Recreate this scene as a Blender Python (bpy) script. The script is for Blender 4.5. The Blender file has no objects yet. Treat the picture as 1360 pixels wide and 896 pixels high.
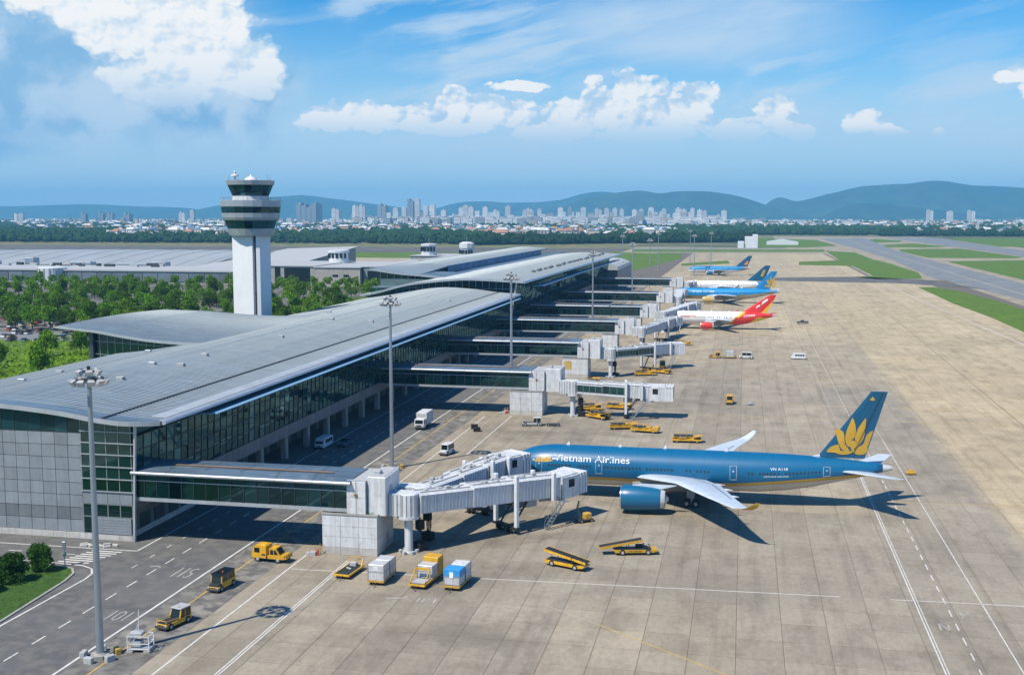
import bpy, math, random
from mathutils import Vector, noise as mnoise
R = math.radians
SC = bpy.context.scene
COL = SC.collection
rnd = random.Random(7)

# ------------------------------------------------------------------ camera
cam_d = bpy.data.cameras.new("camera")
cam = bpy.data.objects.new("camera", cam_d)
COL.objects.link(cam)
cam.location = (0, 0, 50)
cam.rotation_euler = (R(90 - 6.2396), 0, R(11.6094))
cam_d.sensor_width = 36
cam_d.lens = 36 * 1500 / 1360
cam_d.clip_start = 1
cam_d.clip_end = 60000
SC.camera = cam

# ------------------------------------------------------------------ light, exposure
SUN_DIR = Vector((0.42, 0.56, -1.0)).normalized()
SUN_EL = math.asin(-SUN_DIR.z)
SUN_AZ = math.atan2(-SUN_DIR.x, -SUN_DIR.y)
sun_d = bpy.data.lights.new("sun", 'SUN')
sun_d.energy = 5.0
sun_d.angle = R(0.5)
sun_d.color = (1.0, 0.90, 0.75)
sun = bpy.data.objects.new("sun", sun_d)
COL.objects.link(sun)
sun.location = (-200, -200, 400)
sun.rotation_euler = SUN_DIR.to_track_quat('-Z', 'Y').to_euler()
SC.view_settings.view_transform = 'Standard'
SC.view_settings.look = 'None'
SC.view_settings.gamma = 1
SC.view_settings.use_curve_mapping = False
SC.view_settings.exposure = 0.14
SC.cycles.use_denoising = True
SC.cycles.max_bounces = 6
SC.cycles.diffuse_bounces = 1
SC.cycles.glossy_bounces = 3
SC.cycles.transmission_bounces = 4
SC.cycles.transparent_max_bounces = 10
SC.cycles.volume_bounces = 2
SC.cycles.caustics_reflective = False
SC.cycles.caustics_refractive = False

# ------------------------------------------------------------------ world: Nishita sky with clouds
W = bpy.data.worlds.new("World")
SC.world = W
W.use_nodes = True
NT = W.node_tree
NT.nodes.clear()


class NB:
    """tiny node-graph writer"""
    def __init__(s, nt): s.nt = nt
    def node(s, t, **k):
        n = s.nt.nodes.new(t)
        for a, b in k.items(): setattr(n, a, b)
        return n
    def put(s, sock, v):
        if isinstance(v, bpy.types.NodeSocket): s.nt.links.new(v, sock)
        elif v is not None: sock.default_value = v
    def m(s, op, a, b=None, c=None, clamp=False):
        n = s.node('ShaderNodeMath', operation=op, use_clamp=clamp)
        for i, x in enumerate((a, b, c)): s.put(n.inputs[i], x)
        return n.outputs[0]
    def v(s, op, a, b=None, c=None):
        n = s.node('ShaderNodeVectorMath', operation=op)
        for i, x in enumerate((a, b, c)):
            if x is not None: s.put(n.inputs[i], x)
        return n.outputs['Value'] if op in ('LENGTH', 'DOT_PRODUCT', 'DISTANCE') else n.outputs['Vector']
    def mr(s, x, a, b, c=0., d=1., smooth=False):
        n = s.node('ShaderNodeMapRange', interpolation_type='SMOOTHSTEP' if smooth else 'LINEAR')
        for i, q in enumerate((x, a, b, c, d)): s.put(n.inputs[i], q)
        return n.outputs[0]
    def noise(s, vec, scale, detail=4, rough=.5, col=False, dist=0):
        n = s.node('ShaderNodeTexNoise')
        if vec is not None: s.put(n.inputs['Vector'], vec)
        n.inputs['Scale'].default_value = scale
        n.inputs['Detail'].default_value = detail
        n.inputs['Roughness'].default_value = rough
        n.inputs['Distortion'].default_value = dist
        return n.outputs['Color' if col else 'Fac']
    def mix(s, f, a, b, blend='MIX'):
        n = s.node('ShaderNodeMix', data_type='RGBA', blend_type=blend)
        s.put(n.inputs['Factor'], f)
        for k, x in ((6, a), (7, b)):
            if isinstance(x, tuple) and len(x) == 3: x = x + (1,)
            s.put(n.inputs[k], x)
        return n.outputs[2]
    def comb(s, x, y, z=0.):
        n = s.node('ShaderNodeCombineXYZ')
        for i, q in enumerate((x, y, z)): s.put(n.inputs[i], q)
        return n.outputs[0]
    def sep(s, v):
        n = s.node('ShaderNodeSeparateXYZ'); s.put(n.inputs[0], v)
        return n.outputs


def build_world():
    b = NB(NT)
    sky = b.node('ShaderNodeTexSky', sky_type='NISHITA', sun_disc=False)
    sky.sun_elevation = SUN_EL
    sky.sun_rotation = SUN_AZ
    sky.air_density = 1.0
    sky.dust_density = 0.3
    sky.ozone_density = 2.0
    hs = b.node('ShaderNodeHueSaturation')
    hs.inputs['Hue'].default_value = 0.49
    hs.inputs['Saturation'].default_value = 1.5
    hs.inputs['Value'].default_value = 1.0
    b.put(hs.inputs['Color'], sky.outputs[0])
    skycol = b.mix(1., hs.outputs[0], (.34, .92, 1.26, 1), 'MULTIPLY')
    d = b.node('ShaderNodeTexCoord').outputs['Generated']
    x, y, z = b.sep(d)
    u = b.m('MULTIPLY', b.m('ARCTAN2', x, y), 180 / math.pi)
    v = b.m('MULTIPLY', b.m('ARCSINE', z), 180 / math.pi)
    p = b.comb(u, v)
    K = 0.038

    def px(cx, cy): return (-11.61 + (cx - 680) * K, (284 - cy) * K)
    # pale milky air near the horizon
    air = b.m('POWER', b.mr(v, 0.0, 11.0, 1.0, 0.0), 1.2)
    skycol = b.mix(b.m('MULTIPLY', air, 0.95), skycol, (5.6, 7.1, 8.3))
    milk = b.m('MULTIPLY', b.mr(b.m('ABSOLUTE', b.m('SUBTRACT', v, 3.9)), 0., 3.4, .75, 0., True), b.mr(b.noise(b.v('MULTIPLY', p, (.06, .3, 0.)), 1., 4, .5), .3, .65, .35, 1))
    skycol = b.mix(milk, skycol, (5.2, 6.7, 8.1))
    # high thin streaks
    warp = b.v('MULTIPLY', b.noise(p, 0.12, 3, .5, True), (5., 2., 0.))
    sp = b.v('ADD', b.v('MULTIPLY', b.comb(b.m('ADD', u, b.m('MULTIPLY', v, -1.2)), b.m('ADD', v, b.m('MULTIPLY', u, -0.13))), (.16, .62, 1.)), b.v('MULTIPLY', warp, (.35, .35, 0.)))
    ci = b.noise(sp, 1.0, 8, .58)
    ci2 = b.noise(p, .11, 2, .5)
    cirf = b.m('MULTIPLY', b.mr(b.m('ADD', ci, b.m('MULTIPLY', b.m('SUBTRACT', ci2, .5), .55)), .41, .66, 0, 1, True), b.m('MULTIPLY', b.mr(v, 1., 5.5, .25, .82), b.mr(v, 9., 32., 1., .12)))
    # clear blue window right of the big cloud and towards the upper right
    cl = b.v('MULTIPLY', b.v('SUBTRACT', p, (*px(1200, 60), 0.)), (1 / 9., 1 / 2.6, 0.))
    cl2 = b.v('MULTIPLY', b.v('SUBTRACT', p, (*px(460, 90), 0.)), (1 / 4.6, 1 / 2.4, 0.))
    hole = b.m('MULTIPLY', b.mr(b.v('LENGTH', cl), .35, 1.15, .35, 1, True), b.mr(b.v('LENGTH', cl2), .4, 1.2, .25, 1, True))
    # broad veil sweeping across the middle
    ve = b.v('MULTIPLY', b.v('SUBTRACT', b.v('ADD', p, b.v('MULTIPLY', warp, (.5, .35, 0.))), (px(880, 60)[0] + 2.5, px(880, 60)[1] + .9, 0.)), (1 / 8., 1 / 2.0, 0.))
    veil = b.m('MULTIPLY', b.mr(b.v('LENGTH', ve), .5, 1.35, .85, 0, True), b.mr(ci, .3, .6, .5, 1))
    thin = b.m('MAXIMUM', b.m('MULTIPLY', cirf, hole), veil)
    skycol = b.mix(thin, skycol, (5.3, 6.7, 8.1))

    wob = b.v('SUBTRACT', b.noise(p, .5, 10, .6, True), (.5, .5, .5))
    q = b.v('ADD', p, b.v('MULTIPLY', wob, (2.0, 1.9, 0.)))
    wob2 = b.v('SUBTRACT', b.noise(p, .3, 7, .6, True), (.5, .5, .5))
    q2 = b.v('ADD', p, b.v('MULTIPLY', wob2, (4.0, 3.0, 0.)))

    def field(lobes, coord, k=.12):
        acc = None
        for cx, cy, rx, ry in lobes:
            c = px(cx, cy)
            dd = b.v('LENGTH', b.v('MULTIPLY', b.v('SUBTRACT', coord, (c[0], c[1], 0.)), (1 / (rx * K), 1 / (ry * K), 0.)))
            s = b.m('SUBTRACT', 1.0, dd)
            acc = s if acc is None else b.m('SMOOTH_MAX', acc, s, k)
        return acc
    # great shaded cloud bank on the left
    bank = field([(40, 60, 240, 120), (190, 100, 210, 120), (300, 140, 130, 75), (0, 170, 200, 70), (150, 0, 230, 90)], q2, .3)
    bd = b.mr(bank, -.1, .55, 0, .95, True)
    bankc = b.mix(b.mr(b.noise(q2, .33, 4, .5), .36, .64, 0, 1, True), (2.3, 4.5, 6.9), (5.2, 6.6, 8.0))
    col = b.mix(bd, skycol, bankc)

    def billow(vec):
        acc = None
        for sc, am in ((.7, .56), (1.6, .30), (3.8, .14)):
            vn = b.node('ShaderNodeTexVoronoi', feature='SMOOTH_F1', voronoi_dimensions='2D')
            b.put(vn.inputs['Vector'], vec); vn.inputs['Scale'].default_value = sc; vn.inputs['Smoothness'].default_value = .35
            s = b.m('MULTIPLY', b.m('SUBTRACT', 1.0, b.m('MULTIPLY', vn.outputs['Distance'], 1.25)), am)
            acc = s if acc is None else b.m('ADD', acc, s)
        return acc
    bq = b.v('ADD', b.v('MULTIPLY', p, (.85, 1.15, 0.)), b.v('MULTIPLY', b.v('SUBTRACT', b.noise(p, .9, 5, .6, True), (.5, .5, .5)), (.9, .9, 0.)))
    B1 = billow(bq)
    B2 = billow(b.v('ADD', bq, (-.16, .22, 0.)))
    wob3 = b.v('SUBTRACT', b.noise(p, .55, 9, .62, True), (.5, .5, .5))
    q = b.v('ADD', p, b.v('MULTIPLY', wob3, (1.1, .9, 0.)))

    def cumulus(col, lobes, base0, base1, cap, amt=1.0, edge=.24, relw=2.0, floor=.12):
        f = b.m('ADD', field(lobes, q), b.m('MULTIPLY', b.m('SUBTRACT', B1, .38), amt))
        den = b.mr(f, .0, edge, 0, 1, True)
        den = b.m('MULTIPLY', den, b.mr(v, base0, base1, 0, 1, True))
        # relief of the billows, lit from the upper left
        rel = b.m('MULTIPLY', b.m('SUBTRACT', B1, B2), relw)
        g = field(lobes, b.v('ADD', q, (.25, -.55, 0.))); g0 = field(lobes, q)
        lit = b.m('ADD', b.m('ADD', b.m('MULTIPLY', b.m('SUBTRACT', g, g0), -.9), rel), .62)
        lit = b.m('MULTIPLY', b.mr(lit, -.05, .85, floor, 1, True), b.mr(v, base0, base1 + cap, .2, 1, True))
        cc = b.mix(lit, (4.2, 6.1, 7.9), (9.3, 9.2, 8.9))
        return b.mix(den, col, cc)
    col = cumulus(col, [(248, 40, 84, 70), (298, 16, 46, 46), (320, 50, 30, 32), (170, 30, 90, 44), (190, 66, 60, 32), (232, 0, 90, 40), (356, 92, 38, 32), (240, 132, 60, 32), (335, 112, 50, 34), (285, 90, 70, 40), (200, 112, 40, 24), (110, 14, 90, 34), (260, 70, 90, 60)], 3.0, 6.8, 1.4, .7, .34, 1.5, .3)
    col = cumulus(col, [(440, 160, 44, 16), (492, 156, 34, 22), (560, 160, 40, 18), (602, 142, 26, 24), (655, 152, 40, 22), (690, 160, 34, 22), (745, 158, 34, 30), (790, 110, 11, 9), (800, 152, 30, 34), (836, 134, 34, 32), (880, 152, 42, 36), (922, 146, 26, 30), (952, 176, 24, 18), (985, 178, 36, 16), (1022, 160, 28, 28), (1054, 178, 18, 12), (720, 176, 60, 14), (860, 176, 70, 16), (580, 172, 60, 12)], 2.7, 5.1, .2)
    col = cumulus(col, [(1128, 170, 26, 16), (1160, 181, 22, 8), (1218, 184, 9, 7), (1306, 121, 26, 9), (1350, 134, 44, 13), (690, 118, 46, 7)], 3.4, 4.2, .3)
    bg = b.node('ShaderNodeBackground')
    b.put(bg.inputs[0], col)
    bg.inputs[1].default_value = 0.1
    out = b.node('ShaderNodeOutputWorld')
    NT.links.new(bg.outputs[0], out.inputs[0])


build_world()


# ------------------------------------------------------------------ scene helpers
def tag(o, label=None, cat=None, group=None, kind=None):
    if label: o['label'] = label
    if cat: o['category'] = cat
    if group: o['group'] = group
    if kind: o['kind'] = kind
    return o


def thing(name, label, cat, loc=(0, 0, 0), rz=0., group=None):
    o = bpy.data.objects.new(name, None)
    o.empty_display_size = 0.5
    COL.objects.link(o)
    o.location = loc
    o.rotation_euler = (0, 0, rz)
    return tag(o, label, cat, group)


class MB:
    def __init__(s): s.v = []; s.f = []; s.mi = []
    def add(s, vs, fs, m=0):
        n = len(s.v)
        s.v.extend(vs)
        for f in fs:
            s.f.append(tuple(i + n for i in f)); s.mi.append(m)
        return s
    def poly(s, pts, m=0): return s.add([tuple(p) for p in pts], [tuple(range(len(pts)))], m)
    def box(s, x0, x1, y0, y1, z0, z1, m=0):
        return s.add([(x0, y0, z0), (x1, y0, z0), (x1, y1, z0), (x0, y1, z0), (x0, y0, z1), (x1, y0, z1), (x1, y1, z1), (x0, y1, z1)],
                     [(0, 3, 2, 1), (4, 5, 6, 7), (0, 1, 5, 4), (1, 2, 6, 5), (2, 3, 7, 6), (3, 0, 4, 7)], m)
    def hexa(s, b, t, m=0):
        """b, t: four bottom and four top points, counter-clockwise"""
        return s.add([tuple(p) for p in b] + [tuple(p) for p in t], [(0, 3, 2, 1), (4, 5, 6, 7), (0, 1, 5, 4), (1, 2, 6, 5), (2, 3, 7, 6), (3, 0, 4, 7)], m)
    def bbox(s, x0, x1, y0, y1, z0, z1, r=.08, m=0):
        """box with chamfered vertical and top edges"""
        def ring(i, z): return [(x0 + i + r, y0 + i, z), (x1 - i - r, y0 + i, z), (x1 - i, y0 + i + r, z), (x1 - i, y1 - i - r, z), (x1 - i - r, y1 - i, z), (x0 + i + r, y1 - i, z), (x0 + i, y1 - i - r, z), (x0 + i, y0 + i + r, z)]
        return s.loft([ring(0, z0), ring(0, z1 - r), ring(r, z1)], m=m)
    def prism(s, pts, y0, y1, m=0):
        """outline in x,z swept along y"""
        n = len(pts)
        return s.add([(x, y0, z) for x, z in pts] + [(x, y1, z) for x, z in pts],
                     [tuple(range(n)), tuple(range(2 * n - 1, n - 1, -1))] + [(i, i + n, (i + 1) % n + n, (i + 1) % n) for i in range(n)], m)
    def slab(s, pts, z0, z1, m=0):
        """outline in x,y swept along z"""
        n = len(pts)
        return s.add([(p[0], p[1], z0) for p in pts] + [(p[0], p[1], z1) for p in pts],
                     [tuple(range(n - 1, -1, -1)), tuple(range(n, 2 * n))] + [(i, (i + 1) % n, (i + 1) % n + n, i + n) for i in range(n)], m)
    def loft(s, rings, closed=True, caps=(True, True), m=0):
        n = len(rings[0]); vs = [tuple(p) for r in rings for p in r]; fs = []
        for k in range(len(rings) - 1):
            for i in range(n if closed else n - 1):
                j = (i + 1) % n
                fs.append((k * n + i, k * n + j, (k + 1) * n + j, (k + 1) * n + i))
        if caps[0]: fs.append(tuple(range(n - 1, -1, -1)))
        if caps[1]: fs.append(tuple((len(rings) - 1) * n + i for i in range(n)))
        return s.add(vs, fs, m)
    def tube(s, p0, p1, r0, r1=None, n=8, m=0, caps=(True, True)):
        r1 = r0 if r1 is None else r1
        a, b = Vector(p0), Vector(p1); d = (b - a).normalized()
        e = d.orthogonal().normalized(); g = d.cross(e)
        rr = [[a + (e * math.cos(t) + g * math.sin(t)) * r0 for t in [2 * math.pi * i / n for i in range(n)]],
              [b + (e * math.cos(t) + g * math.sin(t)) * r1 for t in [2 * math.pi * i / n for i in range(n)]]]
        return s.loft(rr, caps=caps, m=m)
    def bar(s, p0, p1, w, h=None, m=0):
        h = w if h is None else h
        a, b = Vector(p0), Vector(p1); d = (b - a).normalized()
        e = d.cross(Vector((0, 0, 1)))
        e = Vector((1, 0, 0)) if e.length < 1e-4 else e.normalized()
        g = e.cross(d)
        c = [(-w / 2, -h / 2), (w / 2, -h / 2), (w / 2, h / 2), (-w / 2, h / 2)]
        return s.loft([[a + e * i + g * j for i, j in c], [b + e * i + g * j for i, j in c]], m=m)
    def lathe(s, prof, c=(0, 0), n=24, m=0, caps=(True, True), rot=0.):
        rings = [[(c[0] + r * math.cos(rot + 2 * math.pi * i / n), c[1] + r * math.sin(rot + 2 * math.pi * i / n), z) for i in range(n)] for r, z in prof]
        return s.loft(rings, caps=caps, m=m)
    def ball(s, c, r, n=8, m=0, sz=1.):
        prof = [(max(.001, r * math.sin(math.pi * k / (n // 2 + 1))), c[2] - sz * r * math.cos(math.pi * k / (n // 2 + 1))) for k in range(n // 2 + 2)]
        return s.lathe(prof, (c[0], c[1]), n, m)
    def mesh(s, name, mats, smooth=None):
        me = bpy.data.meshes.new(name)
        me.from_pydata([tuple(p) for p in s.v], [], s.f)
        for x in (mats if isinstance(mats, (list, tuple)) else [mats]): me.materials.append(x)
        if any(s.mi): me.polygons.foreach_set('material_index', s.mi)
        me.update()
        if smooth is not None:
            me.polygons.foreach_set('use_smooth', [True] * len(me.polygons))
            if smooth < 170: me.set_sharp_from_angle(angle=R(smooth))
        return me


def put(name, me, parent=None, loc=(0, 0, 0), rot=(0, 0, 0), world=False, **t):
    o = bpy.data.objects.new(name, me)
    COL.objects.link(o)
    if parent is not None:
        o.parent = parent
        if world: loc = Vector(loc) - parent.location
    o.location = loc
    o.rotation_euler = rot
    return tag(o, **t)


def part(name, mb, mats, parent=None, world=False, smooth=None, kind=None, label=None, loc=(0, 0, 0)):
    return put(name, mb.mesh(name, mats, smooth), parent, loc, world=world, kind=kind, label=label)


def kids(o): return [c for c in bpy.data.objects if c.parent == o]


def copy_tree(o, children):
    c = o.copy(); COL.objects.link(c)
    for ch in children.get(o, ()):
        d = copy_tree(ch, children); d.parent = c
    return c


def child_map():
    mp = {}
    for o in bpy.data.objects:
        if o.parent: mp.setdefault(o.parent, []).append(o)
    return mp


# ------------------------------------------------------------------ materials
MATS = {}


def mk(name, col, rough=.6, metal=0., var=.12, sc=.4, bump=0., bsc=6., tone=0., streak=0., dirt=None, spec=.5, local=False, coat=0.):
    m = bpy.data.materials.new(name); m.use_nodes = True
    nt = m.node_tree; b = NB(nt)
    P = nt.nodes['Principled BSDF']
    pos = b.node('ShaderNodeTexCoord').outputs['Object'] if local else b.node('ShaderNodeNewGeometry').outputs['Position']
    n = b.noise(pos, sc, 6, .6)
    f = b.mr(n, .3, .7, 1 - var, 1 + var)
    if tone:
        f = b.m('MULTIPLY', f, b.mr(b.node('ShaderNodeObjectInfo').outputs['Random'], 0, 1, 1 - tone, 1 + tone))
    if streak:
        s = b.noise(b.v('MULTIPLY', pos, (1.6, 1.6, .12)), 1.0, 5, .6)
        f = b.m('MULTIPLY', f, b.mr(s, .42, .68, 1., 1 - streak))
    c = b.mix(1., (*col, 1), b.comb(f, f, f), 'MULTIPLY')
    if dirt:
        dn = b.noise(pos, sc * 2.3, 8, .65)
        c = b.mix(b.mr(dn, .52, .72, 0, dirt[1], True), c, dirt[0])
    nt.links.new(c, P.inputs['Base Color'])
    P.inputs['Roughness'].default_value = rough
    P.inputs['Metallic'].default_value = metal
    P.inputs['Specular IOR Level'].default_value = spec
    if coat:
        P.inputs['Coat Weight'].default_value = coat
        P.inputs['Coat Roughness'].default_value = .08
    if bump:
        bn = b.node('ShaderNodeBump'); bn.inputs['Strength'].default_value = bump; bn.inputs['Distance'].default_value = .05
        nt.links.new(b.noise(pos, bsc, 5, .6), bn.inputs['Height'])
        nt.links.new(bn.outputs[0], P.inputs['Normal'])
    MATS[name] = m
    return m


def mk_glass(name, tint, trans=.6, body=(.01, .03, .035), rough=.03, tone=.35, gtint=(.78, .95, 1)):
    m = bpy.data.materials.new(name); m.use_nodes = True
    nt = m.node_tree; nt.nodes.clear(); b = NB(nt)
    rn = b.node('ShaderNodeObjectInfo').outputs['Random']
    tr = b.node('ShaderNodeBsdfTransparent'); tr.inputs[0].default_value = (*tint, 1)
    df = b.node('ShaderNodeBsdfDiffuse')
    f = b.mr(rn, 0, 1, 1 - tone, 1 + tone)
    b.put(df.inputs[0], b.mix(1., (*body, 1), b.comb(f, f, f), 'MULTIPLY'))
    gl = b.node('ShaderNodeBsdfGlossy'); gl.inputs['Roughness'].default_value = rough
    gl.inputs[0].default_value = (*gtint, 1)
    m1 = b.node('ShaderNodeMixShader'); m1.inputs[0].default_value = trans
    nt.links.new(df.outputs[0], m1.inputs[1]); nt.links.new(tr.outputs[0], m1.inputs[2])
    fr = b.node('ShaderNodeFresnel'); fr.inputs[0].default_value = 1.6
    m2 = b.node('ShaderNodeMixShader')
    nt.links.new(b.m('ADD', b.m('MULTIPLY', fr.outputs[0], .9), .03, clamp=True), m2.inputs[0])
    nt.links.new(m1.outputs[0], m2.inputs[1]); nt.links.new(gl.outputs[0], m2.inputs[2])
    o = b.node('ShaderNodeOutputMaterial'); nt.links.new(m2.outputs[0], o.inputs[0])
    MATS[name] = m
    return m


WHITE = mk('white_cladding', (.66, .69, .71), .5, 0, .08, .5, streak=.24, dirt=((.34, .32, .28), .6))
WHITE2 = mk('white_metal', (.72, .75, .78), .4, 0, .06, .8, streak=.16, dirt=((.42, .41, .38), .4))
PANEL = mk('grey_wall_panel', (.27, .305, .335), .42, .15, .10, .6, tone=.10, streak=.12)
PANELD = mk('dark_grey_wall_panel', (.18, .205, .225), .5, .1, .12, .6, tone=.12, streak=.15)
STONE = mk('pale_plinth_stone', (.52, .51, .48), .8, 0, .15, .8, tone=.08, streak=.2)
def streaky_roof(m):
    nt = m.node_tree; b = NB(nt); P = nt.nodes['Principled BSDF']
    src = P.inputs['Base Color'].links[0].from_socket
    pos = b.node('ShaderNodeNewGeometry').outputs['Position']
    f = b.mr(b.noise(b.v('MULTIPLY', pos, (.06, 1.1, .06)), 1., 7, .66), .36, .64, .66, 1.34)
    f = b.m('MULTIPLY', f, b.mr(b.noise(b.v('MULTIPLY', pos, (.018, .03, .02)), 1., 4, .5), .35, .65, .88, 1.1))
    nt.links.new(b.mix(1., src, b.comb(f, f, f), 'MULTIPLY'), P.inputs['Base Color'])
    return m


ROOF = mk('weathered_metal_roof', (.115, .175, .232), .5, .2, .16, .12, dirt=((.26, .31, .345), .6))
streaky_roof(ROOF)
SEAM = mk('roof_seam_metal', (.16, .20, .23), .5, .3, .1)
SILVER = mk('silver_trim', (.50, .54, .57), .38, .4, .1, .3, streak=.1)
FRAME = mk('grey_aluminium_frame', (.30, .34, .35), .4, .5, .1)
FRAMED = mk('dark_frame', (.035, .05, .055), .45, .2, .1)
FINBLUE = mk('pale_blue_sunshade', (.26, .50, .72), .35, .1, .08, .2)
GLASS = mk_glass('teal_curtain_glass', (.16, .46, .50), .35, (.008, .046, .056), tone=.8, gtint=(.42, .80, .90))
GLASSG = mk_glass('green_clear_glass', (.46, .76, .75), .74, (.008, .040, .042), tone=.9, gtint=(.6, .92, .95))
GLASSB = mk_glass('blind_backed_glass', (.2, .5, .52), .15, (.05, .15, .16), tone=.6, gtint=(.5, .85, .92))
GLASSD = mk('dark_cab_glass', (.010, .016, .020), .10, 0, .2, .5, tone=.3)
DARK = mk('dark_interior', (.022, .032, .036), .8)
FLOORT = mk('teal_floor', (.06, .34, .31), .6, 0, .2, .5)
INTER = mk('interior_wall', (.10, .16, .17), .8, 0, .2, .3)
ASPH = None
STEEL = mk('galvanised_steel', (.36, .41, .45), .45, .6, .1, .6, streak=.1)
STEELD = mk('dark_steel', (.05, .055, .06), .5, .4, .2)
RUBBER = mk('black_rubber', (.015, .015, .016), .85, 0, .2)
YEL = mk('yellow_paint', (.68, .38, .02), .42, 0, .14, 1.1, tone=.14, dirt=((.20, .12, .035), .6))
YELD = mk('worn_yellow_paint', (.55, .33, .05), .55, 0, .2, .9, dirt=((.12, .09, .05), .6))
CANVAS = mk('grey_canvas', (.40, .42, .43), .8, 0, .12, 1.5)
ALU = mk('bare_aluminium', (.60, .62, .64), .42, .2, .1, 1.2, streak=.15)
BLUETARP = mk('blue_tarpaulin', (.04, .30, .66), .5, 0, .12, 1.5)
REDP = mk('red_paint', (.62, .04, .03), .4, 0, .1)
ORANGE = mk('orange_plastic', (.80, .16, .02), .5)
BROWN = mk('rusty_conduit', (.22, .13, .08), .7, .2, .2)
CONC = mk('plain_concrete', (.36, .35, .32), .85, 0, .14, .3, streak=.15)

# ------------------------------------------------------------------ ground materials
def mk_slab():
    m = mk('apron_concrete', (.2, .2, .2), .85)
    nt = m.node_tree; P = nt.nodes['Principled BSDF']; b = NB(nt)
    pos = b.node('ShaderNodeNewGeometry').outputs['Position']
    x, y, z = b.sep(pos)
    cell = b.v('FLOOR', b.v('MULTIPLY', b.v('ADD', pos, (54., 0., 0.)), (1 / 5.4, 1 / 6., 0.)))
    wn = b.node('ShaderNodeTexWhiteNoise', noise_dimensions='3D'); b.put(wn.inputs['Vector'], cell)
    tone = b.mr(wn.outputs['Value'], 0, 1, .92, 1.06)
    lane = b.node('ShaderNodeTexWhiteNoise', noise_dimensions='1D'); b.put(lane.inputs['W'], b.m('FLOOR', b.m('MULTIPLY', b.m('ADD', x, 54.), 1 / 10.8)))
    tone = b.m('MULTIPLY', tone, b.mr(lane.outputs['Value'], 0, 1, .93, 1.06))
    grey = (.325, .288, .226); beige = (.49, .405, .265)
    # the far and outer slabs are a newer, warmer mix
    zx = b.mr(x, 41., 45., 0, 1); zy = b.mr(y, 330., 520., 0, .75)
    warm = b.m('MAXIMUM', zx, zy)
    patch = b.node('ShaderNodeTexWhiteNoise', noise_dimensions='3D'); b.put(patch.inputs['Vector'], b.v('FLOOR', b.v('MULTIPLY', pos, (1 / 21.6, 1 / 48., 0.))))
    warm = b.m('ADD', b.m('MULTIPLY', warm, .9), b.mr(patch.outputs['Value'], .62, .9, 0, .22), clamp=True)
    c = b.mix(warm, grey, beige)
    big = b.noise(pos, .028, 6, .62)
    f = b.m('MULTIPLY', tone, b.mr(big, .3, .7, .86, 1.12))
    stn = b.noise(b.v('MULTIPLY', pos, (.30, .12, 1.)), .8, 7, .65)
    f = b.m('MULTIPLY', f, b.mr(stn, .48, .70, 1., .72))
    wear = b.noise(b.v('MULTIPLY', pos, (.55, .02, 1.)), 1., 5, .6)
    f = b.m('MULTIPLY', f, b.mr(wear, .52, .72, 1., .80))
    blot = b.noise(pos, .16, 8, .7)
    f = b.m('MULTIPLY', f, b.mr(blot, .56, .70, 1., .84))
    scrub = b.noise(b.v('ADD', pos, (90., 40., 0.)), .33, 7, .7)
    f = b.m('MULTIPLY', f, b.mr(scrub, .58, .74, 1., 1.18))
    fine = b.noise(pos, 2.2, 6, .7)
    f = b.m('MULTIPLY', f, b.mr(fine, .3, .7, .93, 1.07))
    grain = b.noise(b.v('MULTIPLY', pos, (1.1, .5, 1.)), 1.6, 8, .75)
    f = b.m('MULTIPLY', f, b.mr(grain, .42, .66, 1.06, .86))
    streak = b.noise(b.v('MULTIPLY', pos, (.05, 1.2, 1.)), 1., 5, .6)
    f = b.m('MULTIPLY', f, b.mr(streak, .58, .72, 1., .88))
    # oil and rubber where aircraft and vehicles stand
    oil = b.noise(pos, .09, 5, .6)
    stand = b.m('MULTIPLY', b.mr(b.m('ABSOLUTE', b.m('ADD', x, 36.)), 8., 34., 1, 0, True), b.mr(oil, .47, .66, 0, 1, True))
    c = b.mix(1., c, b.comb(f, f, f), 'MULTIPLY')
    c = b.mix(b.m('MULTIPLY', stand, .55), c, (.15, .132, .105))
    nt.links.new(c, P.inputs['Base Color'])
    bn = b.node('ShaderNodeBump'); bn.inputs['Strength'].default_value = .25; bn.inputs['Distance'].default_value = .03
    nt.links.new(fine, bn.inputs['Height']); nt.links.new(bn.outputs[0], P.inputs['Normal'])
    P.inputs['Specular IOR Level'].default_value = .25
    return m


def mk_ground(name, cols, scs, rough=.95, bump=.3, extra=None):
    m = mk(name, cols[0], rough)
    nt = m.node_tree; P = nt.nodes['Principled BSDF']; b = NB(nt)
    pos = b.node('ShaderNodeNewGeometry').outputs['Position']
    c = (*cols[0], 1)
    for k, (col, sc) in enumerate(zip(cols[1:], scs)):
        c = b.mix(b.mr(b.noise(b.v('ADD', pos, (k * 31., k * 17., 0.)), sc, 6, .62), .42, .62, 0, 1, True), c, col)
    nt.links.new(c, P.inputs['Base Color'])
    P.inputs['Specular IOR Level'].default_value = .2
    return m


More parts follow.
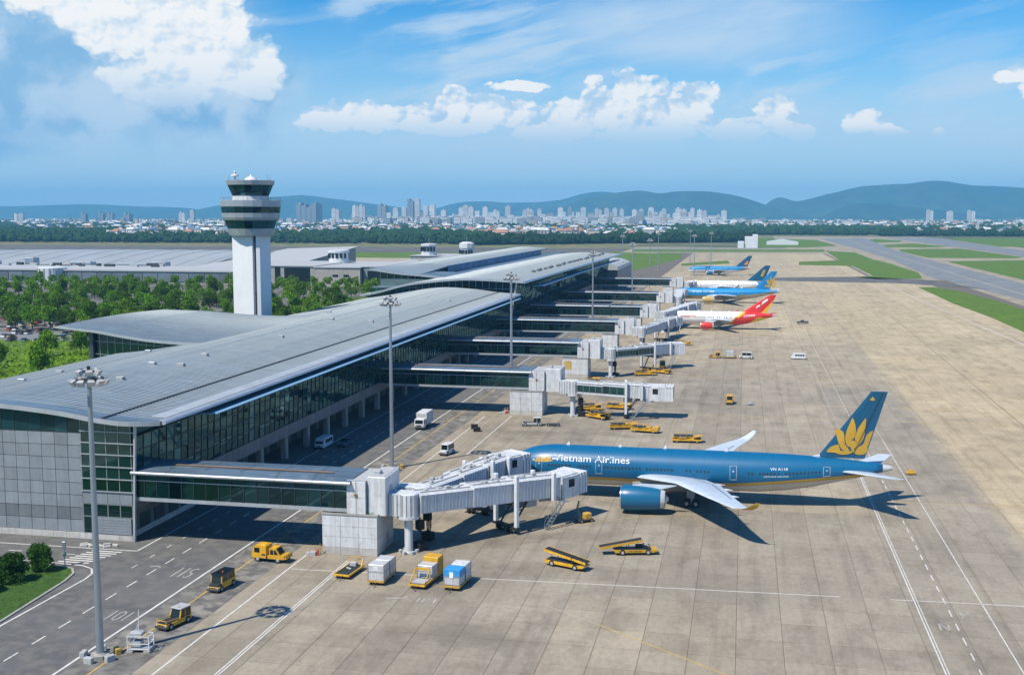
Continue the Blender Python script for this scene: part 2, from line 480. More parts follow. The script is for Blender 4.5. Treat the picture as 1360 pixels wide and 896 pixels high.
SLAB = mk_slab()
JOINT = mk('joint_sealant', (.14, .12, .09), .9)
ASPH = mk_ground('asphalt', [(.125, .128, .128), (.145, .146, .142), (.110, .112, .114), (.165, .16, .15)], [.03, .12, .5])
ASPH2 = mk_ground('taxiway_asphalt', [(.20, .215, .225), (.235, .25, .255), (.175, .19, .20)], [.02, .07])
VERGE = mk_ground('pale_verge_concrete', [(.33, .29, .215), (.39, .34, .25), (.26, .23, .17)], [.02, .06])
GRASS = mk_ground('mown_grass', [(.070, .165, .010), (.095, .20, .014), (.050, .13, .010), (.14, .18, .03)], [.03, .12, .5])
GRASSD = mk_ground('dry_grass', [(.12, .16, .05), (.19, .18, .09), (.085, .13, .035), (.24, .20, .12)], [.006, .02, .05])
LAND = mk_ground('far_land', [(.10, .125, .055), (.045, .085, .03), (.20, .18, .12), (.07, .10, .045)], [.0016, .004, .01])
PAINTW = mk('white_road_paint', (.66, .66, .63), .7, 0, .16, .8, dirt=((.30, .28, .25), .85))
PAINTY = mk('yellow_road_paint', (.55, .36, .06), .75, 0, .18, .8, dirt=((.30, .26, .18), .8))

# ------------------------------------------------------------------ the ground
g = MB()
S = 18500
g.poly([(-S, -800, -.16), (S, -800, -.16), (S, S, -.16), (-S, S, -.16)])
part('ground', g, LAND, kind='structure')


def sheet(name, pts, z, mat, parent=None, kind='structure'):
    mb = MB(); mb.slab(pts, z - .04, z)
    o = part(name, mb, mat, parent)
    if parent is None or kind == 'stuff': o['kind'] = kind
    return o


sheet('airfield_pavement', [(-160, 60), (420, 60), (420, 1300), (380, 2600), (60, 2600), (60, 1720), (-160, 1720)], -.09, VERGE)
# apron: 300 nearest slabs one by one, the rest joined
ap = MB(); ap.slab([(-73, 90), (150, 90), (150, 905), (100, 905), (100, 1480), (-110, 1480), (-110, 905), (-64.9, 905)], -.07, -.03)
apron = part('apron', ap, JOINT, kind='structure')
SX, SY, GAP = 5.4, 6.0, .07
sm = MB(); sm.box(GAP / 2, SX - GAP / 2, GAP / 2, SY - GAP / 2, -.029, 0)
slab_me = sm.mesh('slab', SLAB)
cells = []
for i in range(-2, 38):
    for j in range(15, 151 + 95):
        x0 = -54 + SX * i; y0 = SY * j
        if x0 + SX > 131 + 0.01: continue
        if y0 > 905 and x0 > 96: continue
        cells.append((x0, y0))


def view_px(x, y, z=0.):
    p = 0.108901; yw = 0.202623
    f = Vector((-math.sin(yw) * math.cos(p), math.cos(yw) * math.cos(p), -math.sin(p)))
    r = Vector((math.cos(yw), math.sin(yw), 0)); u = r.cross(f)
    d = Vector((x, y, z)) - Vector((0, 0, 50)); w = d.dot(f)
    if w < 1: return None
    return (680 + 1500 * d.dot(r) / w, 448 - 1500 * d.dot(u) / w)


seen = []
for c in cells:
    q = view_px(c[0] + SX / 2, c[1] + SY / 2)
    if q and -10 < q[0] < 1370 and q[1] < 915: seen.append((c[1], c))
seen.sort()
near = set(c for _, c in seen[:300])
rest = MB()
for c in cells:
    if c in near: put('slab', slab_me, apron, (c[0], c[1], 0))
    else: rest.add([(c[0] + GAP / 2, c[1] + GAP / 2, 0), (c[0] + SX - GAP / 2, c[1] + GAP / 2, 0), (c[0] + SX - GAP / 2, c[1] + SY - GAP / 2, 0), (c[0] + GAP / 2, c[1] + SY - GAP / 2, 0)], [(0, 1, 2, 3)])
part('slab_field', rest, SLAB, apron, kind='stuff')

road = sheet('service_road', [(-97, 60), (-64.8, 60), (-64.8, 137), (-64.8, 775), (-97, 775)], -.006, ASPH)
sheet('terminal_road', [(-300, 136), (-97, 136), (-97, 153.9), (-300, 153.9)], -.006, ASPH)
edge = MB()
edge.slab([(-72.4, 60), (-64.8, 60), (-64.8, 775), (-72.4, 775)], -.004, -.001)
ed = part('concrete_margin', edge, mk_ground('margin_concrete', [(.22, .215, .195), (.28, .265, .23), (.17, .165, .15), (.12, .118, .112)], [.08, .3, .5]), road)


def line(name, pts, w, mat, parent, z=.006, dash=None):
    """painted stripe along a polyline, or dashes of it"""
    mb = MB()
    for a, c in zip(pts, pts[1:]):
        a, c = Vector((*a, z)), Vector((*c, z)); d = c - a; L = d.length; d.normalize()
        n = Vector((-d.y, d.x, 0)) * (w / 2)
        segs = [(0, L)] if not dash else [(k, min(L, k + dash[0])) for k in [i * (dash[0] + dash[1]) for i in range(int(L / (dash[0] + dash[1])) + 1)]]
        for s0, s1 in segs:
            p, q = a + d * s0, a + d * s1
            mb.poly([p - n, q - n, q + n, p + n])
    # winding up
    mb.f = [f[::-1] if (Vector(mb.v[f[1]]) - Vector(mb.v[f[0]])).cross(Vector(mb.v[f[2]]) - Vector(mb.v[f[1]])).z < 0 else f for f in mb.f]
    return part(name, mb, mat, parent)


line('edge_line', [(-73.0, 96), (-73.0, 770)], .30, PAINTW, road)
line('edge_line', [(-87.9, 149.6), (-87.9, 770)], .26, PAINTW, road)
line('edge_line', [(-88.1, 96), (-88.1, 136.2), (-88.5, 138.6), (-89.8, 140.6), (-91.8, 141.6), (-96, 142.0), (-124, 142.4)], .26, PAINTW, road)
line('edge_line', [(-87.9, 149.6), (-124, 149.2)], .26, PAINTW, road)
line('lane_line', [(-80.7, 98), (-80.7, 770)], .20, PAINTW, road, dash=(2.6, 2.6))
line('lane_line', [(-84.4, 142), (-84.4, 600)], .16, PAINTW, road, dash=(1.6, 3.4))
line('lane_line', [(-96, 146.2), (-124, 146.2)], .20, PAINTW, road, dash=(2.2, 2.2))
line('apron_edge_line', [(-69.3, 98), (-69.3, 770)], .22, PAINTY, road, z=.008)
for k in range(7):
    y = 142.8 + k * .95
    line('crossing_stripe', [(-96.5 + .3 * k, y), (-91.6 + .3 * k, y)], .42, PAINTW, road)
line('stand_line', [(-62.4, 98), (-62.4, 153), ], .22, PAINTW, apron)
line('stand_line', [(-62.4, 166), (-62.4, 270)], .2, PAINTW, apron)
line('stand_line', [(-55.75, 98), (-55.55, 151.5)], .16, PAINTW, apron)
line('stand_line', [(-55.35, 98), (-55.15, 151.5)], .16, PAINTW, apron)
line('stand_line', [(-56, 225), (-56, 272)], .2, PAINTW, apron)
line('stand_line', [(-62, 146.2), (13.2, 149.7)], .17, PAINTW, apron)
line('stand_line', [(19.6, 149.9), (70, 152.2)], .17, PAINTW, apron)
line('taxilane_line', [(22.6, 92), (22.6, 260)], .15, PAINTW, apron)
line('taxilane_line', [(22.95, 92), (22.95, 230)], .10, PAINTW, apron)
line('taxilane_line', [(31.0, 92), (31.0, 260)], .13, PAINTW, apron)
line('taxilane_line', [(26.4, 92), (26.4, 520)], .16, PAINTW, apron, dash=(2.4, 2.4))
for x_ in (22.6, 31.0): line('taxilane_line', [(x_, 260), (x_, 620)], .10, mk('faint_white_paint', (.44, .42, .37), .8, 0, .2, .5), apron)
line('lead_in_line', [(-36, 199.6), (72, 204.6)], .22, PAINTY, apron)
line('lead_in_line', [(-16.5, 133.2), (3.0, 117.8)], .18, PAINTY, apron)
line('lead_in_line', [(-24.0, 138.6), (-16.5, 133.2)], .16, mk('faded_paint', (.42, .39, .31), .8), apron)
line('lead_in_line', [(-38, 168.5), (-12, 186.9), (-1, 187.6)], .16, PAINTY, apron)
for y, x0, x1 in ((282, -30, 80), (302, 10, 100), (350, -20, 60), (404, -20, 95), (498, -20, 100), (560, 20, 110), (652, 0, 110), (735, 20, 120)):
    line('lead_in_line', [(x0, y), (x1, y + 2)], .24, PAINTY, apron)
line('taxi_centre_line', [(64, 150), (66, 300), (70, 500), (76, 800)], .3, mk('worn_tyre_line', (.20, .17, .11), .8), apron)
line('taxi_edge_line', [(109, 330), (105, 500), (101, 700), (99, 900)], .35, PAINTW, apron)


def frange_(a, b, n): return [a + (b - a) * i / n for i in range(n + 1)]


def glyph(strokes, x0, y0, w, h, parent, t=.28, mat=PAINTW):
    """painted letter strokes in a w x h cell, y away from the camera"""
    for s in strokes:
        line('painted_mark', [(x0 + a * w, y0 + c * h) for a, c in s], t, mat, parent, z=.009)


WORN = mk('worn_white_paint', (.40, .39, .37), .75, 0, .25, .9, dirt=((.20, .19, .17), .8))
GI = [[(.5, 0), (.5, 1)]]
GS = [[(.9, .9), (.5, 1), (.1, .8), (.2, .55), (.8, .45), (.9, .2), (.5, 0), (.1, .1)]]
GO = [[(.1, .2), (.1, .8), (.5, 1), (.9, .8), (.9, .2), (.5, 0), (.1, .2)]]
GP = [[(.1, 0), (.1, 1), (.8, .95), (.85, .65), (.1, .5)]]
GN = [[(.1, 0), (.1, 1), (.9, 0)], [(.9, 0), (.9, .75)]]
for k, gl in enumerate((GI, GI, GS)): glyph(gl, -77.6 + k * 1.05, 139.6, .95, 4.0, road, .22, WORN)
for k, gl in enumerate((GI, GO, GI)): glyph(gl, -77.4 + k * 1.15, 122.6, 1.0, 3.2, road, .2, WORN)
glyph([[(0, 0), (.6, .2), (1, 0)]], -82.2, 143.2, 1.6, 2, road, .28, WORN)
glyph(GP, 27.5, 144.4, 1.3, 2.6, apron, .18, WORN); glyph(GN, 24.2, 139.6, 1.3, 2.6, apron, .18, WORN)
for k, gl in enumerate((GI, GP, GI)): glyph(gl, -41.2 + k * 1.1, 136.6, 1.0, 1.5, apron, .26, WORN)
line('painted_mark', [(-45, 137.2), (-43, 137.6), (-42.4, 138.3)], .3, WORN, apron, z=.009)

# airfield beyond the apron
TYRE = mk('tyre_mark_rubber', (.15, .12, .09), .9, 0, .3, .8)
for k in range(9):
    line('tyre_mark', [(-38.5 + k * .35 + 9 * q, 163.5 + k * .75 + 5.5 * q * q - 2.2 * q) for q in frange_(0, 1, 8)], .09, TYRE, apron, z=.005)
for k in range(5):
    line('tyre_mark', [(-10 + 14 * q, 188.5 + k * .5 + 1.2 * q * q) for q in frange_(0, 1, 6)], .14, TYRE, apron, z=.004)
def stuff_grass(pts, z=.0, mat=None, name='grass'):
    return sheet(name, pts, z, mat or GRASS, kind='stuff')


sheet('taxiway', [(150.5, 2392), (245, 2468), (206.5, 1699), (198, 1311), (197.6, 870), (197, 560), (160, 560), (160.9, 706.7), (152, 853.9), (145, 926.7), (158, 1297), (160, 1663), (152.9, 2018)], -.045, ASPH2)
sheet('taxiway', [(291, 2538), (403, 2501), (384, 2176), (377, 1821), (375.9, 1400), (321.7, 1400), (312.8, 1768), (303, 2075)], -.043, ASPH2)
sheet('taxiway', [(18.6, 914), (88.7, 943), (134, 911), (146, 853.9), (160, 803), (140, 823), (113, 857), (17.8, 872)], .012, mk_ground('dark_taxiway', [(.13, .13, .125), (.18, .175, .16), (.10, .10, .10)], [.02, .08]))
line('taxi_centre_line', [(170, 560), (172, 900), (176, 1300), (182, 1700), (196, 2400)], 1.0, mk('pale_taxi_paint', (.42, .38, .28), .8), apron, z=-.03)
stuff_grass([(116.3, 809), (121, 815), (127.9, 816), (138, 775), (143.8, 688), (143.9, 630), (141, 560), (136, 500), (126, 470), (117.3, 512), (117.9, 583), (115.3, 668), (116.8, 783)], .02)
stuff_grass([(136, 925), (146, 1016), (144.8, 1187), (139, 1310), (141, 1536), (108, 1593), (101, 1275), (56, 1225), (52.7, 1146), (102.9, 1135), (103, 960), (87, 934), (99.9, 909)], .012)
stuff_grass([(-15.9, 2415), (135, 2266), (143, 1847), (91, 1752), (-11, 1731)], -.05)
stuff_grass([(-154, 1598), (109, 1653), (105, 1552), (-145, 1500)], .012)
stuff_grass([(201.9, 2168), (258, 2378), (291, 2233), (269, 2110), (204, 2055)], -.05)
stuff_grass([(210, 1906), (281, 2031), (311, 1839), (270, 1790), (204, 1776)], -.05)
stuff_grass([(216, 1692), (307, 1739), (317, 1404), (303, 1372), (206, 1363), (205, 1588)], -.05)
stuff_grass([(212, 1272), (297, 1316), (330, 1100), (330, 880), (209, 870), (209, 1045), (209, 1223)], -.05)
stuff_grass([(399, 2406), (447, 2491), (640, 2430), (640, 1900), (420, 1861), (381, 1843), (389, 2207)], -.05)
stuff_grass([(-170, 1480), (-78, 1440), (-70, 1290), (-86, 1116), (-100, 960), (-170, 960)], .012)
stuff_grass([(-62, 1156), (-18, 1240), (-14, 1165), (-60, 1105)], .012)
stuff_grass([(-2200, 2640), (1700, 2640), (1700, 3000), (-2200, 3000)], -.10, GRASSD, 'dry_grass')
stuff_grass([(-2200, 1240), (-175, 1240), (-175, 1420), (-2200, 1420)], -.10, GRASS)
stuff_grass([(-2200, 1640), (-175, 1640), (-175, 1800), (-2200, 1800)], -.10, GRASSD, 'dry_grass')
stuff_grass([(-2200, 1800), (-170, 1800), (60, 2400), (60, 2640), (-2200, 2640)], -.10, GRASSD, 'dry_grass')
RUN = mk_ground('runway_asphalt', [(.13, .125, .115), (.17, .16, .14), (.10, .10, .10)], [.01, .05])
sheet('runway', [(-2400, 1430), (-170, 1430), (-170, 1640), (-2400, 1640)], -.085, RUN)
sheet('perimeter_track', [(-160, 1650), (60, 1720), (60, 1690), (-150, 1600)], .03, ASPH2)
sheet('sandy_strip', [(-1000, 980), (-200, 980), (-200, 1240), (-1000, 1240)], -.10, mk_ground('sandy_soil', [(.38, .33, .24), (.30, .27, .20), (.44, .38, .28)], [.01, .04]))

# landside: lawns and car park asphalt
sheet('car_park', [(-700, 150), (-152, 154), (-152, 820), (-700, 820)], -.10, mk_ground('car_park_asphalt', [(.16, .155, .145), (.22, .21, .19), (.12, .12, .115)], [.02, .1]))
stuff_grass([(-300, 160), (-153, 160), (-153, 300), (-230, 420), (-300, 420)], -.04, None, 'lawn')
stuff_grass([(-260, 430), (-180, 350), (-152, 350), (-152, 640), (-215, 640)], -.04, None, 'lawn')
sheet('landside_road', [(-700, 400), (-240, 400), (-240, 428), (-700, 428)], -.02, ASPH2)

# kerbed island in the road, with grass
isl = [(-88.9, 96), (-88.9, 119), (-90.2, 134.6), (-91.0, 138.0), (-92.4, 139.9), (-95.0, 140.6), (-104, 138.6), (-125, 136.5), (-125, 96)]
stuff_grass(isl, .13, mk_ground('dark_green_lawn', [(.05, .11, .02), (.065, .13, .025), (.04, .09, .02)], [.4, 1.2]), 'grass')  # island grass is a darker green than the mown lawns
kb = MB()
for a, c in zip(isl[:-2], isl[1:-1]):
    kb.bar((*a, .075), (*c, .075), .34, .15)
part('kerb', kb, CONC, kind='structure')

# ------------------------------------------------------------------ terminals
def interp(prof, x):
    for (x0, z0), (x1, z1) in zip(prof, prof[1:]):
        if x0 <= x <= x1:
            t = (x - x0) / (x1 - x0); return z0 + (z1 - z0) * t
    return prof[0][1] if x < prof[0][0] else prof[-1][1]


def smooth_prof(prof, n=28):
    """Catmull-Rom through the points"""
    out = []
    P = [prof[0]] + list(prof) + [prof[-1]]
    for k in range(1, len(P) - 2):
        p0, p1, p2, p3 = P[k - 1:k + 3]
        for i in range(n // (len(prof) - 1) + 1):
            t = i / (n // (len(prof) - 1) + 1)
            q = [.5 * (2 * p1[a] + (p2[a] - p0[a]) * t + (2 * p0[a] - 5 * p1[a] + 4 * p2[a] - p3[a]) * t * t + (3 * p1[a] - p0[a] - 3 * p2[a] + p3[a]) * t ** 3) for a in (0, 1)]
            out.append(tuple(q))
    out.append(prof[-1])
    return out


def roof_sheet(f, us, vs, th):
    """thick sheet from f(u, v) -> point; us along, vs across"""
    mb = MB()
    top = [[Vector(f(u, v)) for v in vs] for u in us]
    n, m = len(us), len(vs)
    allv = [p for r in top for p in r] + [p - Vector((0, 0, th)) for r in top for p in r]
    N = n * m; fs = []
    for i in range(n - 1):
        for j in range(m - 1):
            a = i * m + j
            fs.append((a, a + m, a + m + 1, a + 1)); fs.append((N + a, N + a + 1, N + a + m + 1, N + a + m))
    for j in range(m - 1):
        fs.append((j, j + 1, N + j + 1, N + j)); a = (n - 1) * m + j; fs.append((a + 1, a, N + a, N + a + 1))
    for i in range(n - 1):
        a = i * m; fs.append((a + m, a, N + a, N + a + m)); a = i * m + m - 1; fs.append((a, a + m, N + a + m, N + a))
    mb.add([tuple(p) for p in allv], fs)
    return mb


def seams(f, us, vs, w=.10, h=.09):
    mb = MB()
    for u in us:
        for k in range(len(vs) - 1):
            a, b = Vector(f(u, vs[k])), Vector(f(u, vs[k + 1])); up = Vector((0, 0, h)); wv = Vector((0, w, 0))
            mb.add([tuple(a - wv), tuple(a + wv), tuple(b + wv), tuple(b - wv), tuple(a - wv * .5 + up), tuple(a + wv * .5 + up), tuple(b + wv * .5 + up), tuple(b - wv * .5 + up)],
                   [(0, 4, 7, 3), (4, 5, 6, 7), (5, 1, 2, 6)])
    return mb


def lerp(a, b, t): return a + (b - a) * t


def frange(a, b, n): return [a + (b - a) * i / n for i in range(n + 1)]


T1P = smooth_prof([(-150.5, 15.9), (-139, 17.6), (-126, 19.9), (-116, 20.85), (-104, 20.2), (-95, 19.15), (-86.6, 18.6)], 30)
T2P = smooth_prof([(-153, 17.4), (-146, 18.6), (-133.2, 21.9), (-120, 23.6), (-108, 24.4), (-92.5, 23.9), (-85.2, 23.5)], 30)


def east_facade(t, y0, y1, fx, rows, cw, n_single, sp_z, out=0.0):
    """glass panes in a mullion grid, spandrel panels below, on the side that faces the apron"""
    n = int(round((y1 - y0) / cw)); cw = (y1 - y0) / n
    made = 0; mass = MB(); gm = MB()
    cache = {}
    for i in range(n):
        for r, (za, zb) in enumerate(zip(rows, rows[1:])):
            ya, yb = y0 + i * cw + .05, y0 + (i + 1) * cw - .05
            xa, xb = fx(za), fx(zb)
            if made < n_single:
                blind = rnd.random() < (.30 if i < 26 and r > 1 else .07)
                key = (r, blind)
                if key not in cache:
                    mb = MB(); w = cw - .1
                    mb.hexa([(0, 0, .04), (0, w, .04), (-.06, w, .04), (-.06, 0, .04)], [(xb - xa, 0, zb - za - .04), (xb - xa, w, zb - za - .04), (xb - xa - .06, w, zb - za - .04), (xb - xa - .06, 0, zb - za - .04)])
                    cache[key] = mb.mesh('pane', GLASSB if blind else GLASS)
                o = put('pane', cache[key], t, (xa, ya, za), (R(rnd.uniform(-.3, .3)), R(rnd.uniform(-1., 1.)), R(rnd.uniform(-.8, .8))), world=True)
                made += 1
            else:
                j = rnd.uniform(-.012, .012); k2 = rnd.uniform(-.012, .012)
                mass.poly([(xa + j, ya, za + .04), (xa + k2, yb, za + .04), (xb - j, yb, zb - .04), (xb - k2, ya, zb - .04)])
    if mass.v: part('pane_field', mass, GLASS, t, world=True, kind='stuff')
    for i in range(n + 1):
        y = y0 + i * cw
        gm.bar((fx(rows[0]) + .03, y, rows[0]), (fx(rows[-1]) + .03, y, rows[-1]), .09, .16)
    for z in rows:
        gm.box(fx(z) - .07, fx(z) + .12, y0, y1, z - .05, z + .05)
    part('mullion_grid', gm, FRAMED, t, world=True, kind='stuff')
    # spandrel panels
    za, zb = sp_z
    sm = MB(); sm.box(0, .18, .03, cw - .03, 0, zb - za)
    me = sm.mesh('spandrel_panel', PANELD)
    for i in range(n):
        put('spandrel_panel', me, t, (fx(za) - .02, y0 + i * cw, za), world=True)


def pane_wall(t, cols, rows, at, mat, fr, frw=.14, nm='pane'):
    """panes and bars on a wall: at(s, z) -> point, cols and rows of the grid; rows may be a function of s for the top"""
    up = Vector((0, 0, 1))
    gm = MB()
    for c0, c1 in zip(cols, cols[1:]):
        a0, a1 = Vector(at(c0, 0)), Vector(at(c1, 0)); d = (a1 - a0).normalized(); nrm = d.cross(up)
        for z0, z1 in zip(rows, rows[1:]):
            t0, t1 = (z1(c0), z1(c1)) if callable(z1) else (z1, z1)
            if min(t0, t1) < z0 + .15: continue
            mb = MB(); q = .05
            b = [a0 + d * q + up * (z0 + q), a1 - d * q + up * (z0 + q), a1 - d * q + up * (t1 - q), a0 + d * q + up * (t0 - q)]
            o = sum(b, Vector()) / 4; b = [p - o for p in b]
            mb.add([tuple(p) for p in b] + [tuple(p - nrm * .05) for p in b], [(0, 1, 2, 3), (7, 6, 5, 4), (0, 4, 5, 1), (1, 5, 6, 2), (2, 6, 7, 3), (3, 7, 4, 0)])
            put(nm, mb.mesh(nm, mat), t, o, world=True)
    for c in cols:
        a = Vector(at(c, 0)); zt = rows[-1](c) if callable(rows[-1]) else rows[-1]
        if zt > rows[0] + .2: gm.bar(a + up * rows[0], a + up * zt, frw, frw)
    for z in rows:
        for c0, c1 in zip(cols, cols[1:]):
            a0, a1 = Vector(at(c0, 0)), Vector(at(c1, 0))
            z0, z1 = (z(c0), z(c1)) if callable(z) else (z, z)
            gm.bar(a0 + up * z0, a1 + up * z1, frw * .9, frw * .9)
    part('mullion_grid', gm, fr, t, world=True, kind='stuff')


def build_t1():
    t = thing('terminal_building', 'long low terminal with wavy grey metal roof and panelled end wall beside the service road', 'terminal', (-118, 154, 0))
    X = [p[0] for p in T1P]
    Y0, Y1 = 153.2, 436.

    def f(y, x): return (x, y, interp(T1P, x))

    def edge_y(x): return Y0 - .9 * max(0, (min(x, -92) + 118) / 26) ** 2 + 3.0 * max(0, (x + 93) / 6.4) ** 2.2

    def rim(y, x):
        # the end edge of the roof swings out a little towards the corner
        return f(y if y > Y0 + .1 else edge_y(x), x)
    ro = part('roof', roof_sheet(rim, [Y0] + frange(156.2, Y1, 48), X, .55), ROOF, t, world=True, smooth=40)
    part('seam', seams(f, frange(156.8, Y1 - .4, 262), [X[i] for i in range(0, len(X), 2)] + [X[-1]], .08, .08), SEAM, ro, kind='stuff')
    gt = MB(); gt.box(-95.15, -94.7, Y0, Y1, 19.1, 19.32)
    part('gutter', gt, STEELD, ro)
    for k in range(14):
        y, x = rnd.uniform(170, 425), rnd.choice((-100, -108, -113, -121, -131)) + rnd.uniform(-2, 2)
        vm = MB(); vm.bbox(-.7, .7, -.5, .5, -.1, .55, .08); put('roof_vent', vm.mesh('roof_vent', SILVER if k % 2 else CANVAS), t, (x, y, interp(T1P, x)), (0, 0, rnd.uniform(-.1, .1)), world=True)
    rc = MB()
    for y in frange(Y0, Y1 - 7, 40): rc.box(-128.2, -127.9, y, y + 6.9, interp(T1P, -128) + .0, interp(T1P, -128) + .13)
    part('ridge_flashing', rc, SILVER, ro)
    ea = MB()
    for k in range(40):
        a, b_ = lerp(157.5, Y1, k / 40) + .03, lerp(157.5, Y1, (k + 1) / 40) - .03
        ea.hexa([(-89.3, a, interp(T1P, -89.3) + .02), (-86.9, a, 18.66), (-86.9, b_, 18.66), (-89.3, b_, interp(T1P, -89.3) + .02)], [(-89.3, a, interp(T1P, -89.3) + .16), (-86.9, a, 18.80), (-86.9, b_, 18.80), (-89.3, b_, interp(T1P, -89.3) + .16)])
    part('eave_sheet', ea, mk('pale_eave_sheet', (.42, .46, .49), .45, .1, .12, .3, streak=.15), t, world=True)
    # rounded eave
    ev = MB()
    ring = [(-86.9, 18.72), (-86.3, 18.66), (-85.9, 18.42), (-85.85, 18.2), (-86.1, 18.02), (-86.7, 17.98)]
    n = 18
    for i in range(n):
        a, b = lerp(155.6, Y1, i / n) + .04, lerp(155.6, Y1, (i + 1) / n) - .04
        ev.loft([[(x, a, z) for x, z in ring], [(x, b, z) for x, z in ring]])
    part('eave', ev, SILVER, t, world=True, smooth=50)
    el = MB()
    pr = [(p[0], p[1]) for p in T1P if p[0] > -124]
    for (xa, za), (xb, zb) in zip(pr, pr[1:]):
        ya = edge_y(xa); yb = edge_y(xb)
        el.hexa([(xa, ya - .18, za - .62), (xb, yb - .18, zb - .62), (xb, yb - .02, zb - .62), (xa, ya - .02, za - .62)], [(xa, ya - .18, za + .06), (xb, yb - .18, zb + .06), (xb, yb - .02, zb + .06), (xa, ya - .02, za + .06)])
    part('roof_edge_trim', el, SILVER, t, world=True)

    def fx(z): return -90.75 + .04 * z
    rows = [7.35, 9.6, 11.85, 14.1, 16.35]
    east_facade(t, 154.0, 433.6, fx, rows, 2.4, 300, (5.0, 7.3))
    fn = MB()
    fn.loft([[(-90.0, y, 16.75), (-88.0, y, 17.15), (-85.3, y, 17.36), (-84.85, y, 17.26), (-84.85, y, 17.1), (-88.0, y, 16.85), (-90.0, y, 16.45)] for y in (171, 300, 431)])
    part('sunshade', fn, FINBLUE, t, world=True)
    # strip of dark windows under the eave
    st = MB(); st.hexa([(-90.4, 154.2, 16.45), (-90.4, 433.6, 16.45), (-90.7, 433.6, 16.45), (-90.7, 154.2, 16.45)], [(-90.0, 154.2, 18.3), (-90.0, 433.6, 18.3), (-90.5, 433.6, 18.3), (-90.5, 154.2, 18.3)])
    part('clerestory', st, FRAMED, t, world=True)
    pm = MB(); pm.hexa([(-90.36, .05, 16.6), (-90.36, 4.6, 16.6), (-90.41, 4.6, 16.6), (-90.41, .05, 16.6)], [(-89.96, .05, 18.2), (-89.96, 4.6, 18.2), (-90.01, 4.6, 18.2), (-90.01, .05, 18.2)])
    me = pm.mesh('clerestory_pane', GLASS)
    for i in range(60): put('clerestory_pane', me, t, (0, 154.2 + i * 4.65, 0), world=True)
    # inside: floors, back wall
    ins = MB()
    ins.box(-114, -91.3, 154.5, 433, 7.0, 7.3); ins.box(-102, -91.2, 154.5, 433, 11.6, 11.8); ins.box(-103, -102.7, 154.5, 433, 5, 18)
    part('floor_slab', ins, INTER, t, world=True)
    # soffit and recessed ground floor
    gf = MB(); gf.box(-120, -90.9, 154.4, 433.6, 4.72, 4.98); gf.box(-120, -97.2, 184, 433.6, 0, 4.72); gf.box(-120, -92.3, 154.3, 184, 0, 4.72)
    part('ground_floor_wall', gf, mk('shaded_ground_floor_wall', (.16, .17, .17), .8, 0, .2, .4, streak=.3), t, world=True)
    dm = MB(); dm.box(0, .08, .1, 3.1, 0, 3.1); dme = dm.mesh('service_door', FRAMED)
    for i in range(44):
        y = 186 + i * 5.6
        put('service_door', dme, t, (-97.19, y, .05), world=True)
    for k, y in enumerate((158.2, 162.6, 167.2, 171.6, 176.2, 180.4)): put('service_door', dme, t, (-92.29, y, .05), world=True)
    pl = MB(); pl.box(-92.32, -92.1, 155, 184, 0, .9); part('plinth', pl, STONE, t, world=True)
    cm = MB(); cm.bbox(-.65, .65, -.65, .65, 0, 4.72, .15); cme = cm.mesh('column', CONC)
    for i in range(21): put('column', cme, t, (-91.9, 190.5 + i * 12., 0), world=True)
    for i in range(21):
        if i % 2: continue
    # end wall with individual panels
    bw = MB(); bw.box(-150, -91.4, 154.25, 155.2, 0, 16.6); bw.box(-149.6, -149.2, 155.2, 433, 0, 15.6)
    part('end_wall', bw, FRAMED, t, world=True)
    pm = MB(); pm.box(.04, 2.21, -.12, 0, .04, 1.91); pme = pm.mesh('wall_panel', PANEL)
    pmd = pm.mesh('wall_panel', PANELD)
    for c in range(12):
        for r in range(8):
            put('wall_panel', pmd if r == 1 else pme, t, (-99.4 - 2.25 * (c + 1), 154.2, .95 + 1.95 * r), world=True)
    far = MB()
    for c in range(12, 22):
        for r in range(8): far.box(-99.4 - 2.25 * (c + 1) + .04, -99.4 - 2.25 * c - .04, 154.1, 154.2, .99 + 1.95 * r, 2.86 + 1.95 * r)
    part('wall_panel_field', far, PANEL, t, world=True, kind='stuff')
    sm = MB(); sm.box(.02, 2.23, -.3, 0, 0, .92); sme = sm.mesh('plinth_stone', STONE)
    for c in range(26): put('plinth_stone', sme, t, (-91.1 - 2.25 * (c + 1), 154.22, 0), world=True)
    # dark band under the roof edge, following it
    cols = frange(-149.5, -99.4, 22)
    pane_wall(t, cols, [16.62, lambda s: interp(T1P, s) - .6], lambda s, z: (s, 154.15, z), GLASS, FRAMED, .10, 'band_pane')
    # glazed corner
    ccols = frange(-99.3, -90.9, 4)
    pane_wall(t, ccols, [7.65, 9.6, 11.5, 13.4, 15.2, 17.0, lambda s: interp(T1P, s) - .58], lambda s, z: (s + .02 * 0, 154.0, z), GLASSG, FRAME, .13)
    hb = MB()
    for z in (7.65, 9.6, 11.5, 13.4, 15.2, 17.0): hb.box(-99.4, -90.2, 153.7, 153.86, z - .06, z + .06)
    part('transom', hb, SILVER, t, world=True)
    cp = MB(); cp.bar((-90.75, 153.85, 0), (-89.95, 153.75, 18.2), .34, .34)
    part('corner_post', cp, SILVER, t, world=True)
    sp = MB(); sp.box(.03, 2.07, -.1, 0, .03, 1.9); spm = sp.mesh('wall_panel', PANEL)
    for c in range(4): put('wall_panel', spm, t, (-99.3 + c * 2.1, 154.0, 5.66), world=True)
    pane_wall(t, frange(-99.3, -90.9, 4), [.95, 3.6, 5.6], lambda s, z: (s, 154.0, z), GLASSG, FRAME, .16, 'ground_pane')
    gd = MB(); gd.box(-97, -91.2, 153.86, 153.95, .95, 3.5)
    for k in range(6): gd.box(-97, -91.2, 153.82, 153.87, 1.05 + k * .42, 1.3 + k * .42)
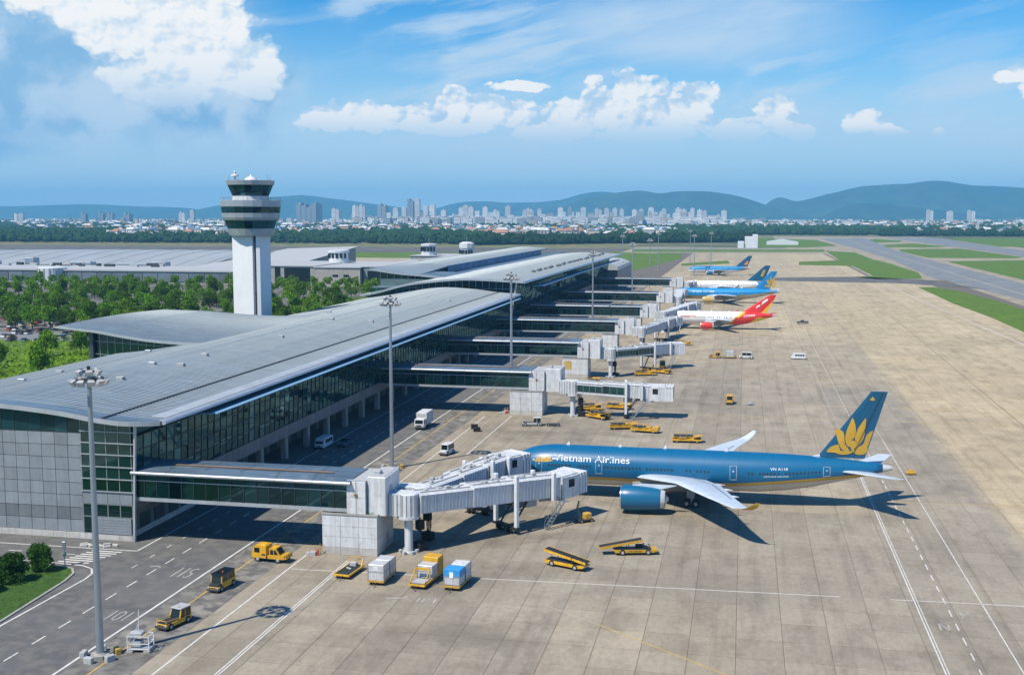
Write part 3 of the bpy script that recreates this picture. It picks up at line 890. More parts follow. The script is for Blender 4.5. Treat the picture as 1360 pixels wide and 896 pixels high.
    part('shutter', gd, PANEL, t, world=True)
    fl = MB(); fl.box(-99.2, -91.3, 154.6, 163, 9.2, 9.5); fl.box(-99.2, -91.3, 154.6, 163, 13.0, 13.3); fl.box(-99.2, -91.3, 154.6, 163, 7.3, 7.5)
    part('floor_slab', fl, FLOORT, t, world=True)
    # west wing with the rising roof
    A0, A1 = Vector((-116, 236.5)), Vector((-168, 252.5)); B0, B1 = Vector((-116, 312)), Vector((-166.5, 303))

    def wz(s): return 20.75 + .2 * s + 1.15 * s ** 1.6 - .75 * math.sin(math.pi * min(1, s * 1.35)) * (s < .74)

    def wf(u, s):
        a = A0.lerp(A1, s); b = B0.lerp(B1, s); p = a.lerp(b, u)
        z = wz(s) + .55 * math.sin(math.pi * u) * s - (0 if s > .02 else .25)
        return (p.x, p.y, z)
    wr = part('wing_roof', roof_sheet(wf, frange(0, 1, 14), frange(0, 1, 22), .5), ROOF, t, world=True, smooth=40)
    part('seam', seams(wf, frange(.02, .98, 40), frange(0, 1, 14)), SEAM, wr, kind='stuff')
    tr = MB()
    ss = frange(0, 1, 20)
    for a, b in zip(ss, ss[1:]):
        p, q = Vector(wf(0, a)), Vector(wf(0, b)); tr.bar(p + Vector((0, -.1, -.22)), q + Vector((0, -.1, -.22)), .2, .62)
        p, q = Vector(wf(1, a)), Vector(wf(1, b)); tr.bar(p + Vector((0, .1, -.22)), q + Vector((0, .1, -.22)), .2, .62)
    part('roof_edge_trim', tr, SILVER, t, world=True)

    def wat(s, z):
        p = A0.lerp(A1, s); return (p.x + .8, p.y + 3.0, z)
    wcols = frange(.835, .25, 12)
    pane_wall(t, wcols, [9., 12.2, 15.4, 18.6, lambda s: wz(s) - .55], wat, GLASSG, FRAME, .2)
    ww = MB()
    ww.hexa([(-158.6, 251.5, 0), (-158, 252, 0), (-158, 300, 0), (-158.6, 300, 0)], [(-158.6, 251.5, 20.6), (-158, 252, 20.6), (-158, 300, 20.6), (-158.6, 300, 20.6)])
    ww.box(-158, -120, 296, 297, 0, 19.5)
    part('wing_wall', ww, PANELD, t, world=True)
    fl = MB(); fl.hexa([(-157.5, 253, 12.0), (-128, 244, 12.0), (-128, 290, 12.0), (-157.5, 290, 12.0)], [(-157.5, 253, 12.3), (-128, 244, 12.3), (-128, 290, 12.3), (-157.5, 290, 12.3)])
    fl.hexa([(-157.5, 253, 15.8), (-128, 244, 15.8), (-128, 290, 15.8), (-157.5, 290, 15.8)], [(-157.5, 253, 16.0), (-128, 244, 16.0), (-128, 290, 16.0), (-157.5, 290, 16.0)])
    part('floor_slab', fl, FLOORT, t, world=True)
    return t


def build_t2():
    t = thing('terminal_building', 'taller terminal behind the first one with blue clerestory strip along its roof', 'terminal', (-118, 438, 0))
    X = [p[0] for p in T2P]
    Y0, Y1 = 437., 760.

    def f(y, x):
        k = (y - Y0) / (Y1 - Y0)
        return (x + 3.6 * k * (x + 153) / 68, y, interp(T2P, x) - .2 * k)
    ro = part('roof', roof_sheet(f, frange(Y0, Y1, 40), X, .7), ROOF, t, world=True, smooth=40)
    part('seam', seams(f, frange(Y0 + 2, Y1 - 1, 130), [X[i] for i in range(0, len(X), 2)] + [X[-1]], .12), SEAM, ro, kind='stuff')
    et = MB()
    for (xa, za), (xb, zb) in zip(T2P, T2P[1:]): et.hexa([(xa, Y0 - .2, za - .75), (xb, Y0 - .2, zb - .75), (xb, Y0 - .02, zb - .75), (xa, Y0 - .02, za - .75)], [(xa, Y0 - .2, za + .08), (xb, Y0 - .2, zb + .08), (xb, Y0 - .02, zb + .08), (xa, Y0 - .02, za + .08)])
    part('roof_edge_trim', et, SILVER, t, world=True)
    ev = MB()
    for i in range(16):
        a, b = lerp(Y0, Y1, i / 16) + .05, lerp(Y0, Y1, (i + 1) / 16) - .05
        pa, pb = Vector(f(a, X[-1])), Vector(f(b, X[-1]))
        ev.hexa([pa + Vector((-.5, 0, -.8)), pa + Vector((.6, 0, -.8)), pb + Vector((.6, 0, -.8)), pb + Vector((-.5, 0, -.8))], [pa + Vector((-.5, 0, .12)), pa + Vector((.4, 0, .02)), pb + Vector((.4, 0, .02)), pb + Vector((-.5, 0, .12))])
    part('eave', ev, SILVER, t, world=True)
    fn = MB()
    fn.loft([[(x0 - 3, y, 19.6), (x0 + .9, y, 20.1), (x0 + 1.5, y, 19.9), (x0 + 1.5, y, 19.6), (x0 - 3, y, 19.2)] for y, x0 in ((470, -84.6), (600, -83.4), (745, -81.8))])
    part('sunshade', fn, FINBLUE, t, world=True)

    def fx(z): return -91.5 + .17 * (z - 4)
    east_facade(t, 439, 758, fx, [7.35, 10.6, 13.8, 17.0, 20.0, 22.7], 4.0, 300, (5.0, 7.3))
    ins = MB(); ins.box(-112, -91.6, 440, 757, 7, 7.3); ins.box(-104, -90.8, 440, 757, 12, 12.3); ins.box(-104, -103.6, 440, 757, 5, 23); ins.box(-150, -91.4, 441, 757, 4.7, 4.98)
    ins.box(-150, -97, 441, 757, 0, 4.7); ins.box(-150, -149, 441, 757, 0, 16.8); ins.box(-150, -92, 757, 758, 0, 21)
    part('inner_wall', ins, INTER, t, world=True)
    cm = MB(); cm.bbox(-.65, .65, -.65, .65, 0, 4.72, .15); cme = cm.mesh('column', CONC)
    for i in range(22): put('column', cme, t, (-92.2, 446 + i * 14., 0), world=True)
    cols = frange(-149.5, -88.6, 22)
    pane_wall(t, cols, [14.5, 17.2, 20.2, lambda s: interp(T2P, s) - .7], lambda s, z: (s, 440.0, z), GLASSG, FRAME, .2)
    fl = MB(); fl.box(-149, -92, 441, 452, 16.9, 17.15); fl.box(-149, -92, 441, 452, 20.0, 20.2); fl.box(-149, -92, 452, 452.3, 14, 23)
    part('floor_slab', fl, INTER, t, world=True)
    # slanting corner
    cp = MB(); cp.bar((-91.6, 439.2, 4), (-88.3, 438.9, 23), .6, .6)
    part('corner_post', cp, SILVER, t, world=True)

    # upper west roof with the blue clerestory
    def wf(y, s):
        x = -159.5 + 21.5 * s
        k = min(1, max(0, (y - 470) / 55))
        ze = lerp(23.9, 25.4, k * k * (3 - 2 * k)); zw = 26.3
        sag = .5 * math.sin(math.pi * s) * (1 - k)
        return (x, y, lerp(zw, ze, s) - sag * .6 + .5 * math.sin(math.pi * s) * k)

    def bf(y, s):
        k = min(1, max(0, (y - 505) / 18))
        return (-138 + 12.5 * s, y, lerp(lerp(23.9, 21.9, k), 22.85, s))
    Ys = frange(470, 800, 34); ss = frange(0, 1, 12)
    wr = part('wing_roof', roof_sheet(wf, Ys, ss, .6), ROOF, t, world=True, smooth=40)
    part('seam', seams(wf, frange(474, 798, 110), ss, .12), SEAM, wr, kind='stuff')
    part('valley_roof', roof_sheet(bf, frange(470, 800, 34), frange(0, 1, 4), .6), ROOF, t, world=True, smooth=30)
    tr = MB()
    p, q = Vector(bf(470, 0)), Vector(bf(470, 1)); tr.bar(p + Vector((0, -.15, -.25)), q + Vector((0, -.15, -.25)), .25, .85)
    for a, b in zip(ss, ss[1:]):
        p, q = Vector(wf(470, a)), Vector(wf(470, b)); tr.bar(p + Vector((0, -.15, -.25)), q + Vector((0, -.15, -.25)), .25, .85)
    for a, b in zip(Ys, Ys[1:]):
        p, q = Vector(wf(a, 0)), Vector(wf(b, 0)); tr.bar(p + Vector((-.15, 0, -.25)), q + Vector((-.15, 0, -.25)), .25, .85)
    part('roof_edge_trim', tr, SILVER, t, world=True)
    bl = mk('blue_clerestory_glass', (.010, .13, .30), .38, 0, .3, .3, tone=.4, spec=.3)
    cs = MB(); cs.box(-138.4, -137.9, 520, 772, 21.6, 25.5); part('clerestory', cs, mk('clerestory_frame_blue', (.02, .12, .25), .4), t, world=True)
    pm = MB(); pm.box(0, .06, .12, 5.3, 22.3, 25.2); pme = pm.mesh('clerestory_pane', bl)
    for i in range(46): put('clerestory_pane', pme, t, (-137.9, 520.3 + 5.4 * i, 0), world=True)
    wcols = frange(-156.5, -128, 9)
    pane_wall(t, wcols, [12., 16., 20., lambda s: (wf(470, (s + 159.5) / 21.5)[2] if s < -138 else bf(470, (s + 138) / 12.5)[2]) - .8], lambda s, z: (s, 474.5, z), GLASSG, FRAME, .25)
    ww = MB(); ww.box(-157, -156.3, 475, 798, 0, 25.0); part('wing_wall', ww, PANELD, t, world=True)
    # rooftop plant along the far half
    un = MB(); un.bbox(-.8, .8, -1.2, 1.2, 0, 1.0, .12); un.lathe([(.5, 1.0), (.5, 1.3)], (0, 0), 10)
    ume = un.mesh('roof_unit', mk('dark_plant_unit', (.12, .14, .15), .6, 0, .2))
    for i in range(26):
        y = 500 + i * 9.4 + rnd.uniform(-2, 2); x = -92.5 + (y - 500) * .012 + rnd.uniform(-.8, .8)
        put('roof_unit', ume, t, (x, y, interp(T2P, x) - .25), (0, 0, rnd.uniform(-.2, .2)), world=True)
    return t


T1 = build_t1()
T2 = build_t2()

# low roof and plant at the far end of the second terminal
t = thing('annex_building', 'low pale annex with curved white roof at the far end of the taller terminal', 'annex', (-105, 790, 0))
mb = MB(); mb.box(-140, -84, 764, 860, 0, 12); part('wall', mb, PANELD, t, world=True)
mb = MB(); mb.loft([[(-84 - 14 * (1 - math.cos(a)) - 0 + 0, y, 12 + 5 * math.sin(a)) for a in frange(0, math.pi, 8)] for y in (770, 860)]); part('roof', mb, CANVAS, t, world=True)
for k in range(6):
    mb = MB(); mb.bbox(-110 + k * 4, -107 + k * 4, 780 + 9 * k, 786 + 9 * k, 12, 15.5, .2); part('roof_unit', mb, CANVAS, t, world=True)

# ------------------------------------------------------------------ control tower
def build_tower():
    cx, cy = -163., 357.
    TOWW = mk('white_tower_concrete', (.82, .84, .86), .6, 0, .04, .2, streak=.05)
    t = thing('control_tower', 'tall white control tower with two glazed ring floors and outward leaning cab', 'control tower', (cx, cy, 0))
    sh = MB()
    sh.slab([(-5.0, -4.5), (2.5, -5.2), (2.5, 4.5), (-5.0, 4.5)], 0, 43.4)
    part('shaft', sh, TOWW, t)
    s2 = MB(); s2.slab([(3.5, -4.6), (4.7, -4.2), (4.7, 4.5), (3.5, 4.5)], 0, 43.0); part('stair_shaft', s2, TOWW, t)
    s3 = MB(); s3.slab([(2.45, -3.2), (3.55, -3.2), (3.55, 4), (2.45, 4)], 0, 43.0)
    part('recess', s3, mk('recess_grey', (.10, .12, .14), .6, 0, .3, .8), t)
    wl = MB(); wl.box(-.35, .35, -.05, .05, 0, 1.2); wme = wl.mesh('window', GLASSD)
    for k in range(13): put('window', wme, t, (3.0, -3.23, 4 + k * 3.1))
    TDARK = mk('tower_inner_teal', (.06, .14, .16), .6, 0, .2)
    N = 20; ro = math.pi / N
    def ring(nm, prof, mat, sm=None): mb = MB(); mb.lathe(prof, n=N, rot=ro); return part(nm, mb, mat, t)
    CLAD = mk('tower_grey_cladding', (.40, .45, .49), .35, .3, .1, .3, tone=.1)
    ring('ring_base', [(6.4, 42.6), (7.2, 42.8), (7.8, 45.1)], CLAD)
    ring('lower_drum', [(7.7, 45.1), (8.6, 47.8)], TDARK)
    ring('ring_floor', [(8.6, 47.7), (9.2, 48.0), (9.5, 48.8), (9.6, 50.3)], CLAD)
    ring('upper_drum', [(9.5, 50.3), (9.75, 52.3)], TDARK)
    ring('parapet', [(9.85, 52.25), (10.0, 52.5), (10.05, 54.4), (9.8, 54.5), (9.8, 54.0), (6.4, 54.0)], CLAD)
    ring('cab_base', [(6.2, 54.0), (6.0, 55.9)], WHITE)
    ring('cab_core', [(5.85, 55.9), (7.3, 59.6)], TDARK)
    ring('cab_roof', [(7.5, 59.5), (7.75, 59.6), (8.05, 61.0), (7.85, 61.1), (.1, 61.2)], CLAD)

    def panes(r0, z0, r1, z1, n, mat):
        for i in range(n):
            a0, a1 = [ro + 2 * math.pi * (i + q) / n for q in (.03, .97)]
            am = (a0 + a1) / 2
            if math.sin(am) > .65: continue
            mb = MB(); p = [Vector((r * math.cos(a), r * math.sin(a), z)) for r, z, a in ((r0, z0, a0), (r0, z0, a1), (r1, z1, a1), (r1, z1, a0))]
            o = sum(p, Vector()) / 4; nn = (p[1] - p[0]).cross(p[3] - p[0]).normalized() * .06
            mb.hexa([p[0] - o, p[1] - o, p[1] - o - nn, p[0] - o - nn], [p[3] - o, p[2] - o, p[2] - o - nn, p[3] - o - nn])
            put('pane', mb.mesh('pane', mat), t, o)
    panes(7.82, 45.2, 8.68, 47.65, 20, GLASS); panes(9.62, 50.35, 9.82, 52.2, 20, GLASS); panes(6.05, 56.1, 7.45, 59.4, 20, GLASS)
    rl = MB()
    for i in range(N):
        a0, a1 = 2 * math.pi * i / N, 2 * math.pi * (i + 1) / N
        p, q = (9.9 * math.cos(a0), 9.9 * math.sin(a0)), (9.9 * math.cos(a1), 9.9 * math.sin(a1))
        rl.bar((*p, 54.4), (*p, 55.5), .06); rl.bar((*p, 55.5), (*q, 55.5), .06); rl.bar((*p, 54.95), (*q, 54.95), .04)
    part('railing', rl, STEEL, t)
    dm = MB(); dm.lathe([(2.2, 61.1), (2.1, 61.6), (1.4, 62.1), (.5, 62.4), (.3, 62.8), (.05, 63.2)], (.2, 0), 14); part('roof_dome', dm, WHITE2, t, smooth=50)
    rd = MB(); rd.tube((-5.0, -1, 61.1), (-5.0, -1, 62.6), .35); rd.lathe([(.3, 62.3), (1.4, 62.6), (1.3, 63.0), (.5, 63.2), (.3, 63.5)], (-5.0, -1), 12); rd.ball((-5.0, -1, 63.9), .5)
    part('radar_head', rd, WHITE, t, smooth=50)
    an = MB()
    for x, y, h in ((6.8, -1.5, 2.), (6.2, 2, 1.6), (-6.8, -2, 1.7), (-3.2, 2, 1.4), (3.4, -3, 1.2), (-2.5, -4, .9)): an.tube((x, y, 61.0), (x, y, 61.1 + h), .07); an.box(x - .3, x + .3, y - .2, y + .2, 61.0, 61.4)
    part('antenna', an, STEEL, t)
    return t


build_tower()

# ------------------------------------------------------------------ light masts
def mast(x, y, h, label, base=True):
    t = thing('floodlight_mast', label, 'light mast', (x, y, 0), rnd.uniform(0, 1), 'floodlight masts along the apron edge')
    n = 12
    mb = MB(); mb.lathe([(.46, .3), (.42, 3), (.24, h - .6)], n=n); part('pole', mb, STEEL, t, smooth=60)
    mb = MB(); mb.slab([(1.1 * math.cos(a), 1.1 * math.sin(a)) for a in frange(0, 2 * math.pi, 8)[:-1]], 0, .42); mb.lathe([(.7, .42), (.62, .56)], n=12); part('base', mb, CONC, t)
    for a in frange(0, 2 * math.pi, 5)[:-1]:
        if not base: break
        mb = MB(); mb.bbox(-.55, .55, -.3, .3, 0, .7, .06); put('barrier_block', mb.mesh('barrier_block', YELD if a < 1 else CANVAS), t, (1.9 * math.cos(a), 1.9 * math.sin(a), 0), (0, 0, a + 1.57))
    mb = MB()
    for r, z in ((1.5, h - .9), (.8, h + .1)):
        pts = [(r * math.cos(a), r * math.sin(a), z) for a in frange(0, 2 * math.pi, 12)]
        for p, q in zip(pts, pts[1:]): mb.tube(p, q, .07, n=5)
        for p in pts[::3]: mb.tube((0, 0, z), p, .06, n=5)
    mb.tube((0, 0, h - 1), (0, 0, h + .7), .2, n=8)
    part('ring_frame', mb, STEELD, t)
    lm = MB(); lm.loft([[(-.12, -.28, -.18), (-.12, .28, -.18), (-.12, .28, .2), (-.12, -.28, .2)], [(.42, -.42, -.34), (.42, .42, -.34), (.42, .42, .3), (.42, -.42, .3)]]); lm.box(.43, .46, -.36, .36, -.28, .24, 1)
    lme = lm.mesh('floodlight', [CANVAS, ALU])
    for k, a in enumerate(frange(0, 2 * math.pi, 11)[:-1]):
        put('floodlight', lme, t, (1.7 * math.cos(a), 1.7 * math.sin(a), h - .85), (0, R(32), a))
    for a in frange(.3, 2 * math.pi + .3, 6)[:-1]:
        put('floodlight', lme, t, (.95 * math.cos(a), .95 * math.sin(a), h + .15), (0, R(28), a))
    return t


mast(-70.7, 111.7, 32.6, 'nearest tall grey floodlight mast, on the road edge at the bottom left')
mast(-67.3, 209.8, 33.6, 'floodlight mast standing behind the first fixed bridge')
mast(-57.3, 278.0, 34.8, 'floodlight mast at the white box under the second fixed bridge')
mast(-62.0, 470., 34., 'floodlight mast rising between the far bridges', False)
mast(-60.0, 620., 34., 'slim floodlight mast over the farthest bridges', False)
for k, (x, y) in enumerate(((-62, 760), (-40, 930), (-30, 1050), (-75, 1010), (-95, 900), (-55, 1180))):
    mast(x, y, 33, 'thin distant floodlight mast above the green field', False)

# ------------------------------------------------------------------ fixed bridges, white boxes under them, apron-drive bridges
_wheel = {}


def wheel(parent, x, y, z, r=.5, w=.3, rim=None):
    """y is the wheel's middle; axle along y"""
    k = (r, w)
    if k not in _wheel:
        mb = MB(); n = 14
        rg = [[(rr * math.cos(a), yy, rr * math.sin(a)) for a in frange(0, 2 * math.pi, n)[:-1]] for rr, yy in ((r * .55, -w / 2), (r * .93, -w / 2), (r, -w / 3), (r, w / 3), (r * .93, w / 2), (r * .55, w / 2))]
        mb.loft(rg, caps=(True, True))
        ty = mb.mesh('wheel', RUBBER, 35)
        mb = MB()
        mb.loft([[(rr * math.cos(a), yy, rr * math.sin(a)) for a in frange(0, 2 * math.pi, 10)[:-1]] for rr, yy in ((r * .5, -w / 2 - .02), (r * .5, w / 2 + .02))])
        _wheel[k] = (ty, mb.mesh('rim', CANVAS, 35))
    o = put('wheel', _wheel[k][0], parent, (x, y, z))
    put('rim', _wheel[k][1], o)
    return o


def fixed_bridge(Y, xe, xb, label, plate, single=True):
    """glazed corridor from the terminal at x=-91 to its white end box"""
    t = thing('fixed_bridge', label, 'walkway bridge', (-91, Y, 0), 0, 'fixed bridges from the terminals to the gates')
    L = xe + 91; Wd = 8.4; zf, zt = 6.45, 10.75
    mb = MB(); mb.box(-.6, L, .12, Wd - .12, zf, zf + .45); mb.box(-.6, L, .0, .12, zf - .05, zf + .5); mb.box(-.6, L, Wd - .12, Wd, zf - .05, zf + .5)
    part('deck', mb, SILVER, t)
    mb = MB(); mb.box(0, L, .3, Wd - .3, zf + .46, zf + .5); part('floor', mb, FLOORT, t)
    n = max(8, int(round(L / 2.05)))
    dx = L / n
    pm = MB(); pm.box(.06, dx - .06, -.02, .02, 0, 2.55); me1 = pm.mesh('pane', GLASSG)
    pm = MB(); pm.box(.06, dx - .06, -.02, .02, 0, .85); me2 = pm.mesh('top_pane', GLASS)
    for i in range(n):
        for y in (.12, Wd - .12):
            if y > 1 and not single: continue
            put('pane', me1, t, (i * dx, y, zf + .5), (R(rnd.uniform(-.6, .6)), 0, R(rnd.uniform(-.6, .6))))
            put('top_pane', me2, t, (i * dx, y, zf + 3.2), (R(rnd.uniform(-.6, .6)), 0, R(rnd.uniform(-.6, .6))))
    if not single:
        mb = MB(); mb.box(0, L, Wd - .14, Wd - .1, zf + .5, zt - .3); part('pane_field', mb, GLASS, t, kind='stuff')
    mb = MB()
    for i in range(n + 1):
        for y in (.08, Wd - .08): mb.box(i * dx - .05, i * dx + .05, y - .1, y + .1, zf + .5, zt - .2)
    part('mullion', mb, FRAMED, t, kind='stuff')
    mb = MB()
    for y in (.06, Wd - .06): mb.box(0, L, y - .12, y + .12, zf + 3.08, zf + 3.2)
    part('transom', mb, SILVER, t)
    # roof in sheets, with a rounded bright edge
    m = max(3, int(round(L / 5.6))); dl = (L + .7) / m
    rm = MB()
    rm.loft([[(x, -.45, zt + .28), (x, 1.2, zt + .58), (x, Wd - 1.2, zt + .62), (x, Wd + .45, zt + .3), (x, Wd + .45, zt), (x, -.45, zt)] for x in (.03, dl - .03)])
    rme = rm.mesh('roof_panel', ROOF)
    em = MB(); em.loft([[(x, -.45 + .27 * math.cos(a) - .06, zt + .06 + .27 * math.sin(a)) for a in frange(R(70), R(290), 6)] for x in (.03, dl - .03)])
    eme = em.mesh('eave', SILVER, 60)
    for i in range(m):
        o = put('roof_panel', rme, t, (.1 + i * dl, 0, 0)); put('eave', eme, o)
    mb = MB(); mb.tube((5, 3.4, zt + .72), (L - 3, 3.1, zt + .76), .13, n=6)
    part('conduit', mb, BROWN, t)
    mb = MB()
    for i in range(1, m): mb.loft([[(x, .9, zt + .5), (x, 1.2, zt + .64), (x, Wd - 1.2, zt + .68), (x, Wd - .9, zt + .5)] for x in (-.4 + i * dl - .05, -.4 + i * dl + .05)])
    part('roof_joint', mb, SEAM, t)
    # white end box of panels
    bx0, bx1 = L, xb + 91; bm = bx0 + (bx1 - bx0) * .5
    mb = MB(); mb.box(bx0 + .02, bm, .1, Wd - .1, 6.2, zt + .45); part('end_box_frame', mb, CANVAS, t)
    k = 2
    for i in range(k):
        for j in range(2):
            pm = MB(); w = (bm - bx0) / k; pm.bbox(bx0 + i * w + .04, bx0 + (i + 1) * w - .03, -.06, .09, 6.25 + j * 2.42, 6.25 + j * 2.42 + 2.36, .02)
            part('wall_panel', pm, WHITE, t)
    mb = MB(); mb.bbox(bm + .05, bx1, .5, Wd - 1.2, 6.0, zt + 1.0, .12); end = part('lobby', mb, WHITE, t)
    mb = MB(); mb.box(bx1, bx1 + .05, 2.2, 3.4, 8.0, 10.2); part('door', mb, CANVAS, end)
    mb = MB(); mb.box(bm + .3, bx1 - .3, .8, Wd - 1.5, zt + 1.0, zt + 1.08); mb.bbox(bm + .6, bm + 1.6, 2, 3.2, zt + 1.08, zt + 1.6, .1); part('roof_unit', mb, CANVAS, end)
    mb = MB(); mb.lathe([(.28, 0), (.28, .09)], n=10)
    o = part('gate_plate', mb, BROWN, t, loc=((bx0 + bm) / 2, -.08, 9.0)); o.rotation_euler = (R(90), 0, 0)
    return t


def pier_box(x0, x1, y0, y1, label, green=True, rusty=False):
    t = thing('pier_box', label, 'plant room', (x0, y0, 0), 0, 'white boxes under the bridge ends')
    W_, D_ = x1 - x0, y1 - y0
    mb = MB(); mb.box(.06, W_ - .06, .06, D_ - .06, 0, 6.0); part('core', mb, CANVAS, t)
    nx, nz = 3, 4
    for i in range(nx):
        for j in range(nz):
            za = [0, 1.1, 2.7, 4.3, 5.95]
            pm = MB(); pm.box(i * W_ / nx + .025, (i + 1) * W_ / nx - .025, 0, .06, za[j] + .02, za[j + 1] - .02)
            part('wall_panel', pm, STONE if j == 0 else WHITE, t)
    ny = 3
    for i in range(ny):
        for j in range(nz):
            za = [0, 1.1, 2.7, 4.3, 5.95]
            pm = MB(); pm.box(W_ - .06, W_, .06 + i * (D_ - .06) / ny + .025, .06 + (i + 1) * (D_ - .06) / ny - .025, za[j] + .02, za[j + 1] - .02)
            part('wall_panel', pm, STONE if j == 0 else WHITE, t)
    mb = MB(); mb.box(-.1, W_ + .1, -.1, .25, 5.98, 6.22); mb.box(-.1, W_ + .1, D_ - .25, D_, 5.98, 6.22); mb.box(-.1, .25, .25, D_ - .25, 5.98, 6.22); mb.box(W_ - .25, W_ + .1, .25, D_ - .25, 5.98, 6.22)
    part('parapet', mb, CONC, t)
    if green:
        mb = MB(); r2 = random.Random(int(x0 * 7))
        for k in range(160):
            x, y, z = r2.uniform(W_ * .45, W_ - .7), r2.uniform(.3, .9), r2.uniform(6.0, 6.45); a = r2.uniform(0, 6.28); s = r2.uniform(.08, .2)
            mb.poly([(x, y, z), (x + s * math.cos(a), y + s * math.sin(a), z + s), (x + s * math.cos(a + 2), y + s * math.sin(a + 2), z + s * .6)])
        part('roof_weeds', mb, LEAF2, t, kind='stuff')
    mb = MB(); mb.box(W_ + .0, W_ + .05, D_ * .55, D_ * .55 + 1.1, .1, 2.3); part('door', mb, CANVAS, t)
    return t


def jet_bridge(p0, p1, label, wheel_at=.62, z0=6.0, z1=4.6, glass=False, cab=None, post=True, ribs=True, detail=True):
    """telescopic bridge from its rotunda at p0 to the cab at p1"""
    d = Vector((p1[0] - p0[0], p1[1] - p0[1])); L = d.length; az = math.atan2(d.y, d.x)
    t = thing('jet_bridge', label, 'jet bridge', (p0[0], p0[1], 0), az, 'telescopic jet bridges')
    def zf(x): return lerp(z0, z1, x / L)
    mb = MB(); mb.lathe([(1.55, z0 - .35), (1.55, z0 + 2.9), (1.3, z0 + 3.05)], n=16); ro = part('rotunda', mb, WHITE, t)
    sl = MB()
    for k in range(16):
        a = 2 * math.pi * k / 16; sl.bar((1.57 * math.cos(a), 1.57 * math.sin(a), z0 - .3), (1.57 * math.cos(a), 1.57 * math.sin(a), z0 + 2.85), .12, .09)
    part('rib', sl, CANVAS, ro, kind='stuff')
    ca0 = math.cos(-az); sa0 = math.sin(-az)
    vq = [(x * ca0 - y * sa0, x * sa0 + y * ca0) for x, y in ((-3.4, -1.35), (.5, -1.35), (.5, 1.6), (-3.4, 1.6))]
    mb = MB(); mb.slab(vq, z0 - .3, z0 + 3.0); vs_ = part('vestibule', mb, WHITE, t)
    mb = MB()
    for k in range(6):
        x = -3.2 + k * .62; p_ = (x * ca0 + 1.4 * sa0, x * sa0 - 1.4 * ca0); mb.bar((*p_, z0 - .2), (*p_, z0 + 2.9), .14, .1)
    part('rib', mb, CANVAS, vs_, kind='stuff')
    if post:
        mb = MB(); mb.lathe([(1.0, 0), (1.0, .25), (.62, .3), (.62, z0 - 1.1), (1.3, z0 - .8), (1.7, z0 - .75), (1.7, z0 - .36)], n=14); part('support_post', mb, WHITE, t, smooth=40)
        if detail:
            mb = MB()
            for a in frange(.4, 6.7, 6)[:-1]: mb.bbox(1.2 * math.cos(a) - .25, 1.2 * math.cos(a) + .25, 1.2 * math.sin(a) - .25, 1.2 * math.sin(a) + .25, .01, .5, .05)
            part('guard_block', mb, CANVAS, t, kind='stuff')
    segs = [(1.1, L * .42, 1.7, 2.75), (L * .36, L * .70, 1.9, 3.0), (L * .64, L - 1.4, 2.1, 3.25)]
    for si, (xa, xb, hw, h) in enumerate(segs):
        za, zb = zf(xa), zf(xb)
        b = [(xa, -hw, za), (xb, -hw, zb), (xb, hw, zb), (xa, hw, za)]
        tp = [(x, y, z + h) for x, y, z in b]
        mb = MB()
        seg_glass = glass and si < 2
        if not seg_glass: mb.hexa(b, tp)
        else:
            mb.hexa(b, [(x, y, z + .5) for x, y, z in b]); mb.hexa([(x, y, z + h - .6) for x, y, z in b], tp)
        sg = part('tunnel_segment', mb, WHITE if si != 1 else WHITE2, t)
        rb = MB(); nr = max(4, int((xb - xa) / .62))
        if not seg_glass:
            for k in range(nr + 1):
                x = lerp(xa, xb, k / nr); z = zf(x)
                for s in (-1, 1): rb.bar((x, s * (hw + .03), z + .15), (x, s * (hw + .03), z + h - .1), .13, .10)
            part('rib', rb, WHITE2, sg, kind='stuff')
        else:
            npn = max(4, int((xb - xa) / 1.5)); dx = (xb - xa) / npn
            fr = MB()
            for k in range(npn):
                x0_, x1_ = xa + k * dx, xa + (k + 1) * dx
                for s in (-1, 1):
                    pm = MB(); pa, pb = zf(x0_), zf(x1_); y = s * (hw - .08)
                    pm.hexa([(x0_ + .05, y - .02, pa + .52), (x1_ - .05, y - .02, pb + .52), (x1_ - .05, y + .02, pb + .52), (x0_ + .05, y + .02, pa + .52)], [(x0_ + .05, y - .02, pa + h - .62), (x1_ - .05, y - .02, pb + h - .62), (x1_ - .05, y + .02, pb + h - .62), (x0_ + .05, y + .02, pa + h - .62)])
                    part('pane', pm, GLASSG, sg)
            for k in range(npn + 1):
                x = xa + k * dx
                for s in (-1, 1): fr.bar((x, s * hw, zf(x) + .45), (x, s * hw, zf(x) + h - .55), .10, .14)
            part('mullion', fr, FRAME, sg, kind='stuff')
        # walkway roof: railings, trays and patched sheet
        rf = MB(); rf.hexa([(xa + .05, -hw - .12, za + h), (xb, -hw - .12, zb + h), (xb, hw + .12, zb + h), (xa + .05, hw + .12, za + h)], [(xa + .05, -hw + .3, za + h + .22), (xb, -hw + .3, zb + h + .22), (xb, hw - .3, zb + h + .22), (xa + .05, hw - .3, za + h + .22)])
        part('roof', rf, WHITE, sg)
        if detail:
            kk = MB(); r2 = random.Random(si + int(L))
            kk.bar((xa + .4, -hw * .5, za + h + .3), (xb - .4, -hw * .5, zb + h + .3), .25, .16)
            kk.tube((xa + .4, hw * .45, za + h + .32), (xb - .4, hw * .5, zb + h + .32), .09, n=6)
            for k in range(6):
                x = r2.uniform(xa + 1, xb - 1); y = r2.uniform(-hw * .5, hw * .5); z = zf(x) + h + .2; w = r2.uniform(.25, .6)
                kk.bbox(x - w, x + w, y - .3, y + .3, z, z + r2.uniform(.15, .5), .04)
            part('roof_equipment', kk, CANVAS, sg)
    # lift columns and wheels
    xw = L * wheel_at + 1.2
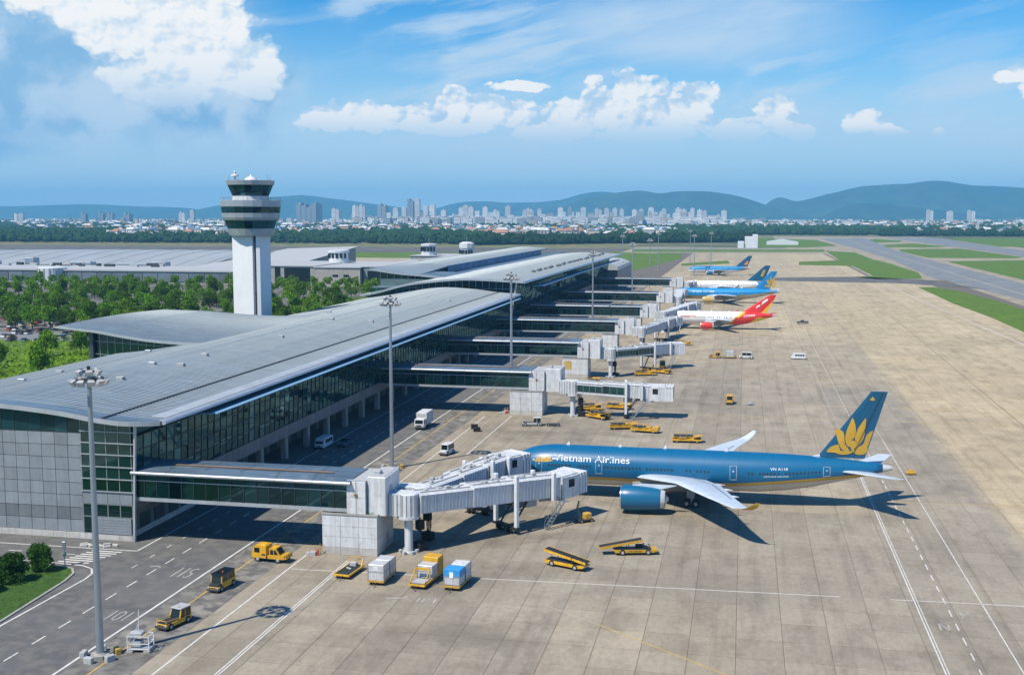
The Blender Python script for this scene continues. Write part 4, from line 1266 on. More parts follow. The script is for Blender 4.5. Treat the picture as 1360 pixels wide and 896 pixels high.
    for x, hh in ((xw, 8.9), (L - 3.6, 8.3)):
        for s in (-1, 1):
            mb = MB(); yy = s * 2.65
            zb = .9 if x == xw else zf(x) - .3
            mb.bbox(x - .32, x + .32, yy - .32, yy + .32, zb, hh + (.5 if s < 0 else 0), .08); part('lift_column', mb, WHITE2, t)
    mb = MB(); mb.box(xw - .4, xw + .4, -3.1, 3.1, .75, 1.2); mb.box(xw - .35, xw + .35, -2.4, 2.4, zf(xw) - .65, zf(xw) - .1)
    mb.bar((xw, -1.6, 1.0), (xw + 3.0, -1.6, zf(xw + 3) - .2), .22); mb.bar((xw, 1.6, 1.0), (xw + 3.0, 1.6, zf(xw + 3) - .2), .22)
    part('drive_frame', mb, STEELD, t)
    for s in (-1, 1):
        wheel(t, xw - .0, s * 1.0, .62, .62, .42); wheel(t, xw, s * 1.75, .62, .62, .42)
    # cab turned towards the aircraft
    ca = (cab if cab is not None else az) - az
    cb = bpy.data.objects.new('cab_pivot', None)
    bpy.data.objects.remove(cb)
    def rot(x, y): return (L + x * math.cos(ca) - y * math.sin(ca), x * math.sin(ca) + y * math.cos(ca))
    zc = z1
    mb = MB()
    out = [rot(*p) for p in ((-2.2, -2.2), (.6, -2.5), (2.4, -2.3), (2.4, 2.3), (.6, 2.5), (-2.2, 2.2))]
    mb.slab(out, zc - .25, zc + 3.25); mb.slab([rot(*p) for p in ((-2.0, -2.0), (2.2, -2.0), (2.2, 2.0), (-2.0, 2.0))], zc + 3.25, zc + 3.45)
    cbo = part('cab', mb, WHITE, t)
    for s in (-1, 1):
        mb = MB(); q = [rot(-.7, s * 2.42), rot(.6, s * 2.56), rot(.6, s * 2.46), rot(-.7, s * 2.3)]
        if s < 0: q = q[::1]
        mb.slab(q if s > 0 else q[::-1], zc + 1.5, zc + 2.8); part('window', mb, GLASSD, cbo)
    # folding canopy: pleats
    cm = MB()
    for k in range(5):
        x0_ = 2.4 + k * .38; i_ = .12 if k % 2 else 0
        for y0_, y1_, za_, zb_ in ((-2.45 + i_, -2.2, zc - .2, zc + 3.15 - i_), (2.2, 2.45 - i_, zc - .2, zc + 3.15 - i_)):
            cm.slab([rot(x0_, y0_), rot(x0_ + .36, y0_), rot(x0_ + .36, y1_), rot(x0_, y1_)], za_, zb_)
        cm.slab([rot(x0_, -2.45 + i_), rot(x0_ + .36, -2.45 + i_), rot(x0_ + .36, 2.45 - i_), rot(x0_, 2.45 - i_)], zc + 3.05 - i_, zc + 3.4 - i_)
    part('canopy', cm, WHITE2, t)
    if detail:
        # service stairs by the wheels
        st = MB(); n = 9
        xs = L - 2.5
        for k in range(n):
            z = lerp(.3, z1 - .3, k / (n - 1)); x = xs - 3.2 + 3.2 * k / (n - 1); st.box(x - .16, x + .16, -3.9, -3.0, z - .04, z)
        st.bar((xs - 3.3, -3.95, .15), (xs, -3.95, z1 - .3), .07, .2); st.bar((xs - 3.3, -2.95, .15), (xs, -2.95, z1 - .3), .07, .2)
        for yy in (-3.95, -2.95):
            st.bar((xs - 3.3, yy, 1.1), (xs, yy, z1 + .7), .05)
            for k in range(5): x = xs - 3.3 + 3.3 * k / 4; z = lerp(.15, z1 - .3, k / 4); st.bar((x, yy, z), (x, yy, z + 1.), .05)
        st.box(xs, xs + 1.2, -3.95, -2.2, z1 - .35, z1 - .28)
        part('service_stair', st, STEEL, t)
        hs = MB()
        for s in (-.8, .6): hs.tube((L - 5, s, zf(L - 5) - .5), (L - .5, s, zc - .6), .25, n=8)
        hs.bbox(L - 8, L - 5.8, -1.1, 1.1, zf(L - 7) - 1.3, zf(L - 7) - .05, .08)
        part('air_unit', hs, CANVAS, t)
        cs = MB()
        for k in range(3): cs.tube((1.2 + k * .35, -1.0 + k * .5, z0 - .4), (1.9 + k * .3, -.6 + k * .5, 2.2), .12, n=6); cs.tube((1.9 + k * .3, -.6 + k * .5, 2.2), (1.4 + k * .5, -.4 + k * .3, .15), .10, n=6)
        cs.bbox(1.3, 2.9, -.8, .9, .1, 1.3, .1); cs.bbox(1.5, 2.6, -.5, .6, 3.2, 4.6, .1)
        part('cable', cs, RUBBER, t)
    return t


LEAF2 = mk('weed_leaf', (.10, .26, .04), .7, 0, .3, 2.)
BR = [(154.2, -56.5, -50.6), (273.8, -52, -44), (340.2, -49.5, -42.5), (411, -46, -39), (479, -43, -36), (564, -42.5, -34.5), (688, -44, -36)]
ORD = ['nearest glazed fixed bridge with a brown pipe along its roof, above the dollies', 'second glazed fixed bridge from the front, over the parked grey jeep', 'third glazed fixed bridge from the front, ending at the rust-stained white box',
       'fourth glazed fixed bridge from the front, leading towards the red and yellow airliner', 'fifth glazed fixed bridge from the front, leading towards the far blue airliner', 'sixth glazed fixed bridge from the front, near the end of the taller terminal', 'farthest glazed fixed bridge, beside the last aircraft stand']
for k, (y, e, b_) in enumerate(BR): fixed_bridge(y, e, b_, ORD[k], None, k < 3)
PB = [(-60.3, -51.8, 154.0, 161.8), (-56.8, -48.5, 273.6, 281), (-54.1, -46.2, 340.0, 347), (-50.6, -45, 410.8, 418), (-48, -42.5, 478.8, 486), (-47, -41, 563.8, 571), (-48, -42, 687.8, 695)]
ORB = ['large white panelled box under the nearest bridge, weeds on its roof', 'white panelled box under the second bridge, beside the grey jeep', 'white panelled box with ochre stain under the third bridge', 'white box under the fourth bridge end', 'white box under the fifth bridge end', 'white box under the sixth bridge end', 'white box under the farthest bridge end']
for k, q in enumerate(PB):
    o = pier_box(*q, ORB[k], k < 2)
    if k == 2:
        mb = MB(); mb.box(.6, 2.9, -.02, 0, 2.6, 5.2); part('stain_patch', mb, mk('ochre_stain', (.50, .36, .10), .8, 0, .35, 1.2), o)
A45 = R(90)
jet_bridge((-47.9, 157.0), (-28.9, 179.8), 'white ribbed jet bridge nearest the camera, reaching the blue airliner behind its nose', .58, 6.1, 4.35, False, R(62))
jet_bridge((-47.4, 161.8), (-40.3, 189.4), 'white jet bridge at the nose of the large blue airliner, half hidden behind another', .62, 6.0, 4.9, False, R(58), post=False)
jet_bridge((-41.0, 274.8), (-20.6, 277.0), 'parked jet bridge with green glazed sides over yellow loaders', .58, 6.0, 4.7, True, 0)
jet_bridge((-39.6, 343.5), (-23.2, 371.0), 'long jet bridge with glazed sides from the third fixed bridge', .58, 6.0, 4.7, True, R(20))
jet_bridge((-36.2, 411), (-28.6, 466), 'jet bridge reaching the nose of the red and yellow airliner', .62, 6.0, 4.5, False, R(60))
jet_bridge((-33.2, 480), (-24.0, 545), 'grey-white jet bridge from the fifth fixed bridge, in front of the far blue airliner', .62, 6.0, 4.5, False, R(60), detail=False)
jet_bridge((-32.0, 568), (-35, 640), 'far jet bridge at the nose of the second blue airliner', .62, 6.0, 4.5, False, R(60), detail=False)
jet_bridge((-33.5, 691), (-33, 715), 'farthest jet bridge at the nose of the white airliner', .62, 6.0, 4.5, False, R(60), detail=False)

# ------------------------------------------------------------------ aircraft
def livery(name, kind):
    """body paint as bands on the fuselage: object space, x to the tail, z up, unit = metres from the axis / radius"""
    m = bpy.data.materials.new(name); m.use_nodes = True
    nt = m.node_tree; b = NB(nt); P = nt.nodes['Principled BSDF']
    pos = b.node('ShaderNodeTexCoord').outputs['Object']
    x, y, z = b.sep(pos)
    if kind == 'blue':
        top, mid, low = (.003, .120, .265), (.50, .31, .04), (.50, .49, .45)
        # stripe climbs gently towards the tail
        zz = b.m('SUBTRACT', z, b.mr(x, 40, 62, 0, 2.3))
        c = b.mix(b.m('GREATER_THAN', zz, -2.05), low, mid)
        c = b.mix(b.m('GREATER_THAN', zz, -1.50), c, top)
    elif kind == 'bluefar':
        top, mid, low = (.01, .26, .58), (.60, .38, .06), (.42, .40, .34)
        zz = b.m('SUBTRACT', z, b.mr(x, 36, 58, 0, 2.3))
        c = b.mix(b.m('GREATER_THAN', zz, -1.7), low, mid); c = b.mix(b.m('GREATER_THAN', zz, -1.2), c, top)
    elif kind == 'red':
        d = b.m('SUBTRACT', x, b.m('MULTIPLY', z, 1.25))
        c = b.mix(b.m('GREATER_THAN', d, 29.5), (.80, .80, .79), (.76, .50, .03))
        c = b.mix(b.m('GREATER_THAN', d, 31.0), c, (.72, .035, .03))
        c = b.mix(b.m('MULTIPLY', b.m('GREATER_THAN', d, 38.5), b.m('LESS_THAN', z, .6)), c, (.76, .50, .03))
    elif kind == 'white':
        c = b.mix(b.m('GREATER_THAN', z, -1.2), (.5, .5, .5), (.80, .80, .79))
        c = b.mix(b.m('GREATER_THAN', b.m('ADD', x, b.m('MULTIPLY', z, .8)), 49.), c, (.02, .2, .45))
    else:
        c = b.mix(b.m('GREATER_THAN', z, -.3), (.76, .77, .78), (.02, .25, .52))
        c = b.mix(b.m('GREATER_THAN', b.m('SUBTRACT', x, b.m('MULTIPLY', z, 1.2)), 44.), c, (.70, .20, .03))
    n = b.noise(pos, .35, 6, .6)
    f = b.mr(n, .3, .7, .93, 1.07)
    pl = b.m('LESS_THAN', b.m('FRACT', b.m('MULTIPLY', x, 1 / 5.8)), .012)
    f = b.m('MULTIPLY', f, b.mr(pl, 0, 1, 1, .75))
    c = b.mix(1., c, b.comb(f, f, f), 'MULTIPLY')
    nt.links.new(c, P.inputs['Base Color'])
    P.inputs['Roughness'].default_value = .38
    P.inputs['Coat Weight'].default_value = .12
    P.inputs['Coat Roughness'].default_value = .12
    return m


WINGW = mk('pale_wing_paint', (.56, .64, .72), .35, 0, .08, .4, streak=.1, coat=.2)
GOLD = mk('gold_emblem_paint', (.52, .32, .035), .4, 0, .06)
EBLUE = mk('engine_blue_paint', (.004, .12, .25), .36, 0, .06, .4, coat=.2)
TBLUE = mk('tail_blue_paint', (.004, .085, .18), .32, 0, .06, .3, coat=.3)
CHROME = mk('engine_lip_metal', (.68, .70, .72), .22, .9, .05)
LETT = mk('white_lettering_paint', (.85, .86, .86), .4, 0, .03)


def foil(c, le, z, th, n=7):
    """wing section outline in x,z from the leading edge"""
    up = [(le + c * (.5 - .5 * math.cos(math.pi * k / n))) for k in range(n + 1)]
    def t_(x): q = (x - le) / c; return th * c * 5 * (.2969 * math.sqrt(max(q, 0)) - .126 * q - .3516 * q * q + .2843 * q ** 3 - .1015 * q ** 4)
    return [(x, z + t_(x)) for x in up] + [(x, z - t_(x) * .7) for x in up[-2:0:-1]]


def aircraft(name, label, loc, L, r, kind, fin_pts, emblem=None, big=False, engines=(24, 12, 2.05, 7.4), tail_mat=None, eng_mat=None, rz=0., span=29.):
    t = thing(name, label, 'airliner', loc, rz)
    zc = 5.45 if big else r * 1.6 + .2
    st = [(0, .02, -.85), (.003, .24, -.80), (.010, .42, -.70), (.022, .60, -.52), (.040, .76, -.34), (.062, .88, -.17), (.09, .96, -.06), (.125, 1, 0), (.2, 1, 0), (.3, 1, 0), (.4, 1, 0), (.5, 1, 0), (.6, 1, 0), (.67, .985, .02), (.735, .91, .09), (.80, .77, .21), (.86, .60, .35), (.915, .42, .47), (.955, .28, .55), (.975, .20, .59)]
    n = 40
    mb = MB()
    rg = [[(q * L, rr * r * 1.0 * math.sin(a), zz * r * (.36 if q < .2 else .8) + rr * r * math.cos(a)) for a in frange(0, 2 * math.pi, n)[:-1]] for q, rr, zz in st]
    mb.loft(rg)
    fu = part('fuselage', mb, livery(name + '_livery_' + kind, kind), t, smooth=180, loc=(0, 0, zc))

    def skin(x, th):
        """point on the near side, th degrees above the horizontal"""
        q = x / L
        for a, c in zip(st, st[1:]):
            if a[0] <= q <= c[0]:
                k = (q - a[0]) / (c[0] - a[0]); rr = lerp(a[1], c[1], k); zz = lerp(a[2], c[2], k); break
        else: rr, zz = st[-1][1:]
        return rr * r, zz * r * (.36 if q < .2 else .8)

    def near(x, th, out=.012, side=-1):
        rr, dz = skin(x, th); rr += out
        return Vector((x, side * rr * math.cos(R(th)), dz + rr * math.sin(R(th))))
    mb = MB(); a = st[-1]
    mb.loft([[(q * L, rr * r * math.sin(g), .8 * zz * r + rr * r * math.cos(g)) for g in frange(0, 2 * math.pi, 20)[:-1]] for q, rr, zz in ((.975, .205, .59), (.99, .15, .61), (.9995, .09, .625))])
    part('tail_cone', mb, ALU, t, smooth=50, loc=(0, 0, zc))
    mb = MB()
    for q, h in ((.16, .5), (.3, .4), (.42, .55), (.58, .4)): mb.prism([(q * L - .35, r - .05), (q * L + .3, r - .05), (q * L + .25, r + h), (q * L - .05, r + h)], -.05, .05)
    part('antenna', mb, LETT, fu)
    # cockpit panes: dark band round the nose
    mb = MB()
    for side in (-1, 1):
        for k, (xa, xb, ta, tb) in enumerate(((.011, .020, 32, 62), (.0205, .031, 28, 58), (.0315, .042, 26, 50))):
            ps = [near(xa * L, ta, .03, side), near(xb * L, ta - 3, .03, side), near(xb * L, tb, .03, side), near(xa * L, tb, .03, side)]
            m2 = MB(); m2.poly(ps if side < 0 else ps[::-1]); o = part('cockpit_pane', m2, GLASSD, fu)
    # windows
    mb = MB()
    wt = 7 if big else 9
    x = .115 * L; dx = .62 if big else .95
    while x < .845 * L:
        q = x / L
        if not any(abs(q - k) < .014 for k in (.10, .25, .46, .62, .835)) and not (.545 < q < .60 and big):
            for side in (-1, 1):
                h = 3.3 if big else 4; w = .17 if big else .22
                if random.Random(int(x * 10)).random() < .9:
                    ps = [near(x - w, wt - h, .015, side), near(x + w, wt - h, .015, side), near(x + w, wt + h, .015, side), near(x - w, wt + h, .015, side)]
                    mb.poly(ps if side < 0 else ps[::-1])
        x += dx
    part('window_row', mb, FRAMED, fu, kind='stuff')
    # doors: thin pale outlines
    for q in ((.088, .25, .60, .835) if big else (.1, .83)):
        mb = MB(); hw = .55; t0, t1 = (-13, 27) if big else (-18, 22)
        fr = [(q * L - hw, t0), (q * L + hw, t0), (q * L + hw, t1), (q * L - hw, t1)]
        for (xa, ta), (xb, tb) in zip(fr, fr[1:] + fr[:1]):
            k = 6
            for i in range(k):
                p = near(lerp(xa, xb, i / k), lerp(ta, tb, i / k), .012); e = near(lerp(xa, xb, (i + 1) / k), lerp(ta, tb, (i + 1) / k), .012); mb.bar(p, e, .06, .06)
        mb.poly([near(q * L - .12, 9, .02), near(q * L + .12, 9, .02), near(q * L + .12, 14, .02), near(q * L - .12, 14, .02)])
        part('door', mb, ALU if big else FRAMED, fu)
    # wings
    for s in (-1, 1):
        rx = .343 * L; zr = zc - r * .34
        sec = [(0, rx - 1.0, .205 * L, zr - .3, .12), (.105, rx + .3, .185 * L, zr, .12), (.35, rx + .115 * L, .112 * L, zr + .9, .10), (.7, rx + .20 * L, .066 * L, zr + 1.25, .09), (.93, rx + .262 * L, .036 * L, zr + 1.45, .08)]
        mb = MB()
        rings = [[(px_, s * span * q, pz) for px_, pz in foil(c, le, z, th)] for q, le, c, z, th in sec]
        mb.loft(rings)
        wg = part('wing', mb, WINGW, t, smooth=40)
        mb = MB()
        tips = [(.931, rx + .262 * L, .036 * L, zr + 1.45), (.965, rx + .276 * L, .028 * L, zr + 1.65), (.99, rx + .294 * L, .02 * L, zr + 2.2), (1.0, rx + .31 * L, .010 * L, zr + 3.0)]
        mb.loft([[(px_, s * span * q, pz) for px_, pz in foil(c, le, z, .08)] for q, le, c, z in tips])
        part('winglet', mb, GOLD if 'blue' in kind and s < 0 else WINGW if 'blue' in kind else (REDP if kind == 'red' else EBLUE), wg, smooth=40)
        # flap lines and actuator fairings
        mb = MB()
        for q, le, c, z in ((.22, rx + .055 * L, .15 * L, zr + .35), (.40, rx + .13 * L, .105 * L, zr + .8), (.58, rx + .17 * L, .085 * L, zr + 1.0)):
            mb.loft([[(xx, s * span * q + w * math.cos(a), z - .25 + w * math.sin(a)) for a in frange(0, 2 * math.pi, 6)[:-1]] for xx, w in ((le + c * .6, .05), (le + c * .85, .3), (le + c * 1.08, .22), (le + c * 1.22, .04))])
        part('flap_fairing', mb, WINGW, wg, smooth=50)
        mb = MB()
        for (qa, la, ca, za), (qb, lb, cb_, zb) in (((.12, rx + .6, .18 * L, zr + .25), (.36, rx + .117 * L, .11 * L, zr + 1.05)), ((.37, rx + .12 * L, .109 * L, zr + 1.06), (.72, rx + .205 * L, .064 * L, zr + 1.36))):
            p, e = Vector((la + ca * .78, s * span * qa, za + .28)), Vector((lb + cb_ * .78, s * span * qb, zb + .10)); mb.bar(p, e, .08, .05)
        part('flap_seam', mb, STEEL, wg)
        # engine
        ex, ey, er, el = engines; ez = er + .45 if big else er + .55
        mb = MB(); m_ = 28
        def er_(prof): return [[(ex + px_, s * ey + rr * math.sin(a), ez + rr * math.cos(a)) for a in frange(0, 2 * math.pi, m_)[:-1]] for px_, rr in prof]
        mb.loft(er_([(.12, er * .93), (.6, er * .99), (1.6, er * 1.02), (3.2, er * 1.0), (el * .72, er * .92), (el * .9, er * .82), (el * .9, er * .74)]), caps=(False, False))
        mb.loft(er_([(.12, er * .86), (.9, er * .80), (1.8, er * .80)])[::-1], caps=(False, False))
        en = part('engine', mb, eng_mat or EBLUE, t, smooth=45)
        mb = MB(); mb.loft(er_([(.0, er * .89), (-.02, er * .92), (.12, er * .945), (.14, er * .94)]), caps=(False, False)); mb.loft(er_([(0, er * .89), (.14, er * .85)])[::-1], caps=(False, False)); part('intake_lip', mb, CHROME, en, smooth=50)
        mb = MB(); mb.loft(er_([(1.2, .02), (1.25, .12 * er), (1.7, .3 * er)]), caps=(False, False)); mb.loft(er_([(1.75, er * .8), (1.76, .02)]), caps=(False, False)); part('fan', mb, STEELD, en)
        mb = MB(); mb.loft(er_([(el * .88, er * .8), (el * .98, er * .7), (el, er * .66)]), caps=(False, False)); mb.loft(er_([(el * .9, er * .5), (el * 1.02, er * .34), (el * 1.08, er * .08)])); part('nozzle', mb, ALU, en, smooth=50)
        mb = MB(); mb.loft([[(ex + 1.2, s * ey - .25, ez + er * .95), (ex + 1.2, s * ey + .25, ez + er * .95), (ex + el * .9, s * ey + .3, ez + er * .8), (ex + el * .9, s * ey - .3, ez + er * .8)], [(ex + el * .45, s * ey - .2, zr + .75), (ex + el * .45, s * ey + .2, zr + .75), (ex + el * 1.25, s * ey + .2, zr + .7), (ex + el * 1.25, s * ey - .2, zr + .7)]]); part('pylon', mb, WINGW, en)
        # tailplane
        mb = MB(); tx = .855 * L; tz = zc + (.95 if big else .42 * r)
        ts = .335 * span
        mb.loft([[(px_, s * yy, pz) for px_, pz in foil(c, le, z, .09, 6)] for yy, le, c, z in ((.5, tx, .095 * L, tz), (ts, tx + .123 * L, .036 * L, tz + ts * .11))])
        part('tailplane', mb, (WINGW if kind != 'red' else REDP), t, smooth=40)
        # main gear
        gx = .495 * L; gy = 5.0 if big else 3.4
        mb = MB(); mb.tube((gx, s * gy, zr), (gx, s * gy, .7), .22, n=8); mb.tube((gx - .6, s * (gy - 1.4), zr), (gx, s * gy, 1.6), .12, n=6); mb.box(gx - .9, gx + .9, s * gy - .12, s * gy + .12, .55, .8); mb.box(gx - .8, gx + .5, s * (gy - .75) - .06, s * (gy - .75) + .06, 1.2, 2.6)
        gr = part('main_gear', mb, STEEL, t)
        for dx_ in (-.78, .78) if big else (0,):
            for dy in (-.52, .52): wheel(t, gx + dx_, s * gy + dy, .66 if big else .6, .66 if big else .6, .46)
    # belly fairing
    mb = MB(); mb.loft([[(x_, w * math.cos(a), zc - r * .62 + h * math.sin(a)) for a in frange(0, 2 * math.pi, 16)[:-1]] for x_, w, h in ((.30 * L, .4, .2), (.34 * L, r * .82, r * .5), (.42 * L, r * .98, r * .62), (.52 * L, r * .9, r * .55), (.60 * L, .4, .2))])
    part('belly_fairing', mb, mk('belly_paint_' + kind, (.42, .42, .40), .4), t, smooth=60)
    gx = .085 * L
    mb = MB(); mb.tube((gx, 0, zc - r * .6), (gx, 0, .5), .16, n=8); mb.bar((gx, 0, 1.4), (gx + 1.6, 0, zc - r * .8), .12); part('nose_gear', mb, STEEL, t)
    for dy in (-.3, .3): wheel(t, gx, dy, .5, .5, .3)
    # fin
    mb = MB()
    n2 = len(fin_pts)
    base, tip = fin_pts[:2], fin_pts[2:]
    (lx0, lz0), (lx1, lz1), (tx1, tz1), (tx0, tz0) = fin_pts
    rings = []
    for k in range(7):
        q = k / 6; le = lerp(lx0, lx1, q); te = lerp(tx0, tx1, q); z_ = lerp(lz0, lz1, q); zt_ = lerp(tz0, tz1, q); c = te - le; th = lerp(.085, .07, q)
        prof = foil(c, le, 0, th, 6)
        rings.append([(x_, y_, lerp(z_, zt_, (x_ - le) / c)) for x_, y_ in prof])
    mb.loft(rings)
    fn = part('tail_fin', mb, tail_mat or TBLUE, t, smooth=40)
    mb = MB(); mb.bar((lerp(tx0, lx0, .26), -.32, lz0 + .6), (lerp(tx1, lx1, .3), -.12, lz1 - .1), .05, .05); part('rudder_seam', mb, FRAMED, fn)
    if big:
        mb = MB(); mb.loft([[(lx0 - 2.2, -.02, lz0 - .35), (lx0 - 2.2, .02, lz0 - .35), (lx0 - 2.2, .02, lz0 - .4), (lx0 - 2.2, -.02, lz0 - .4)], [(lx0 + .4, -.22, lz0 + .45), (lx0 + .4, .22, lz0 + .45), (lx0 + .4, .22, lz0 - .6), (lx0 + .4, -.22, lz0 - .6)]]); part('fin_fillet', mb, WHITE2, fn)
    if emblem:
        for nm, pl, mat in emblem:
            for s in (-1, 1):
                # petals follow the fin's section
                def yz(x_, z_):
                    q = min(1, max(0, (z_ - lz0) / (lz1 - lz0))); le = lerp(lx0, lx1, q); te = lerp(tx0, tx1, q); c = te - le; u = min(.98, max(.01, (x_ - le) / c))
                    th = lerp(.085, .07, q); return th * c * 5 * (.2969 * math.sqrt(u) - .126 * u - .3516 * u * u + .2843 * u ** 3 - .1015 * u ** 4)
                mb = MB()
                cxx = sum(p[0] for p in pl) / len(pl); czz = sum(p[1] for p in pl) / len(pl)
                vs = [(x_, s * (yz(x_, z_) + .03), z_) for x_, z_ in pl]; vc = (cxx, s * (yz(cxx, czz) + .045), czz)
                k = len(vs); mb.add(vs + [vc], [((i, (i + 1) % k, k) if s < 0 else ((i + 1) % k, i, k)) for i in range(k)])
                part(nm, mb, mat, fn)
    t['_'] = 0
    del t['_']
    return t, fu, near


def text_on(fu, near, txt, x0, h, th0, width, mat, name='lettering', flip=1, r=3.45):
    """letters laid on the near side of the fuselage"""
    cu = bpy.data.curves.new('lettering', 'FONT'); cu.body = txt; cu.size = h * 1.4; cu.resolution_u = 3
    ob = bpy.data.objects.new('lettering_source', cu); COL.objects.link(ob)
    dg = bpy.context.evaluated_depsgraph_get()
    me = bpy.data.meshes.new_from_object(ob.evaluated_get(dg))
    bpy.data.objects.remove(ob); bpy.data.curves.remove(cu)
    import bmesh
    bm = bmesh.new(); bm.from_mesh(me)
    xs = [v.co.x for v in bm.verts]; w = max(xs) - min(xs); xm = min(xs)
    for v in bm.verts:
        x = x0 + (v.co.x - xm) * width / w; th = th0 + math.degrees(v.co.y / r)
        v.co = near(x, th, .02)
    bm.to_mesh(me); bm.free()
    me.materials.clear(); me.materials.append(mat)
    return put(name, me, fu)


def sm_poly(p, n=3):
    """closed Catmull-Rom outline"""
    out = []; m = len(p)
    for i in range(m):
        p0, p1, p2, p3 = p[i - 1], p[i], p[(i + 1) % m], p[(i + 2) % m]
        for k in range(n):
            t = k / n
            out.append(tuple(.5 * (2 * p1[a] + (p2[a] - p0[a]) * t + (2 * p0[a] - 5 * p1[a] + 4 * p2[a] - p3[a]) * t * t + (3 * p1[a] - p0[a] - 3 * p2[a] + p3[a]) * t ** 3) for a in (0, 1)))
    return out


PET = [[(14.5, 9.6), (15.2, 10.5), (16.2, 10.9), (16.5, 10.7), (16.6, 10.1), (16.9, 9.6), (17.6, 9.5), (18.3, 9.9), (18.7, 9.6), (18.0, 9.3), (16.8, 9.2), (15.8, 9.5)],
       [(15.7, 13.3), (16.5, 13.5), (17.2, 13.0), (17.4, 11.9), (17.5, 10.8), (18.2, 10.1), (17.8, 9.8), (17.0, 10.1), (16.4, 11.2), (16.1, 12.3)],
       [(18.6, 15.6), (19.1, 14.3), (19.2, 13.2), (19.0, 12.3), (18.4, 11.5), (18.2, 10.6), (17.7, 11.0), (17.5, 12.1), (17.7, 13.4), (18.2, 14.7)],
       [(20.8, 15.6), (20.7, 13.7), (20.5, 12.2), (19.9, 11.1), (19.4, 10.5), (19.4, 11.4), (19.05, 12.0), (19.15, 12.6), (19.6, 13.9), (20.2, 14.9)],
       [(22.0, 13.5), (21.6, 12.0), (21.2, 10.7), (20.5, 9.9), (19.5, 9.9), (19.1, 10.2), (19.9, 10.3), (20.6, 11.4), (21.0, 12.7)],
       [(21.2, 10.6), (20.9, 9.5), (19.7, 9.25), (18.9, 9.6), (18.7, 10.1), (19.4, 9.8), (20.5, 9.95)]]
X0 = -40.8
emb = [('emblem_petal', sm_poly([(x - X0, z) for x, z in p]), GOLD) for p in PET]
emb.append(('emblem_petal', sm_poly([(18.8 - X0 + .62 * math.cos(a), 11.0 + .75 * math.sin(a)) for a in frange(0, 2 * math.pi, 8)[:-1]], 2), GOLD))
emb.append(('emblem_petal', [(18.45 - X0, 10.5), (19.1 - X0, 10.5), (18.95 - X0, 9.7), (18.65 - X0, 9.7)], GOLD))
emb.append(('small_emblem', [(21.3 - X0, 18.75), (21.7 - X0, 18.6), (22.2 - X0, 18.75), (22.0 - X0, 19.0), (21.75 - X0, 19.35), (21.5 - X0, 19.0)], GOLD))
FIN1 = [(13.0 - X0, 8.6), (21.5 - X0, 20.2), (24.2 - X0, 20.2), (20.8 - X0, 8.6)]
ac, fu, near = aircraft('airliner', 'large blue airliner with gold lotus on its tail, parked at the nearest jet bridges', (X0, 197.2, 0), 66.2, 3.45, 'blue', FIN1, emb, True, engines=(21.3, 10.9, 2.15, 7.4))
text_on(fu, near, 'Vietnam Airlines', -32.3 - X0, 1.22, 20, 13.4, LETT)
text_on(fu, near, 'VN A118', 5.1 - X0, .5, 17, 2.9, LETT)
text_on(fu, near, 'VIETNAM AIRLINES', 4.0 - X0, .28, -4, 4.2, LETT)
# gold emblem and white sweep before the name
mb = MB()
for pl in ([(0, 20), (1.0, 27), (2.6, 27), (3.6, 20), (2.6, 16), (1.0, 16)], [(1.3, 27), (1.8, 38), (2.3, 27)], [(.3, 26), (.9, 33), (1.3, 27)], [(2.3, 27), (2.8, 33), (3.3, 26)]):
    mb.poly([near(-36.0 - X0 + x, th, .022) for x, th in pl])
part('emblem', mb, GOLD, fu)
mb = MB(); mb.poly([near(-39.2 - X0 + .9, 25, .018), near(-36 - X0, 22, .018), near(-35.8 - X0, 27, .018)]); mb.poly([near(-32.6 - X0, 24, .018), near(-30.9 - X0, 26.0, .018), near(-32.6 - X0, 28, .018)]); part('emblem_sweep', mb, LETT, fu)

FINR = [(32 + 1, 7.6), (44.6, 15.2), (47.4, 15.2), (43.4, 7.4)]
RTAIL = livery('red_tail_paint', 'red')


def red_tail():
    m = bpy.data.materials.new('red_yellow_tail'); m.use_nodes = True; b = NB(m.node_tree)
    x, y, z = b.sep(b.node('ShaderNodeTexCoord').outputs['Object'])
    c = b.mix(b.m('GREATER_THAN', b.m('SUBTRACT', x, b.m('MULTIPLY', z, .95)), 34.0), (.72, .035, .03), (.76, .50, .03))
    m.node_tree.links.new(c, m.node_tree.nodes['Principled BSDF'].inputs['Base Color']); m.node_tree.nodes['Principled BSDF'].inputs['Roughness'].default_value = .35
    return m


wemb = [('emblem', [(41.0, 10.8), (43.6, 12.6), (43.9, 13.6), (42.8, 13.2), (41.5, 12.2)], LETT), ('emblem', [(38.6, 9.2), (40.4, 10.2), (40.6, 11.0), (39.2, 10.4)], LETT)]
_, fr_, nr_ = aircraft('airliner', 'white airliner with red and yellow tail and red engines', (-33.4, 500, 0), 47., 2.9, 'red', FINR, wemb, False, engines=(15.5, 8.2, 1.6, 5.6), tail_mat=red_tail(), eng_mat=REDP, span=20)
mb = MB()
for k in range(9):
    mb.poly([nr_(4.6 + k * .95, 10, .02), nr_(5.2 + k * .95, 10, .02), nr_(5.3 + k * .95, 10 + (22 if k < 2 else 12), .02), nr_(4.7 + k * .95, 10 + (22 if k < 2 else 12), .02)])
part('lettering', mb, REDP, fr_)
mb = MB()
for k in range(5): mb.poly([nr_(33.5 + k * 1.0, 14 + k, .02), nr_(34.3 + k * 1.0, 14 + k, .02), nr_(34.5 + k * 1.0, 32 + k, .02), nr_(33.7 + k * 1.0, 32 + k, .02)])
part('lettering', mb, LETT, fr_)
f2 = [(46, 8.0), (55.0, 18.0), (58.6, 18.0), (54.5, 7.6)]
